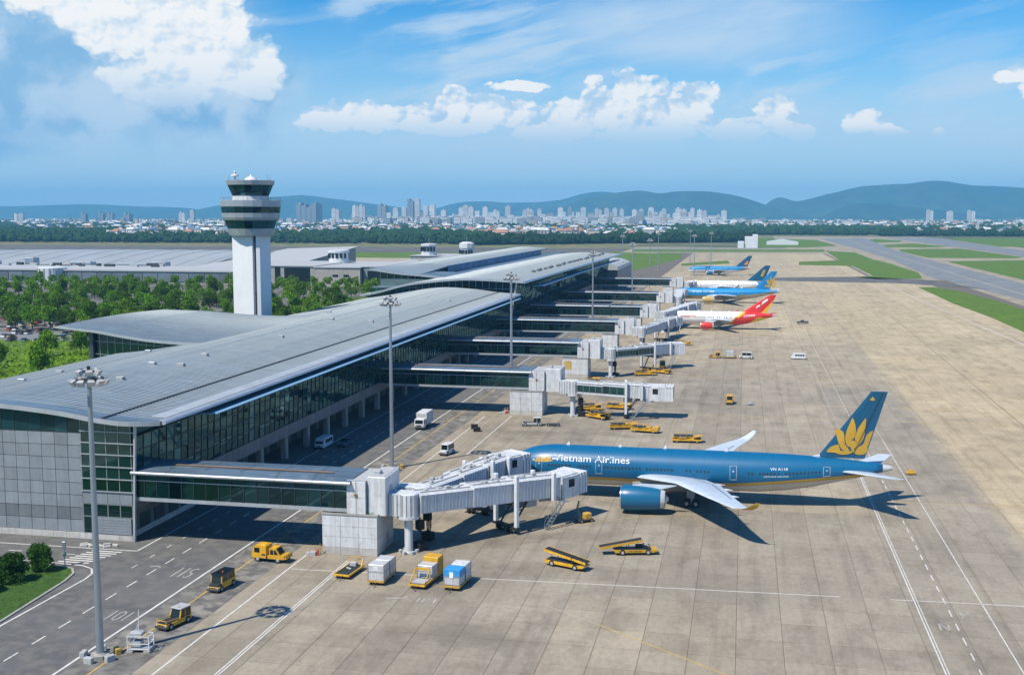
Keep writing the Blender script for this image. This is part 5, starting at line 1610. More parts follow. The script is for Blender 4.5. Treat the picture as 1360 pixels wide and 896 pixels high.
e2 = [('emblem_petal', sm_poly([(50.5 + 6.5 * ((x - X0) - 55.3) / 7.5 , 8.6 + (z - 9.2) * 1.0) for x, z in p], 2), GOLD) for p in PET]
e2 = [(n_, [(x + 1.2, z + .3) for x, z in p], m_) for n_, p, m_ in e2]
_, fb_, nb_ = aircraft('airliner', 'bright blue airliner with gold stripe, behind the red and yellow one', (-40.3, 650, 0), 60., 3.1, 'bluefar', f2, e2, False, engines=(18., 9.5, 1.8, 6.4), eng_mat=mk('engine_gold_paint', (.55, .40, .14), .35), tail_mat=mk('tail_bright_blue', (.012, .20, .46), .35), span=28)
text_on(fb_, nb_, 'Vietnam Airlines', 10, 1.5, 16, 14, LETT, r=3.1)
f3 = [(41, 8.2), (51.8, 17.8), (55.2, 17.8), (51.5, 7.9)]
e3 = [('emblem', [(49.2, 11.2), (50.6, 10.6), (51.4, 12.6), (52.2, 15.2), (51.0, 15.0), (50.0, 13.4)], GOLD)]
aircraft('airliner', 'white airliner with blue tail between the blue airliners', (-39, 727, 0), 55., 3.0, 'white', f3, e3, False, engines=(16., 9., 1.7, 6.), eng_mat=WHITE2, span=27)
f4 = [(38, 7.2), (48.2, 16.0), (51.4, 16.0), (47.6, 7.0)]
e4 = [('emblem', [(44.5, 8.6), (47.5, 8.6), (48.5, 11.5), (47.2, 11.8), (45.8, 10.2)], mk('orange_emblem', (.72, .26, .03), .4))]
aircraft('airliner', 'blue and white airliner with orange on its tail, farthest along the row', (-45, 945, 0), 50., 2.7, 'far', f4, e4, False, engines=(15., 8.4, 1.6, 5.6), span=24)

# ------------------------------------------------------------------ vehicles and ground equipment
def wheels4(t, xf, xr, hw, r, w=.28):
    for x in (xf, xr):
        for s in (-1, 1): wheel(t, x, s * hw, r, r, w)


def lamps(t, x, hw, z, mat=None, nm='headlight'):
    for s in (-1, 1):
        mb = MB(); mb.box(x - .03, x + .04, s * hw - .14, s * hw + .14, z, z + .16); part(nm, mb, mat or ALU, t)


def glass_cab(t, x0, x1, hw, z0, z1, rake=.25, paint=YEL, roof=None, glass=None):
    """cab of posts and panes under a roof"""
    glass = glass or GLASSD
    mb = MB()
    for x, dx in ((x0, 0), (x1, -rake)):
        for s in (-1, 1): mb.bar((x, s * hw, z0), (x + dx, s * (hw - .06), z1), .12)
    mb.bar((x0, -hw, z0), (x1, -hw, z0), .10); mb.bar((x0, hw, z0), (x1, hw, z0), .10); mb.bar(((x0 + x1) / 2, -hw, z0), ((x0 + x1) / 2, -hw + .05, z1), .08); mb.bar(((x0 + x1) / 2, hw, z0), ((x0 + x1) / 2, hw - .05, z1), .08)
    cb = part('cab_frame', mb, paint, t)
    mb = MB(); mb.bbox(x0 - .12, x1 - rake + .22, -hw - .06, hw + .06, z1, z1 + .14, .05); part('cab_roof', mb, roof or paint, t)
    panes = [[(x1 - .02, -hw + .1, z0 + .06), (x1 - .02, hw - .1, z0 + .06), (x1 - rake - .02, hw - .12, z1 - .05), (x1 - rake - .02, -hw + .12, z1 - .05)],
             [(x0 + .02, -hw + .1, z0 + .06), (x0 + .02, hw - .1, z0 + .06), (x0 + .02, hw - .12, z1 - .05), (x0 + .02, -hw + .12, z1 - .05)]]
    for s in (-1, 1):
        xm = (x0 + x1) / 2
        panes.append([(x0 + .08, s * hw, z0 + .06), (xm - .06, s * hw, z0 + .06), (xm - .06, s * (hw - .05), z1 - .05), (x0 + .08, s * (hw - .05), z1 - .05)])
        panes.append([(xm + .06, s * hw, z0 + .06), (x1 - .1, s * hw, z0 + .06), (x1 - rake - .08, s * (hw - .05), z1 - .05), (xm + .06, s * (hw - .05), z1 - .05)])
    for k, p in enumerate(panes):
        mb = MB(); mb.poly(p); part('windscreen' if k < 2 else 'side_window', mb, glass, cb)
    mb = MB(); mb.bbox(x0 + .3, x0 + .8, -.3, .3, z0 - .3, z0 + .25, .06); mb.bbox(x0 + .25, x0 + .38, -.28, .28, z0 + .2, z0 + .75, .05); part('seat', mb, RUBBER, t)


def tow_tractor(loc, rz, label, paint=YEL, roof=None, low_front=False, L=3.9):
    t = thing('tow_tractor', label, 'tow tractor', (*loc, 0), rz, 'tow tractors and small yellow vehicles')
    h = L / 2
    mb = MB(); mb.bbox(-h, h, -.85, .85, .34, .80, .08); part('chassis', mb, paint, t)
    mb = MB(); mb.bbox(h - .06, h + .16, -.92, .92, .28, .52, .04); mb.bbox(-h - .14, -h + .04, -.9, .9, .28, .5, .04); part('bumper', mb, STEELD, t)
    if low_front:
        mb = MB(); mb.bbox(-.2, h - .1, -.72, .72, .80, .90, .03); part('load_deck', mb, STEELD, t)
        mb = MB(); mb.bar((h - .1, -.75, .8), (h - .1, -.75, 1.25), .07); mb.bar((h - .1, .75, .8), (h - .1, .75, 1.25), .07); mb.bar((h - .1, -.75, 1.22), (h - .1, .75, 1.22), .07)
        for s in (-1, 1): mb.bar((-.2, s * .76, 1.0), (h - .1, s * .76, 1.22), .06)
        part('deck_rail', mb, paint, t)
        glass_cab(t, -h + .15, -.15, .78, .85, 1.95, .35, paint, roof)
    else:
        mb = MB(); mb.bbox(-h + .05, h - .95, -.82, .82, .80, 1.12, .05); part('body', mb, paint, t)
        mb = MB(); mb.loft([[(h - 1.0, -.75, .8), (h - 1.0, .75, .8), (h - 1.0, .75, 1.12), (h - 1.0, -.75, 1.12)], [(h - .05, -.7, .8), (h - .05, .7, .8), (h - .05, .7, .98), (h - .05, -.7, .98)]]); part('hood', mb, STEELD if roof else paint, t)
        glass_cab(t, -h + .3, h - .85, .8, 1.12, 2.15, .2, paint, roof)
        mb = MB(); mb.bbox(-h + .02, -h + .34, -.5, .5, 1.1, 1.75, .05); part('rear_locker', mb, CANVAS, t)
    mb = MB()
    for k in range(5): mb.box(h + .02, h + .05, -.6 + k * .26, -.45 + k * .26, .56, .76)
    part('grille', mb, FRAMED, t)
    lamps(t, h + .01, .66, .6)
    mb = MB(); mb.lathe([(.09, 2.0 if low_front else 2.3), (.07, 2.2 if low_front else 2.45)], (-.6 if low_front else .2, .3), 8); part('beacon', mb, ORANGE, t)
    wheels4(t, h - .75, -h + .75, .78, .42)
    mb = MB(); mb.bar((-h - .1, 0, .4), (-h - .45, 0, .4), .12, .08); part('hitch', mb, STEELD, t)
    return t


def crew_truck(loc, rz, label):
    t = thing('service_truck', label, 'service truck', (*loc, 0), rz)
    mb = MB(); mb.box(-2.6, 2.5, -.9, .9, .45, .75); part('chassis', mb, STEELD, t)
    mb = MB(); mb.prism([(.25, .6), (2.45, .6), (2.5, 1.25), (2.25, 2.25), (2.0, 2.4), (.25, 2.4)], -1.0, 1.0); cb = part('front_cab', mb, YEL, t)
    mb = MB(); mb.poly([(2.47, -.82, 1.4), (2.47, .82, 1.4), (2.28, .78, 2.15), (2.28, -.78, 2.15)]); part('windscreen', mb, GLASSD, cb)
    for s in (-1, 1):
        mb = MB(); mb.box(1.25, 2.1, s * 1.005 - .01, s * 1.005 + .01, 1.4, 2.1); part('side_window', mb, GLASSD, cb)
        mb = MB(); mb.box(.35, .95, s * 1.005 - .01, s * 1.005 + .01, 1.0, 1.25); part('vent', mb, FRAMED, cb)
    mb = MB(); mb.prism([(-2.6, .6), (0, .6), (0, 1.05), (-2.6, 1.15)], -1.0, 1.0); part('rear_body', mb, YEL, t)
    mb = MB(); mb.prism([(-1.9, 1.15), (-.25, 1.05), (-.25, 2.1), (-1.25, 2.15)], -.92, .92); rc = part('rear_cab', mb, YEL, t)
    mb = MB(); mb.poly([(-1.88, -.75, 1.28), (-1.88, .75, 1.28), (-1.33, .7, 2.05), (-1.33, -.7, 2.05)]); part('rear_window', mb, GLASSD, rc)
    for s in (-1, 1):
        mb = MB(); mb.add([(-1.65, s * .93, 1.25), (-1.0, s * .93, 1.2), (-1.0, s * .93, 1.9), (-1.25, s * .93, 1.92)], [(0, 1, 2, 3)]); part('side_window', mb, GLASSD, rc)
        mb = MB(); mb.add([(-.9, s * .93, 1.2), (-.4, s * .93, 1.18), (-.4, s * .93, 1.9), (-.9, s * .93, 1.9)], [(0, 1, 2, 3)]); part('side_window', mb, GLASSD, rc)
    mb = MB(); mb.box(-3.0, -2.6, -1.0, 1.0, .7, .85); mb.box(-2.95, -2.85, -1.0, 1.0, .85, 1.3); part('tail_rack', mb, YELD, t)
    lamps(t, 2.5, .75, .85); wheels4(t, 1.6, -1.6, .85, .46)
    mb = MB(); mb.bbox(.5, 1.4, -.7, .7, 2.4, 2.5, .04); part('roof_plate', mb, YEL, cb)
    return t


def dolly(loc, rz, label, load=None, L=5.0):
    t = thing('baggage_dolly', label, 'dolly', (*loc, 0), rz, 'dollies parked in a row on the apron')
    h = L / 2
    mb = MB(); mb.box(-h, h, -1.15, 1.15, .48, .60); part('deck', mb, STEELD, t)
    mb = MB()
    for s in (-1, 1): mb.box(-h, h, s * 1.15 - .07, s * 1.15 + .07, .46, .68)
    mb.box(h - .08, h + .1, -1.2, 1.2, .44, .68); mb.box(-h - .08, -h + .06, -1.2, 1.2, .44, .68)
    part('side_frame', mb, YEL if load in (None, 'cover') else YELD, t)
    mb = MB()
    for k in range(9): mb.tube((-h + .4 + k * (L - .8) / 8, -1.0, .63), (-h + .4 + k * (L - .8) / 8, 1.0, .63), .06, n=6)
    part('roller', mb, STEEL if load else FRAMED, t, kind='stuff')
    mb = MB(); mb.bar((h + .05, .3, .5), (h + 1.2, 0, .35), .07); mb.bar((h + .05, -.3, .5), (h + 1.2, 0, .35), .07); part('tow_bar', mb, STEELD, t)
    wheels4(t, h - .7, -h + .7, .9, .3, .2)
    if load is None:
        mb = MB()
        for s in (-1, 1): mb.bar((-h + .1, s * 1.05, .6), (-h + .1, s * 1.05, 1.7), .08)
        mb.bar((-h + .1, -1.05, 1.7), (-h + .1, 1.05, 1.7), .08); mb.bar((-h + .1, -1.05, 1.1), (-h + .1, 1.05, 1.1), .06); mb.bar((-h + .1, 1.05, 1.7), (-h + 1.0, 1.1, .66), .06)
        part('end_rail', mb, YEL, t)
        mb = MB(); mb.bbox(-h + .3, -h + 1.0, -.7, .3, .62, 1.15, .06); part('winch_box', mb, CANVAS, t)
        mb = MB(); mb.tube((-.3, -.5, .75), (.2, .4, .75), .12, n=8); part('hose_roll', mb, CANVAS, t)
    return t


def bin_(loc, rz, label, w, d, h, mats, seams_=True, top=None, name='cargo_container'):
    """container of riveted sheets standing on a dolly"""
    t = thing(name, label, 'container', (*loc, .69), rz, 'containers on the dollies')
    mb = MB(); mb.bbox(-w / 2, w / 2, -d / 2, d / 2, .02, h, .05); part('shell', mb, mats, t)
    mb = MB()
    for sx in (-1, 1):
        for sy in (-1, 1): mb.box(sx * w / 2 - .045, sx * w / 2 + .045, sy * d / 2 - .045, sy * d / 2 + .045, 0, h + .01)
    for sx in (-1, 1): mb.box(sx * w / 2 - .03, sx * w / 2 + .03, -d / 2, d / 2, h * .52, h * .56)
    for sy in (-1, 1): mb.box(-w / 2, w / 2, sy * d / 2 - .03, sy * d / 2 + .03, h * .52, h * .56); mb.box(-.03, .03, sy * d / 2 - .03, sy * d / 2 + .03, 0, h * .52)
    part('edge_rail', mb, STEEL, t)
    mb = MB(); mb.box(w / 2 + .0, w / 2 + .035, -.06, .06, .1, h * .5); mb.box(w / 2, w / 2 + .03, -.35, .3, h * .62, h * .9); part('door_latch', mb, top or WHITE2, t)
    return t


def belt_loader(loc, rz, label, belt, words=False):
    """belt: (x, z) of the low and the high end"""
    t = thing('belt_loader', label, 'belt loader', (*loc, 0), rz, 'belt loaders by the blue airliner')
    mb = MB(); mb.prism([(-3.0, .42), (2.6, .42), (3.3, .58), (3.3, .80), (-3.2, .84)], -.95, .95); part('body', mb, YEL, t)
    mb = MB(); mb.box(-3.0, 2.4, -.8, .8, .83, .90); mb.bbox(.2, 1.3, .3, .85, .9, 1.3, .06); part('deck_plate', mb, STEELD, t)
    if words:
        mb = MB(); r2 = random.Random(3)
        for k in range(9): mb.box(-1.1 + k * .24, -.96 + k * .24, -.965, -.95, .54, .54 + r2.choice((.12, .16, .2)))
        part('side_marking', mb, FRAMED, t)
    (xa, za), (xb, zb) = belt
    mb = MB(); mb.hexa([(xa, -.66, za), (xb, -.66, zb), (xb, .66, zb), (xa, .66, za)], [(xa, -.66, za + .2), (xb, -.66, zb + .2), (xb, .66, zb + .2), (xa, .66, za + .2)]); part('belt', mb, STEELD, t)
    mb = MB()
    for s in (-1, 1): mb.hexa([(xa - .1, s * .72 - .05, za - .1), (xb + .1, s * .72 - .05, zb - .1), (xb + .1, s * .72 + .05, zb - .1), (xa - .1, s * .72 + .05, za - .1)], [(xa - .1, s * .72 - .05, za + .22), (xb + .1, s * .72 - .05, zb + .22), (xb + .1, s * .72 + .05, zb + .22), (xa - .1, s * .72 + .05, za + .22)])
    part('belt_side', mb, YEL, t)
    mb = MB(); n = 16
    for k in range(n): q = (k + .5) / n; x, z = lerp(xa, xb, q), lerp(za, zb, q) + .21; mb.bar((x, -.62, z), (x, .62, z), .07, .04)
    part('belt_cleat', mb, RUBBER, t, kind='stuff')
    mb = MB()
    for q in (.35, .7):
        x, z = lerp(xa, xb, q), lerp(za, zb, q)
        for s in (-1, 1): mb.bar((x - .3, s * .6, .95), (x, s * .6, z), .08)
    part('lift_arm', mb, STEELD, t)
    mb = MB(); mb.bbox(1.3, 1.8, -.8, -.3, 1.1, 1.4, .05); mb.bbox(1.15, 1.3, -.8, -.3, 1.3, 1.8, .04); part('seat', mb, RUBBER, t)
    mb = MB(); mb.tube((2.2, -.55, 1.1), (2.0, -.55, 1.6), .035, n=6); mb.lathe([(.18, 1.58), (.18, 1.62)], (2.0, -.55), 10); part('steering_wheel', mb, RUBBER, t)
    lamps(t, 3.3, .7, .68); wheels4(t, 1.9, -1.9, .82, .46)
    return t


def van(loc, rz, label, paint, L=5.4, Hh=2.3, bus=True):
    t = thing('minibus' if bus else 'van', label, 'minibus' if bus else 'van', (*loc, 0), rz)
    h = L / 2; w = .98
    mb = MB(); mb.prism([(-h, .38), (h - .1, .38), (h, .55), (h, .98), (h - .25, 1.2), (h - .75, Hh - .08), (h - 1.0, Hh), (-h + .12, Hh), (-h, Hh - .15)], -w, w); bd = part('body', mb, paint, t)
    mb = MB(); mb.poly([(h - .27, -.85, 1.22), (h - .27, .85, 1.22), (h - .72, .8, Hh - .18), (h - .72, -.8, Hh - .18)]); mb.v = [(x + .015, y, z) for x, y, z in mb.v]; part('windscreen', mb, GLASSD, bd)
    n = 4
    for s in (-1, 1):
        for k in range(n):
            xa = -h + .3 + k * (L - 1.5) / n; xb = xa + (L - 1.5) / n - .14
            mb = MB(); mb.box(xa, xb, s * w - .012, s * w + .012, 1.2, Hh - .32); part('side_window', mb, GLASSD, bd)
    mb = MB(); mb.box(h - .02, h + .02, -.45, .45, .62, .82); part('grille', mb, FRAMED, t)
    mb = MB(); mb.box(h - .05, h + .08, -.95, .95, .36, .56); part('bumper', mb, STEELD, t)
    lamps(t, h - .01, .76, .68); wheels4(t, h - .95, -h + 1.0, .82, .36, .22)
    return t


def box_truck(loc, rz, label):
    t = thing('box_truck', label, 'truck', (*loc, 0), rz)
    mb = MB(); mb.box(-3.8, 3.6, -.55, .55, .55, .85); part('chassis', mb, STEELD, t)
    mb = MB(); mb.prism([(1.7, .6), (3.75, .6), (3.8, 1.4), (3.55, 2.5), (1.7, 2.55)], -1.1, 1.1); cb = part('cab', mb, WHITE2, t)
    mb = MB(); mb.poly([(3.80, -.95, 1.5), (3.80, .95, 1.5), (3.60, .92, 2.35), (3.60, -.92, 2.35)]); part('windscreen', mb, GLASSD, cb)
    for s in (-1, 1):
        mb = MB(); mb.box(2.3, 3.3, s * 1.1 - .012, s * 1.1 + .012, 1.5, 2.25); part('side_window', mb, GLASSD, cb)
        mb = MB(); mb.box(3.5, 3.65, s * 1.3 - .1, s * 1.3 + .1, 1.6, 2.0); part('mirror', mb, STEELD, cb)
    mb = MB(); mb.bbox(-3.9, 1.6, -1.25, 1.25, .95, 3.75, .06); bx = part('cargo_box', mb, WHITE, t)
    mb = MB()
    for k in range(7):
        x = -3.8 + k * .9
        for s in (-1, 1): mb.bar((x, s * 1.27, 1.0), (x, s * 1.27, 3.7), .06)
    mb.box(1.6, 1.64, -.9, .9, 2.8, 3.4); part('body_rib', mb, CANVAS, bx, kind='stuff')
    mb = MB(); mb.box(3.72, 3.84, -1.0, 1.0, .45, .75); part('bumper', mb, STEELD, t)
    mb = MB(); mb.box(3.76, 3.80, -.6, .6, .85, 1.2); part('grille', mb, FRAMED, cb)
    lamps(t, 3.8, .85, .85, YEL); wheels4(t, 2.7, -2.2, .95, .5)
    for s in (-1, 1): wheel(t, -1.1, s * .95, .5, .5, .28)
    return t


def pickup(loc, rz, label, paint):
    t = thing('pickup', label, 'pickup', (*loc, 0), rz)
    mb = MB(); mb.prism([(-2.6, .4), (2.5, .4), (2.6, .6), (2.55, .95), (1.1, 1.08), (-2.6, 1.08)], -.92, .92); part('body', mb, paint, t)
    mb = MB(); mb.prism([(-.7, 1.08), (1.2, 1.08), (.5, 1.68), (-.6, 1.7)], -.82, .82); cb = part('cabin', mb, paint, t)
    mb = MB(); mb.poly([(1.14, -.75, 1.14), (1.14, .75, 1.14), (.56, .7, 1.64), (.56, -.7, 1.64)]); mb.v = [(x + .02, y, z) for x, y, z in mb.v]; part('windscreen', mb, GLASSD, cb)
    for s in (-1, 1):
        mb = MB(); mb.add([(-.5, s * .83, 1.14), (.95, s * .83, 1.14), (.45, s * .83, 1.6), (-.5, s * .83, 1.6)], [(0, 1, 2, 3)]); part('side_window', mb, GLASSD, cb)
    mb = MB(); mb.box(-2.5, -.8, -.8, .8, 1.0, 1.10); part('load_bed', mb, STEELD, t)
    mb = MB(); mb.box(2.55, 2.62, -.5, .5, .6, .85); part('grille', mb, FRAMED, t)
    lamps(t, 2.58, .7, .7); wheels4(t, 1.65, -1.6, .8, .38, .24)
    return t


def flat_loader(loc, rz, label, k=0):
    """low cargo loader with two decks and a jumble of rails"""
    t = thing('cargo_loader', label, 'cargo loader', (*loc, 0), rz, 'yellow loaders near the second bridge')
    r2 = random.Random(k)
    mb = MB(); mb.box(-3.1, 3.1, -1.05, 1.05, .45, .7); part('chassis', mb, STEELD, t)
    mb = MB()
    for s in (-1, 1): mb.box(-3.2, 3.2, s * 1.15 - .08, s * 1.15 + .08, .5, .82)
    mb.box(-3.25, -3.05, -1.15, 1.15, .5, .82); mb.bbox(.4, 1.6, -1.1, .2, .7, 1.5, .08); mb.bbox(-2.6, -1.6, .2, 1.0, .7, 1.1, .06)
    part('side_frame', mb, YEL, t)
    z = r2.uniform(1.1, 1.6)
    mb = MB(); mb.box(-2.9, 1.4, -1.1, 1.1, z, z + .14); part('main_deck', mb, STEELD, t)
    mb = MB(); mb.hexa([(1.5, -1.1, z - .3), (3.4, -1.1, z + r2.uniform(-.5, .4)), (3.4, 1.1, z), (1.5, 1.1, z - .3)], [(1.5, -1.1, z - .1), (3.4, -1.1, z + .2), (3.4, 1.1, z + .2), (1.5, 1.1, z - .1)]); part('bridge_deck', mb, YELD, t)
    mb = MB()
    for s in (-1, 1):
        mb.bar((-2.9, s * 1.15, .8), (1.0, s * 1.15, z), .12); mb.bar((1.0, s * 1.15, .8), (-2.9, s * 1.15, z), .12)
        mb.bar((-2.9, s * 1.1, z + .7), (1.4, s * 1.1, z + .7), .06)
        for q in range(4): mb.bar((-2.9 + q * 1.4, s * 1.1, z), (-2.9 + q * 1.4, s * 1.1, z + .7), .06)
    part('scissor_rail', mb, YEL, t)
    mb = MB(); mb.bbox(2.2, 3.0, .2, 1.1, .8, 1.5, .06); part('console', mb, YEL, t)
    wheels4(t, 2.2, -2.2, 1.0, .42)
    return t


# row on the road edge
crew_truck((-66.4, 149.2), R(176), 'yellow twin-cab service truck in the shade edge of the nearest bridge')
tow_tractor((-67.9, 136.6), R(-97), 'yellow tractor with dark glass roof on the yellow line, between truck and mast', roof=GLASSD, L=4.3)
tow_tractor((-67.4, 122.6), R(-105), 'yellow low-decked tractor nearest the camera, beside the mast foot', low_front=True, roof=CANVAS, L=4.4)
# dollies by the white box
dolly((-53.2, 145.8), R(-96), 'empty black-decked dolly with yellow sides and end rail, leftmost of the row')
dolly((-47.9, 144.2), R(-92), 'dolly carrying two plain silver containers', 'bins')
bin_((-47.9, 142.9), R(-92), 'silver container at the front of the second dolly', 2.3, 2.25, 2.15, ALU)
bin_((-47.8, 145.5), R(-92), 'silver container at the back of the second dolly', 2.2, 2.2, 2.05, ALU)
dolly((-41.7, 144.6), R(-97), 'long dolly with open front deck, silver bin and yellow hood', 'cover', 6.6)
bin_((-41.6, 145.0), R(-97), 'silver bin in the middle of the long dolly, below the yellow hood', 1.9, 2.2, 1.75, ALU)
t = thing('yellow_hood', 'yellow box hood standing highest at the back of the long dolly', 'container', (-41.35, 147.0, .69), R(-97), 'containers on the dollies')
mb = MB(); mb.bbox(-.95, .95, -1.12, 1.12, 0, 2.35, .06); part('shell', mb, YEL, t)
mb = MB()
for s in (-1, 1):
    for k in range(3): mb.box(-.9 + k * .62, -.4 + k * .62, s * 1.13 - .02, s * 1.13 + .02, .3, 1.9)
part('side_panel', mb, YELD, t)
t = thing('tipped_frame', 'yellow open frame with grey mat on the front deck of the long dolly', 'frame', (-41.95, 142.4, .69), R(-97), None)
mb = MB(); mb.box(-1.0, .8, -1.0, 1.0, .0, .16); part('mat', mb, CANVAS, t)
mb = MB(); mb.bar((-1.0, -1.05, 0), (-1.0, -1.05, 1.5), .1); mb.bar((-1.0, 1.05, 0), (-1.0, 1.05, 1.5), .1); mb.bar((-1.0, -1.05, 1.5), (-1.0, 1.05, 1.5), .14, .3); mb.bar((-1.0, -1.05, 1.5), (1.0, -1.05, .1), .1); mb.bar((-1.0, 1.05, 1.5), (1.0, 1.05, .1), .1); part('rail', mb, YEL, t)
dolly((-37.2, 144.1), R(-95), 'dolly with a blue-topped container, rightmost of the row', 'bins')
b1 = bin_((-37.3, 143.0), R(-95), 'grey container with bright blue tarpaulin top', 2.2, 2.2, 2.0, ALU)
mb = MB(); mb.box(-1.13, 1.13, -1.13, 1.13, 1.98, 2.05); mb.box(-1.15, 1.15, 1.12, 1.16, 1.1, 1.98); mb.box(-1.15, 1.15, -1.16, -1.12, 1.1, 1.98); mb.box(1.12, 1.16, -1.12, 1.12, 1.25, 1.98); part('tarpaulin', mb, BLUETARP, b1)
mb = MB(); mb.box(1.165, 1.19, -.3, .25, 1.0, 1.8); part('paper_sheet', mb, LETT, b1)
bin_((-37.0, 145.4), R(-95), 'pale grey container behind the blue tarpaulin one', 2.1, 2.15, 2.1, WHITE)
belt_loader((-23.9, 154.9), R(-22), 'belt loader with two stacked dark decks, left of the pair', ((-3.3, 2.1), (3.4, 1.15)))
belt_loader((-15.0, 163.2), R(14), 'yellow belt loader with its belt tipped to the left, right of the pair', ((-5.2, 1.0), (1.0, 2.1)), True)
box_truck((-73.3, 253.0), R(-90), 'tall white box truck driving down the service road')
van((-88.0, 226.6), R(-92), 'white minibus parked in the terminal shade', WHITE2)
pickup((-84.0, 229.5), R(-95), 'dark blue pickup parked beside the white minibus', mk('dark_blue_paint', (.03, .09, .16), .35, coat=.3))
t = tow_tractor((-60.2, 225.2), R(-100), 'small white tractor with yellow bumper behind the nearest jet bridges', paint=WHITE, L=4.2)
tow_tractor((-3.0, 301.5), R(-90), 'lone yellow tractor standing in the open apron', L=4.2)
# grey jeep and bits by the second white box
tow_tractor((-48.6, 260.2), R(190), 'grey jeep at the foot of the second white box', paint=CANVAS, low_front=True, roof=ALU, L=4.6)
t = thing('tow_bar_cart', 'low dark cart beside the grey jeep', 'cart', (-43.6, 260.8, 0), R(10))
mb = MB(); mb.bbox(-1.6, 1.6, -.6, .6, .3, .6, .05); mb.bar((-1.6, 0, .45), (-3.0, 0, .4), .1); part('deck', mb, STEELD, t); wheels4(t, 1.1, -1.1, .6, .28, .2)
for x, y, lb in ((-61.2, 254, 'stack of black crates on the apron edge'), (-59.8, 250.6, 'grey heap of straps beside the black crates')):
    t = thing('crate_stack', lb, 'crates', (x, y, 0), R(20))
    for i in range(2):
        for j in range(2):
            for k in range(2 if 'black' in lb else 1):
                mb = MB(); mb.bbox(i * .8 - .75, i * .8, j * .7 - .65, j * .7, k * .5, k * .5 + (.46 if 'black' in lb else .25), .04); part('crate', mb, RUBBER if 'black' in lb else CANVAS, t)
# yellow loaders round the second bridge
for k, (x, y, rz, lb) in enumerate(((-38.2, 284.2, 12, 'yellow cargo loader under the second jet bridge, at its rotunda'), (-31.0, 287.5, -8, 'yellow cargo loader parked behind the second jet bridge'), (-34.4, 272.8, -35, 'yellow loader with raised conveyor in front of the second jet bridge'), (-27.0, 260.6, 15, 'small yellow loader beyond the blue airliner nose, left of two'), (-21.6, 257.6, -10, 'small yellow loader beyond the blue airliner nose, right of two'), (-11.6, 248.0, 5, 'yellow loader half hidden behind the blue fuselage'))):
    flat_loader((x, y), R(rz), lb, k)
for k, (x, y, rz, lb) in enumerate(((-25.0, 355.5, -20, 'yellow loader in front of the third jet bridge cab'), (-29.6, 350.0, 15, 'yellow loader at the wheels of the third jet bridge'), (-22.6, 434.5, 5, 'yellow loader at the fourth stand'), (-43.5, 330, 70, 'yellow loader beside the third white box'), (-42.4, 408, 60, 'yellow loader beside the fourth white box'))):
    flat_loader((x, y), R(rz), lb, 10 + k)
tow_tractor((-25.5, 368.5), R(-80), 'yellow tractor below the third jet bridge cab')
# train in the open apron
tow_tractor((-9.4, 398), R(180), 'yellow tractor pulling a silver dolly across the open apron', low_front=True)
dolly((-4.4, 398), R(180), 'dolly behind the yellow tractor in the open apron', 'bins', 4.6)
bin_((-4.2, 398), R(180), 'silver container on the dolly in the open apron', 2.6, 2.1, 2.0, ALU)
tow_tractor((1.2, 398.2), R(175), 'white-topped cart at the end of the train in the open apron', paint=WHITE, L=4.4)
van((19.0, 400), R(178), 'white and yellow van standing by the taxi lane', WHITE2, 4.8, 2.1, False)
pickup((26.8, 532), R(178), 'dark pickup far out on the taxi lane', mk('grey_car_paint', (.08, .09, .10), .35))
t = thing('chock_cart', 'small yellow cart on the apron off the blue tail', 'cart', (32.4, 225, 0), R(10))
mb = MB(); mb.bbox(-.9, .9, -.5, .5, .25, .6, .06); mb.bbox(-.4, .3, -.3, .3, .6, 1.0, .05); part('deck', mb, YEL, t); wheels4(t, .6, -.6, .45, .22, .15)
t = thing('towbar', 'pale tow bar lying by the lone yellow tractor', 'tow bar', (2.4, 300, 0), R(30))
mb = MB(); mb.tube((-1.8, 0, .35), (1.8, 0, .35), .12); mb.bbox(-.3, .5, -.5, .5, .2, .8, .05); part('bar', mb, CANVAS, t); wheels4(t, .2, -.2, .4, .22, .12)
# jumble under the bridges
t = thing('ground_power_cart', 'black and yellow ground power cart under the nearest jet bridge cab', 'power cart', (-24.6, 179.0, 0), R(40))
mb = MB(); mb.bbox(-1.5, 1.3, -.7, .7, .3, .55, .06); part('deck', mb, STEELD, t)
mb = MB(); mb.bbox(-.2, 1.0, -.55, .55, .55, 1.5, .1); part('engine_box', mb, YELD, t)
mb = MB(); mb.tube((-.6, .2, .6), (-.9, 1.0, 2.2), .16); mb.tube((-.9, 1.0, 2.2), (-.3, 1.4, 3.2), .16); part('hose_arm', mb, STEELD, t)
wheels4(t, .9, -1.0, .6, .3, .2)
for k, (x, y, lb) in enumerate(((-61.0, 153.0, 'pile of fittings and a red-topped cone at the left foot of the nearest white box'), (-58.2, 274.8, 'pile of fittings at the left foot of the second white box'))):
    t = thing('fire_point', lb, 'fire point', (x, y, 0), 0)
    mb = MB(); mb.bbox(-.8, .1, -.4, .3, 0, .6, .05); mb.bbox(-1.5, -.9, -.2, .4, 0, .4, .05); part('block', mb, CANVAS, t)
    mb = MB(); mb.lathe([(.16, 0), (.16, .8), (.05, .95)], (.35, 0), 8); part('extinguisher', mb, REDP, t)
    mb = MB(); mb.bar((-.2, .3, 0), (-.2, .3, 1.4), .08); mb.bar((.6, .3, 0), (.6, .3, 1.7), .08); mb.bar((-.2, .3, 1.4), (.6, .3, 1.4), .06); part('stand', mb, YELD, t)
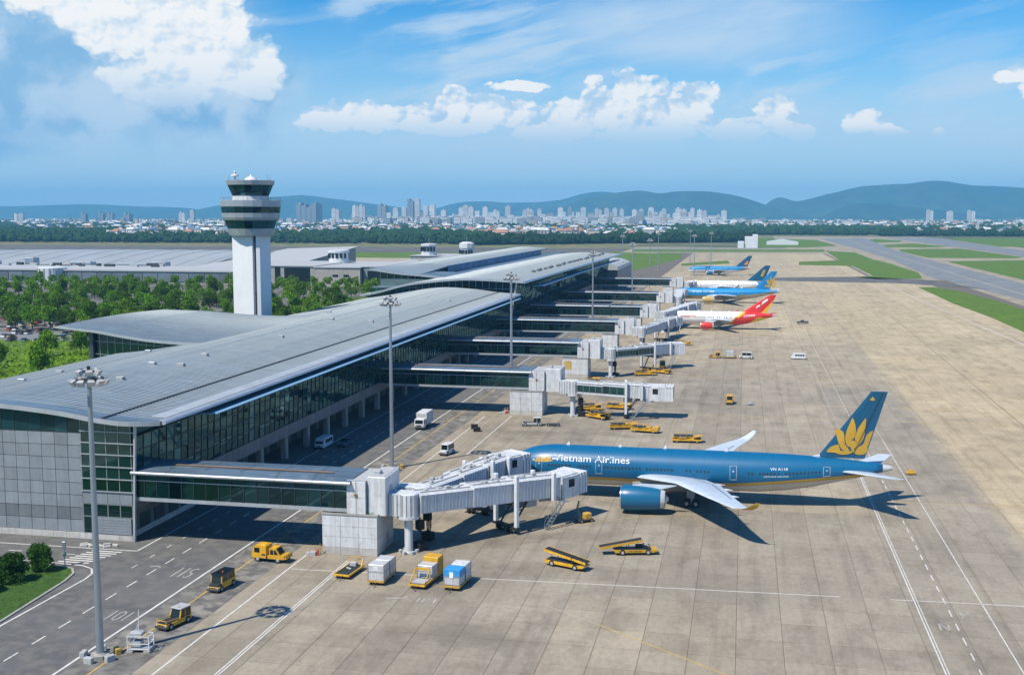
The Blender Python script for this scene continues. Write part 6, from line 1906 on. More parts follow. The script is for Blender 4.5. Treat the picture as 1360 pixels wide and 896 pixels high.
# weather-worn rack beside the nearest mast
t = thing('equipment_rack', 'white metal equipment rack with thin aerial beside the nearest mast', 'rack', (-67.2, 114.4, 0), R(8))
mb = MB()
for sx in (-1, 1):
    for sy in (-1, 1): mb.bar((sx * 1.25, sy * .75, .15), (sx * 1.25, sy * .75, 1.9), .1)
for z in (.4, 1.05, 1.9):
    for sy in (-1, 1): mb.bar((-1.25, sy * .75, z), (1.25, sy * .75, z), .08)
    for sx in (-1, 1): mb.bar((sx * 1.25, -.75, z), (sx * 1.25, .75, z), .08)
part('frame', mb, WHITE2, t)
mb = MB(); mb.box(-1.2, 1.2, -.7, .7, .38, .48); mb.bbox(-.9, .2, -.5, .5, .48, 1.2, .06); mb.bbox(-1.1, .4, -.6, .6, 1.9, 2.3, .08); part('cabinet', mb, CANVAS, t)
mb = MB(); mb.bbox(-1.4, -.6, -.9, .9, 0, .28, .05); mb.bbox(.6, 1.4, -.9, .9, 0, .28, .05); part('ballast', mb, CONC, t)
mb = MB(); mb.tube((-.2, 0, 2.3), (-.1, 0, 4.8), .05, n=6); mb.bar((-.6, 0, 2.3), (-.2, 0, 3.1), .05); part('aerial', mb, WHITE2, t)
# pole at the road corner
t = thing('road_sign', 'grey sign pole at the corner of the grass island', 'sign', (-94.2, 140.9, 0), 0)
mb = MB(); mb.tube((0, 0, 0), (0, 0, 3.3), .09); part('pole', mb, STEEL, t)
mb = MB(); mb.bbox(-.3, .3, -.12, .12, 2.6, 3.6, .06); part('signal_head', mb, STEEL, t)
mb = MB(); mb.bbox(-.2, .2, -.2, .2, 1.5, 2.0, .05); part('control_box', mb, mk('teal_box', (.03, .16, .17), .5), t)
# pale rubble strips by the corner of the building
t = thing('paving_blocks', 'loose pale kerb blocks lying at the corner of the terminal', 'kerb blocks', (-95, 150.9, 0), 0)
for k in range(9):
    mb = MB(); mb.bbox(-.55, .55, -.22, .22, 0, .25, .05); o = part('block', mb, STONE, t, loc=(-2.6 + k * .62 + rnd.uniform(-.2, .2), rnd.uniform(-.7, .7), .0)); o.rotation_euler = (0, 0, rnd.uniform(-.5, 1.2))
# big white shape and long pale roof far off by the taxiway
t = thing('radar_building', 'white lattice-like instrument building far off at the field edge', 'instrument building', (2, 1700, 0), 0)
for k, (x, y, w, h) in enumerate(((-12, 0, 9, 10), (-2, 3, 12, 17), (9, 1, 8, 20))):
    mb = MB(); mb.bbox(x, x + w, y, y + 8, 0, h, .5); part('block', mb, WHITE2, t)
t = thing('field_shed', 'long white-roofed shed beyond the instrument building', 'shed', (60, 1900, 0), 0)
mb = MB(); mb.prism([(-25, 0), (25, 0), (25, 5), (0, 9), (-25, 5)], -10, 10); part('roof', mb, WHITE2, t)

# ------------------------------------------------------------------ landside buildings
def blocky(name, label, cat, x0, x1, y0, y1, h, mat, wins=None, roof=None, wmat=None):
    t = thing(name, label, cat, ((x0 + x1) / 2, y0, 0), 0)
    mb = MB(); mb.box(x0, x1, y0, y1, 0, h); part('wall', mb, mat, t, world=True)
    mb = MB(); mb.box(x0 - .6, x1 + .6, y0 - .6, y1 + .6, h, h + .7); part('roof', mb, roof or CANVAS, t, world=True)
    for xa, xb, za, zb in wins or ():
        mb = MB(); mb.box(xa, xb, y0 - .25, y0 + .3, za, zb); o = part('window', mb, wmat or GLASSD, t, world=True)
    return t


OLDWALL = mk('old_concrete_wall', (.33, .34, .33), .85, 0, .15, .1, streak=.3)
VAULT = mk('pale_vault_roof', (.36, .39, .40), .5, .1, .10, .03, dirt=((.36, .38, .38), .5))


def old_terminal():
    t = thing('old_terminal_building', 'long old terminal with pale curved roof left of the control tower', 'terminal', (-560, 740, 0))
    mb = MB(); mb.box(-900, -352, 740, 800, 0, 9); part('wall', mb, OLDWALL, t, world=True)
    mb = MB(); mb.box(-902, -350, 739, 801, 9, 10.0); part('roof', mb, CANVAS, t, world=True)
    pm = MB(); pm.box(0, 11.4, -.4, 0, 2, 8.2); me = pm.mesh('wall_panel', mk('old_grey_glass_panel', (.13, .17, .20), .35, 0, .15, .1, tone=.2))
    for i in range(40): put('wall_panel', me, t, (-350 - 12 * (i + 1), 740, 0), world=True)
    # sweeping vault behind
    us = frange(-860, -418, 26); vs = frange(0, 1, 12)
    def vf(x, v):
        e = 1 - .45 * max(0, (-560 - x) / 300) ** 2
        return (x + 16 * v, 806 + 120 * v, 5 + (13.5 * math.sin(v * 1.75) * max(.3, e)))
    part('vault_roof', roof_sheet(vf, us, vs, .8), VAULT, t, world=True, smooth=60)
    sm = MB()
    for x in frange(-850, -424, 20):
        for a, b in zip(vs, vs[1:]):
            p, q = Vector(vf(x, a)), Vector(vf(x, b)); sm.bar(p + Vector((0, 0, .1)), q + Vector((0, 0, .1)), .5, .25)
    part('roof_rib', sm, VAULT, t, world=True, kind='stuff')
    mb = MB()
    mb.loft([[(-418, 806, 0), (-418, 806, 8), (-402, 956, 18), (-402, 956, 0)], [(-338, 806, 0), (-338, 806, 10), (-338, 956, 20.5), (-338, 956, 0)]])
    part('east_hall', mb, mk('slate_glass_wall', (.16, .22, .25), .35, 0, .2, .05), t, world=True)
    mb = MB(); mb.hexa([(-420, 804, 8.2), (-336, 804, 10.2), (-336, 960, 20.7), (-404, 960, 18.2)], [(-420, 804, 8.9), (-336, 804, 10.9), (-336, 960, 21.4), (-404, 960, 18.9)]); part('east_roof', mb, CANVAS, t, world=True)
    for k in range(34):
        mb = MB(); x, y = rnd.uniform(-720, -430), rnd.uniform(780, 798); w = rnd.uniform(2, 9); mb.bbox(x, x + w, y, y + 3, 9.5, 9.9 + rnd.uniform(.6, 2.4), .1); part('roof_unit', mb, STEELD if k % 3 else CANVAS, t, world=True)
    for x, y, w, h in ((-640, 812, 14, 9), (-560, 802, 8, 6), (-610, 802, 24, 3), (-520, 802, 18, 3), (-480, 802, 40, 2.4), (-700, 802, 30, 2.2), (-450, 802, 12, 3.4)):
        mb = MB(); mb.bbox(x, x + w, y, y + 8, 9.5, 9.5 + h, .3); part('roof_unit', mb, STEEL, t, world=True)
    mb = MB(); mb.tube((-634, 816, 18), (-634, 816, 25), .4); part('mast_post', mb, WHITE, t, world=True)
    mb = MB(); mb.lathe([(10, 0), (10, 11), (9, 11.6)], (-495, 741), 20); part('round_bay', mb, WHITE, t, world=True)
    for k in range(7):
        a = -math.pi + .35 + k * .4; mb = MB(); mb.bar((-495 + 10.1 * math.cos(a), 741 + 10.1 * math.sin(a), 1), (-495 + 10.1 * math.cos(a), 741 + 10.1 * math.sin(a), 10.6), .8, .3); part('pilaster', mb, STEEL, t, world=True)


old_terminal()
blocky('airport_hall', 'grey hall with dark glass bays right behind the control tower', 'hall', -352, -292, 742, 820, 13.5, OLDWALL, [(-336, -326, 1, 12), (-322, -318, 0, 14), (-315, -296, 1, 12.5)])
blocky('airport_hall', 'pale concrete hall between the dark glass bays and the round turret', 'hall', -291, -258, 738, 830, 13, CONC, [(-278, -274, 7, 8.4), (-270, -266, 7, 8.4)])
blocky('airport_hall', 'low slate hall below the round turret, trees before it', 'hall', -257, -226, 742, 860, 13.5, mk('slate_wall', (.20, .25, .28), .6, 0, .1, .1), [(-254, -236, 4, 11)])
blocky('airport_hall', 'grey hall beyond the taller terminal corner', 'hall', -225, -192, 770, 880, 17, OLDWALL, [(-212, -204, 3, 14)])
blocky('airport_hall', 'small grey hall with two turrets behind the taller terminal', 'hall', -272, -232, 905, 950, 15, CONC, [(-262, -250, 5, 8)])
for k, (x, y, r, z0, z1, lb) in enumerate(((-296, 800, 7.5, 13, 23.5, 'round white turret on the halls near the tower'), (-258, 912, 6.5, 14.5, 25.5, 'white turret left of the pair behind the taller terminal'), (-235, 950, 6.2, 0, 26, 'white turret right of the pair behind the taller terminal'))):
    t = thing('roof_turret', lb, 'turret', (x, y, z0), 0, 'white turrets on the old halls')
    n = 18 if k == 0 else 8
    mb = MB(); mb.lathe([(r, 0), (r * 1.0, (z1 - z0) * .35), (r * .92, (z1 - z0) * .36), (r * .92, (z1 - z0) * .8)], n=n, rot=.3); part('wall', mb, WHITE2, t)
    mb = MB(); mb.lathe([(r * 1.05, (z1 - z0) * .8), (r * 1.05, (z1 - z0) * .95), (r * .6, z1 - z0)], n=n, rot=.3); part('roof', mb, WHITE, t)
    for i in range(6):
        a = -2.8 + i * .45; mb = MB(); mb.bar((r * .95 * math.cos(a), r * .95 * math.sin(a), (z1 - z0) * .42), (r * .95 * math.cos(a), r * .95 * math.sin(a), (z1 - z0) * .74), 1.9, .5); part('window', mb, GLASSD, t)
    mb = MB(); mb.tube((0, 0, z1 - z0), (0, 0, z1 - z0 + 5), .15, n=5); part('aerial', mb, STEEL, t)

# ------------------------------------------------------------------ vegetation
def mk_leaf(name, col, var=.35, trans=.25):
    m = bpy.data.materials.new(name); m.use_nodes = True; nt = m.node_tree; b = NB(nt); P = nt.nodes['Principled BSDF']
    pos = b.node('ShaderNodeNewGeometry').outputs['Position']
    rn = b.node('ShaderNodeObjectInfo').outputs['Random']
    n = b.noise(pos, .5, 4, .6)
    f = b.m('MULTIPLY', b.mr(n, .3, .7, 1 - var, 1 + var), b.mr(rn, 0, 1, .4, 1.5))
    c = b.mix(1., (*col, 1), b.comb(f, f, b.m('MULTIPLY', f, .9)), 'MULTIPLY')
    c = b.mix(b.mr(b.m('FRACT', b.m('MULTIPLY', rn, 7.3)), .5, 1, 0, .35), c, (col[0] * 1.6, col[1] * 1.15, col[2] * .7))
    nt.links.new(c, P.inputs['Base Color'])
    P.inputs['Roughness'].default_value = .75; P.inputs['Specular IOR Level'].default_value = .08
    tr = b.node('ShaderNodeBsdfTranslucent'); nt.links.new(c, tr.inputs[0])
    mx = b.node('ShaderNodeMixShader'); mx.inputs[0].default_value = trans
    nt.links.new(P.outputs[0], mx.inputs[1]); nt.links.new(tr.outputs[0], mx.inputs[2])
    nt.links.new(mx.outputs[0], nt.nodes['Material Output'].inputs[0])
    return m


LEAFM = mk_leaf('tree_leaf', (.115, .24, .012))
LEAFD = mk_leaf('shrub_leaf', (.045, .115, .02))
LEAFB = mk_leaf('lawn_leaf', (.15, .29, .016))
FARF = mk_leaf('far_foliage', (.020, .055, .020), .5, .1)
BARK = mk('bark', (.12, .09, .065), .9, 0, .25, 2.)


def crown(seed, R_, H_, n, leaf, lumps=9, flat=1.):
    """leaf clumps spread on and in uneven lobes"""
    r = random.Random(seed); mb = MB()
    L = []
    for k in range(lumps):
        a = r.uniform(0, 6.28); d = R_ * r.uniform(.15, .72); z = H_ * r.uniform(.2, .95)
        L.append((d * math.cos(a) * (1.15 - .5 * z / H_), d * math.sin(a) * (1.15 - .5 * z / H_), z, R_ * r.uniform(.26, .48)))
    L.append((0, 0, H_ * .6, R_ * .5))
    for k in range(n):
        x, y, z, q = L[k % len(L)]
        u, w = r.uniform(0, 6.28), math.acos(r.uniform(-.75, 1)); rr = q * (1 - .45 * r.random() ** 2.2)
        p = Vector((x + rr * math.sin(w) * math.cos(u), y + rr * math.sin(w) * math.sin(u), z + rr * math.cos(w) * flat))
        s = leaf * r.uniform(.6, 1.4); e = Vector((r.gauss(0, 1), r.gauss(0, 1), r.gauss(0, .6))).normalized(); g_ = e.orthogonal().normalized(); h = e.cross(g_)
        mb.poly([p - g_ * s, p - h * s * .55 + e * s * .15, p + g_ * s, p + h * s * .55 + e * s * .15])
    return mb


def trunk(seed, h, R_, th=.22):
    r = random.Random(seed); mb = MB()
    mb.tube((0, 0, 0), (r.uniform(-.2, .2), r.uniform(-.2, .2), h), th, th * .6, 7)
    for k in range(5):
        a = 6.28 * k / 5 + r.uniform(-.4, .4); mb.tube((0, 0, h * r.uniform(.6, .95)), (R_ * .6 * math.cos(a), R_ * .6 * math.sin(a), h + R_ * r.uniform(.4, .9)), th * .5, .05, 5)
    return mb


TREES = []
for k in range(6):
    R_, H_, h = (4.0, 5.2, 2.6) if k < 4 else (2.6, 4.2, 1.6)
    TREES.append((trunk(k, h, R_).mesh('trunk', BARK), crown(k + 40, R_, H_, 1300 if k < 4 else 900, .34 if k < 4 else .30, 9 + k).mesh('crown', LEAFM), h - .6))
TLAB = ['broad bright green tree in the car park grove left of the tower', 'round-crowned green tree in the car park grove', 'tall uneven green tree among the parked cars', 'dense green tree of the landside rows', 'small young tree on the landside lawn', 'narrow light green tree by the car park']


def plant(x, y, k, s, rz, z=0):
    tm, cm, h = TREES[k]
    where = 'standing before the old terminal' if y > 640 else 'between tower and taller terminal' if x > -215 else 'on the lawn beside the wing roof' if y < 432 else 'in the car park left of the tower' if x < -330 else 'in the grove beside the tower foot'
    size = 'tall' if s > 1.15 else 'low' if s < .8 else 'middling'
    t = thing('broadleaf_tree', '%s %s tree %s' % (size, ('broad bright', 'round-crowned', 'uneven', 'dense', 'young', 'narrow light')[k] + ' green', where), 'tree', (x, y, z), rz, 'trees of the landside car park')
    t.scale = (s, s, s * rnd.uniform(.9, 1.15))
    put('trunk', tm, t); put('crown', cm, t, (0, 0, h))


r3 = random.Random(11)
spots = []


def scatter(n, x0, x1, y0, y1, ok, dmin):
    tries = 0; got = 0
    while got < n and tries < n * 60:
        tries += 1
        x, y = r3.uniform(x0, x1), r3.uniform(y0, y1)
        if not ok(x, y): continue
        if any((x - a) ** 2 + (y - b_) ** 2 < dmin * dmin for a, b_ in spots): continue
        q = view_px(x, y, 4)
        if q is None or not -30 < q[0] < 700 or q[1] > 560: continue
        spots.append((x, y)); got += 1


lot = lambda x, y: not (-178 < x < -150 and 330 < y < 380) and not (396 < y < 432 and x < -238) and not (x > -205 and 540 < y < 600)
scatter(14, -300, -168, 300, 396, lambda x, y: x < -160 and lot(x, y), 9)
scatter(70, -420, -200, 430, 480, lambda x, y: x < -160 and lot(x, y), 7.2)
scatter(110, -520, -200, 470, 640, lot, 8.5)
scatter(26, -215, -160, 380, 640, lot, 6.4)
scatter(60, -520, -180, 640, 735, lot, 8)
scatter(150, -520, -215, 432, 735, lot, 6.2)
spots.sort(key=lambda s: s[1])
for x, y in spots[:296]:
    k = r3.choice((0, 1, 2, 3, 0, 1, 2, 4, 5)); plant(x, y, k, r3.uniform(.62, 1.42) * (.85 if y > 640 else 1), r3.uniform(0, 6.28))
gv = MB()
for i_, (x, y) in enumerate(spots[296:]):
    c_ = crown(200 + i_ % 7, 3.6, 5.0, 320, .55, 9); an = r3.uniform(0, 6.28); ca, sa = math.cos(an), math.sin(an); s = r3.uniform(.8, 1.25)
    gv.add([(x + s * (v[0] * ca - v[1] * sa), y + s * (v[0] * sa + v[1] * ca), s * v[2] + 1.8) for v in c_.v], c_.f)
part('far_grove', gv, LEAFM, kind='stuff')
# undergrowth on the lawns along the terminal
ug = MB(); r4 = random.Random(5)
for k in range(34000):
    if k % 3: x, y = r4.uniform(-235, -152), r4.uniform(300, 640)
    else: x, y = r4.uniform(-275, -153), r4.uniform(262, 420)
    if -175 < x < -150 and 335 < y < 375: continue
    hgt = 1.2 + 2.2 * mnoise.noise(Vector((x * .09, y * .09, 0)))
    if hgt < .2: continue
    z = r4.uniform(0, hgt); s = r4.uniform(.3, .75); a = r4.uniform(0, 6.28); q = r4.uniform(-.6, .6)
    ug.poly([(x - s * math.cos(a), y - s * math.sin(a), z), (x + s * .5 * math.sin(a), y - s * .5 * math.cos(a), z + s * q), (x + s * math.cos(a), y + s * math.sin(a), z + s * .3), (x - s * .5 * math.sin(a), y + s * .5 * math.cos(a), z - s * q)])
part('undergrowth', ug, LEAFB, kind='stuff')
# clipped bushes on the island
for k, (x, y, s, lb) in enumerate(((-96.2, 138.0, 1.25, 'round clipped bush at the tip of the grass island, farthest of three'), (-97.2, 133.0, 1.4, 'round clipped bush in the middle of the grass island'), (-98.4, 127.6, 1.4, 'round clipped bush cut off by the left edge of the photo'))):
    t = thing('clipped_bush', lb, 'bush', (x, y, .13), r3.uniform(0, 6))
    t.scale = (s, s, s)
    part('trunk', trunk(60 + k, .5, 1.1, .12), BARK, t)
    part('crown', crown(70 + k, 1.75, 2.9, 5200, .13, 22), LEAFD, t, loc=(0, 0, -.15))
gl_ = MB()
for k in range(5200):
    x, y = r3.uniform(-112, -89.2), r3.uniform(116, 140)
    if y > 134.6 + (-90.2 - x) * 1.1 and x > -95: continue
    if y > 140.2 - (-95 - x) * .2 and x <= -95: continue
    if x > -90.0 and y > 126: continue
    s = r3.uniform(.05, .12); a = r3.uniform(0, 6.28)
    gl_.poly([(x - s * .3 * math.sin(a), y + s * .3 * math.cos(a), .12), (x + s * .3 * math.sin(a), y - s * .3 * math.cos(a), .12), (x + .1 * math.cos(a), y + .1 * math.sin(a), .13 + s * 2.2)])
part('grass_tufts', gl_, LEAFD, kind='stuff')

# parked cars among the trees
CARC = [(.65, .66, .66), (.75, .75, .74), (.07, .075, .08), (.30, .32, .34), (.38, .05, .04), (.50, .30, .06), (.07, .14, .30), (.55, .56, .55)]
CM = [mk('car_paint_%d' % i, c, .35, .1, .05, coat=.4) for i, c in enumerate(CARC)]
CN = ['silver', 'white', 'black', 'grey', 'red', 'tan', 'blue', 'pale grey']
cbm = MB(); cbm.prism([(-2.1, .3), (2.1, .3), (2.15, .7), (1.1, .88), (-2.0, .92), (-2.1, .7)], -.85, .85)
ccm = MB(); ccm.prism([(-1.7, .9), (1.0, .88), (.35, 1.42), (-1.2, 1.44)], -.74, .74)
cwm = MB()
for x in (-1.3, 1.3):
    for s in (-1, 1): cwm.lathe([(.31, s * .7 - .1), (.31, s * .7 + .1)], (x, 0), 8)
cwm.v = [(x, z, y + .31) for x, y, z in cwm.v]
ccg = ccm.mesh('cabin', GLASSD); cwh = cwm.mesh('wheels', RUBBER); cbs = [cbm.mesh('body', m_) for m_ in CM]
got = 0
for row in range(60):
    if got > 200: break
    y = 395 + row * 6.2
    x = -330 + r3.uniform(-3, 3) - row * 1.4
    for k in range(34):
        x += 2.9
        if got > 200: break
        if r3.random() > .3: continue
        if any((x - a) ** 2 + (y - b_) ** 2 < 9 for a, b_ in spots): continue
        if x > -185: continue
        i = r3.randrange(8)
        t = thing('parked_car', '%s car parked among the landside trees' % CN[i], 'car', (x, y, -.06), R(90) + r3.uniform(-.05, .05), '%s cars in the landside car park' % CN[i])
        put('body', cbs[i], t); put('cabin', ccg, t); got += 1

# ------------------------------------------------------------------ the town, woods and hills beyond
HW = [mk('far_white_wall', (.78, .78, .76), .8, 0, .12, .05, tone=.2), mk('far_cream_wall', (.56, .50, .40), .8, 0, .12, .05, tone=.2), mk('far_grey_wall', (.40, .42, .43), .8, 0, .12, .05, tone=.2)]
HR = [mk('far_red_roof', (.36, .19, .12), .8, 0, .2, .05), mk('far_pale_roof', (.60, .60, .58), .7, 0, .15, .05), mk('far_blue_roof', (.20, .34, .46), .6, 0, .1, .05), mk('far_dark_roof', (.14, .14, .14), .8)]
HN = ['white house in the town beyond the runway', 'cream house in the town beyond the runway', 'grey house in the town beyond the runway']


def house_geo(w, d, h, flat, r):
    a, b_ = MB(), MB()
    a.box(-w / 2, w / 2, -d / 2, d / 2, 0, h)
    for k in range(int(w // 5)):
        for f_ in range(int(h // 4)): a.box(-w / 2 + 1.2 + k * 5, -w / 2 + 3.2 + k * 5, -d / 2 - .15, -d / 2, 1.2 + f_ * 4, 3. + f_ * 4, 1)
    if flat: b_.box(-w / 2 - .4, w / 2 + .4, -d / 2 - .4, d / 2 + .4, h, h + .9); b_.box(-w / 4, w / 8, -d / 4, d / 4, h + .9, h + 3)
    else: b_.add([(-w / 2 - .8, -d / 2 - .8, h), (w / 2 + .8, -d / 2 - .8, h), (w / 2 + .8, d / 2 + .8, h), (-w / 2 - .8, d / 2 + .8, h), (-w / 2 + d * .25, 0, h + d * .32), (w / 2 - d * .25, 0, h + d * .32)], [(0, 1, 5, 4), (2, 3, 4, 5), (1, 2, 5), (3, 0, 4)])
    return a, b_


r5 = random.Random(21)
HG = []
for k in range(14):
    w, d, h = r5.uniform(8, 19), r5.uniform(8, 13), r5.uniform(4.5, 13)
    a, b_ = house_geo(w, d, h, k % 3 != 0, r5)
    wi = r5.choice((0, 0, 0, 1, 2)); ri = (0 if k < 4 else 1) if k % 3 == 0 else r5.choice((1, 1, 1, 3, 2))
    HG.append((a.mesh('wall', [HW[wi], GLASSD]), b_.mesh('roof', HR[ri]), wi, a, b_, ri))


def town_ok(x, y):
    n = mnoise.noise(Vector((x * .0026, y * .0011, 3.1)))
    return n > (-.02 if y < 3800 else -.12)


cand = []
while len(cand) < 5200:
    y = 1930 * (6500 / 1930) ** r5.random(); x = -.21 * y + r5.uniform(-.50, .50) * y
    if y < 2750 and x > -120: continue
    if y < 2250 and x > -430 + (y - 1830) * .3: continue
    if not town_ok(x, y): continue
    cand.append((y, x))
cand.sort()
first = cand[:230]
for y, x in first:
    k = r5.randrange(14)
    t = thing('town_house', HN[HG[k][2]], 'house', (x, y, -.1), r5.uniform(-.5, .5), HN[HG[k][2]].replace('house', 'houses'))
    if y < 2700: t.scale = (1.25, 1.25, 1.6)
    put('wall', HG[k][0], t); put('roof', HG[k][1], t)
mass = [MB() for _ in range(8)]
r7 = random.Random(77)
for k in range(1500):
    y = r7.uniform(3900, 6200); px_ = r7.choice((r7.uniform(380, 980), r7.uniform(-20, 1380), r7.gauss(620, 120), r7.gauss(880, 90)))
    x = math.tan(math.atan((px_ - 680) / 1509.) - .2026) * y
    s = 1.6 if 470 < px_ < 960 else .8
    w, d, h = r7.uniform(10, 34), r7.uniform(10, 24), r7.uniform(9, 26) * s * (1.5 if r7.random() < .12 else 1)
    mass[r7.choice((0, 0, 0, 1, 2))].add([(x - w / 2, y - d / 2, 0), (x + w / 2, y - d / 2, 0), (x + w / 2, y + d / 2, 0), (x - w / 2, y + d / 2, 0), (x - w / 2, y - d / 2, h), (x + w / 2, y - d / 2, h), (x + w / 2, y + d / 2, h), (x - w / 2, y + d / 2, h)], [(4, 5, 6, 7), (0, 1, 5, 4), (1, 2, 6, 5), (3, 0, 4, 7)])
    if h > 22:
        n_ = int(h / 5)
        for f_ in range(n_): z0 = (f_ + .4) * h / n_; mass[7].add([(x - w / 2 + .6, y - d / 2 - .4, z0), (x + w / 2 - .6, y - d / 2 - .4, z0), (x + w / 2 - .6, y - d / 2 - .4, z0 + h / n_ * .38), (x - w / 2 + .6, y - d / 2 - .4, z0 + h / n_ * .38)], [(0, 1, 2, 3)])
for y, x in cand[230:]:
    k = r5.randrange(14); _, _, wi, a, b_, ri = HG[k]; s = r5.uniform(.8, 1.5); an = r5.uniform(-.6, .6); ca, sa = math.cos(an), math.sin(an)
    tr = lambda v: (x + s * (v[0] * ca - v[1] * sa), y + s * (v[0] * sa + v[1] * ca), s * v[2])
    mass[wi].add([tr(v) for v in a.v[:8]], a.f[:6]); mass[3 + ri].add([tr(v) for v in b_.v], b_.f)
for mb, m_ in zip(mass, HW + HR + [mk('far_window_shade', (.20, .25, .29), .5)]):
    if mb.v: part('distant_town', mb, m_, kind='stuff')
# high-rise blocks: (px-derived places) x, y, width, depth, height, tone
HRWIN = mk('far_window_grey', (.28, .33, .37), .4)
HRN = mk('high_rise_blue_grey', (.26, .33, .38), .5, .1, .1, .02)
TOW = []
r6 = random.Random(9)
for px_, w_, top, y, c in ((411, 32, 270, 4300, 1), (447, 12, 277, 4700, 0), (474, 11, 273, 4800, 0), (482, 9, 272, 4700, 0), (509, 14, 271, 4700, 1), (526, 8, 276, 4600, 0), (537, 7, 275, 4700, 0), (546, 9, 264, 4900, 1), (555, 8, 264, 4800, 0), (566, 7, 273, 4700, 0), (575, 8, 272, 4900, 0), (613, 7, 276, 5000, 0), (623, 16, 273, 4800, 0), (645, 8, 275, 5100, 0), (675, 8, 274, 4900, 0), (704, 9, 277, 5000, 0), (717, 6, 278, 5100, 0), (745, 8, 276, 5100, 0), (757, 6, 276, 5100, 1), (775, 8, 276, 5000, 0), (795, 10, 277, 5200, 0), (806, 7, 277, 5200, 0), (817, 7, 277, 5200, 0), (826, 6, 278, 5200, 0), (843, 7, 279, 5300, 0), (852, 7, 278, 5300, 0), (865, 8, 276, 5300, 0), (882, 7, 278, 5300, 0), (905, 16, 277, 5300, 0), (920, 6, 277, 5300, 0), (933, 14, 279, 5400, 0), (962, 8, 280, 5400, 0), (22, 5, 284, 4600, 0), (29, 8, 284, 4600, 0), (112, 9, 283, 4500, 1), (135, 9, 282, 4600, 1), (147, 10, 283, 4600, 1), (170, 12, 283, 4700, 1), (243, 10, 282, 4700, 0), (256, 7, 279, 4700, 0), (590, 8, 279, 4900, 0), (660, 9, 279, 4900, 0), (697, 6, 279, 4900, 0), (1235, 9, 279, 5200, 0), (1262, 8, 281, 5200, 0), (1290, 10, 280, 5300, 0)):
    x = math.tan(math.atan((px_ - 680) / 1509.) - .2026) * y
    w = w_ / 1500 * y * .93; h = 50 + (284 - top) / 1500 * y * 1.0
    d = max(16., w * .8); fl = max(6, int(h / 5))
    t = thing('tower_block', ('wide blue-grey' if c and w_ > 20 else 'blue-grey' if c else 'pale') + (' tower block on the skyline') + (' left of the mountains' if px_ < 500 else ' before the middle hill' if px_ > 740 else ' in the town centre'), 'tower block', (x, y, -.1), r6.uniform(-.1, .1), ('blue-grey' if c else 'pale') + ' tower blocks on the skyline')
    nb = 1 if w_ < 9 else 2 if w_ < 20 else 4
    for i in range(nb):
        hh = h * (1 - .08 * ((i * 37) % 3)); x0 = -w / 2 + w * i / nb
        mb = MB(); mb.box(x0, x0 + w / nb * .92, -d / 2, d / 2, 0, hh)
        bd = part('block', mb, HRN if c else HW[0], t)
        sb = MB()
        for f_ in range(fl): sb.box(x0 + .5, x0 + w / nb * .92 - .5, -d / 2 - .4, -d / 2, (f_ + .35) * hh / fl, (f_ + .7) * hh / fl)
        part('window_band', sb, HRWIN, bd)
        mb = MB(); mb.box(x0 + w / nb * .3, x0 + w / nb * .6, -d / 4, d / 4, hh, hh + 5); part('roof_house', mb, HW[2], bd)

# woods: clumps of far crowns
ico = []
for k in range(5):
    rr = random.Random(k); mb = MB(); rings = []
    n = 7
    for j, (q, z) in enumerate(((.55, .12), (1., .35), (.95, .62), (.6, .88), (.12, 1.))): rings.append([(q * rr.uniform(.75, 1.2) * math.cos(6.28 * i / n + j), q * rr.uniform(.75, 1.2) * math.sin(6.28 * i / n + j), z + rr.uniform(-.08, .08)) for i in range(n)])
    mb.loft(rings); ico.append(mb)


def wood(name, pts, sz, mat, h=1.):
    mb = MB(); rr = random.Random(len(pts))
    for x, y in pts:
        k = rr.randrange(5); s = sz * rr.uniform(.6, 1.35); hh = s * rr.uniform(1.3, 2.1) * h; a = rr.uniform(0, 6.28); ca, sa = math.cos(a), math.sin(a)
        mb.add([(x + s * (v[0] * ca - v[1] * sa), y + s * (v[0] * sa + v[1] * ca), hh * v[2]) for v in ico[k].v], ico[k].f)
    return part(name, mb, mat, kind='stuff')


pts = []
while len(pts) < 21000:
    y = 1930 * (6600 / 1930) ** (r5.random() ** 1.25); x = -.21 * y + r5.uniform(-.52, .52) * y
    if y < 2750 and x > -60: continue
    if y < 2250 and x > -430 + (y - 1830) * .3: continue
    n = mnoise.noise(Vector((x * .0026, y * .0011, 3.1)))
    if n > .16 and r5.random() > .55: continue
    pts.append((x, y))
wood('woodland', pts, 7.5, FARF)
pts = []
for i in range(900):
    q = r5.random(); x = lerp(-430, 10, q); pts.append((x, lerp(1800, 2110, q) + r5.uniform(-40, 70)))
wood('tree_belt', pts, 7.0, FARF)
pts = []
for i in range(1300):
    x = lerp(-1700, -400, r5.random()); pts.append((x, 1880 + r5.uniform(-60, 90) + (x + 400) * .03))
wood('tree_belt', pts, 7.0, FARF)
pts = []
for i in range(1200):
    x = lerp(-60, 1900, r5.random()); pts.append((x, 2860 + r5.uniform(-120, 120)))
wood('tree_belt', pts, 7.0, FARF)
pts = [(lerp(300, 900, r5.random()), 2710 + r5.uniform(-50, 60)) for i in range(420)]
wood('tree_belt', pts, 7.0, FARF)
pts = [(lerp(-215, -165, r5.random()), lerp(800, 1000, r5.random())) for i in range(70)]
wood('tree_clump', pts, 3.5, LEAFM)


FARK = 1.2


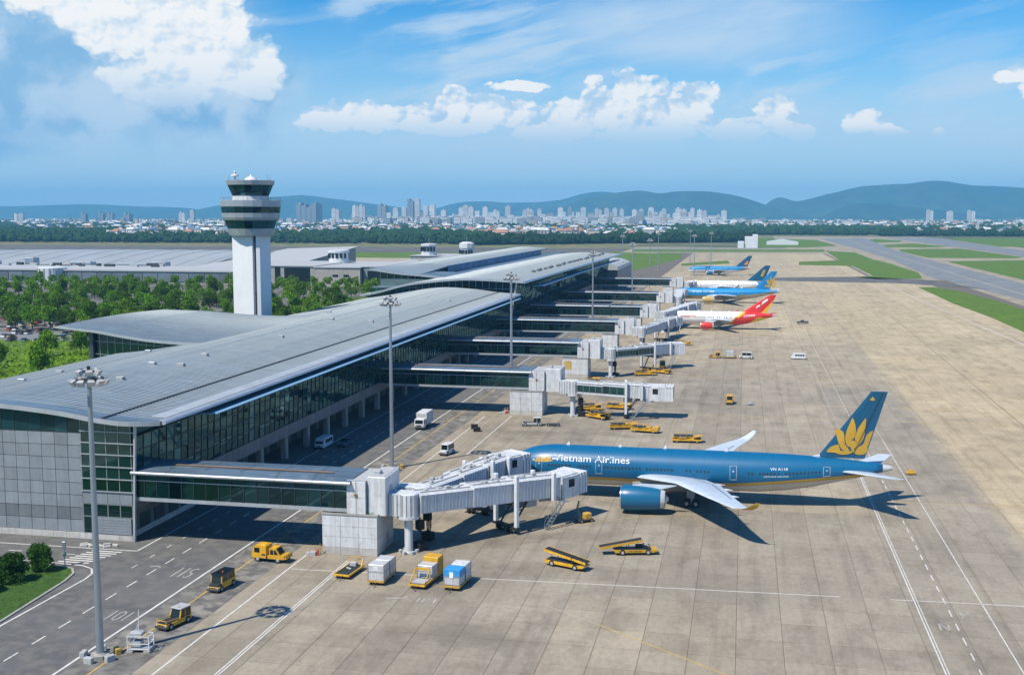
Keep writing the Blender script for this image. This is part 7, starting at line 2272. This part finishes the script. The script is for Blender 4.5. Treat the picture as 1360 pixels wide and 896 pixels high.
def ridge(name, crest, y, depth, mat, seed):
    """hill with a crest line given as (x, height)"""
    mb = MB(); nx, ny = 150, 16; x0, x1 = crest[0][0], crest[-1][0]
    rows = []
    sp = smooth_prof(crest, 90)
    for j in range(ny + 1):
        v = j / ny; yy = y + depth * (v - .5)
        env = math.sin(math.pi * min(1, v / .5) / 2) if v <= .5 else math.cos(math.pi * (v - .5))
        row = []
        for i in range(nx + 1):
            x = lerp(x0, x1, i / nx); h = interp(sp, x)
            n = mnoise.fractal(Vector((x * .0012, yy * .0012, seed)), 1, 2.1, 5)
            row.append((x, yy, max(-5, h * max(0, env) * (1 + .10 * n * (1 - .6 * (abs(v - .5) < .1))) - 2 + 6 * n * env)))
        rows.append(row)
    mb.loft(rows, closed=False, caps=(False, False))
    return part(name, mb, mat, kind='structure', smooth=180)


def crest(y, pts):
    out = []
    for px_, py in pts:
        a = math.atan((px_ - 680) / 1509.) - .2026
        out.append((math.tan(a) * y, 50 + (284 - py) / 1509. * y / math.cos(a)))
    return out


HILL = mk_ground('forest_hill', [(.022, .055, .032), (.045, .085, .04), (.014, .04, .026)], [.0016, .006])
ridge('hill', crest(11500 * FARK, [(-200, 284), (-80, 279), (20, 275), (100, 272.5), (180, 274), (230, 276), (270, 280), (330, 286)]), 11500 * FARK, 2200, HILL, 1.)
ridge('hill', crest(11000 * FARK, [(200, 288), (260, 281), (300, 273), (350, 264), (400, 259), (440, 264), (490, 271), (530, 275), (580, 281), (620, 288)]), 11000 * FARK, 2200, HILL, 2.)
ridge('hill', crest(12000 * FARK, [(560, 288), (600, 271), (640, 267), (680, 269), (740, 266), (790, 255), (850, 262), (900, 275), (960, 288)]), 12000 * FARK, 2000, HILL, 3.)
ridge('hill', crest(9800 * FARK, [(690, 289), (740, 277), (790, 261), (845, 254), (875, 257), (900, 254), (940, 254), (980, 261), (1015, 272), (1050, 282), (1080, 289)]), 9800 * FARK, 1800, HILL, 4.)
ridge('hill', crest(10800 * FARK, [(1000, 288), (1030, 264), (1060, 268), (1100, 258), (1150, 248), (1210, 246), (1245, 244), (1290, 250), (1360, 252), (1450, 258), (1600, 272), (1750, 286)]), 10800 * FARK, 2400, HILL, 5.)
ridge('hill', crest(9000 * FARK, [(1090, 289), (1120, 275), (1150, 270), (1180, 271), (1220, 276), (1270, 282), (1310, 289)]), 9000 * FARK, 1200, HILL, 6.)

# ------------------------------------------------------------------ haze over everything
hm = bpy.data.materials.new('haze_air'); hm.use_nodes = True
nt = hm.node_tree; nt.nodes.clear()
pv = nt.nodes.new('ShaderNodeVolumePrincipled'); pv.inputs['Color'].default_value = (.22, .62, 1.0, 1)
pv.inputs['Density'].default_value = .00008; pv.inputs['Anisotropy'].default_value = .0
ho = nt.nodes.new('ShaderNodeOutputMaterial'); nt.links.new(pv.outputs[0], ho.inputs['Volume'])
mb = MB(); mb.box(-19000, 19000, -900, 19000, -1.2, 470)
part('haze', mb, hm, kind='stuff')
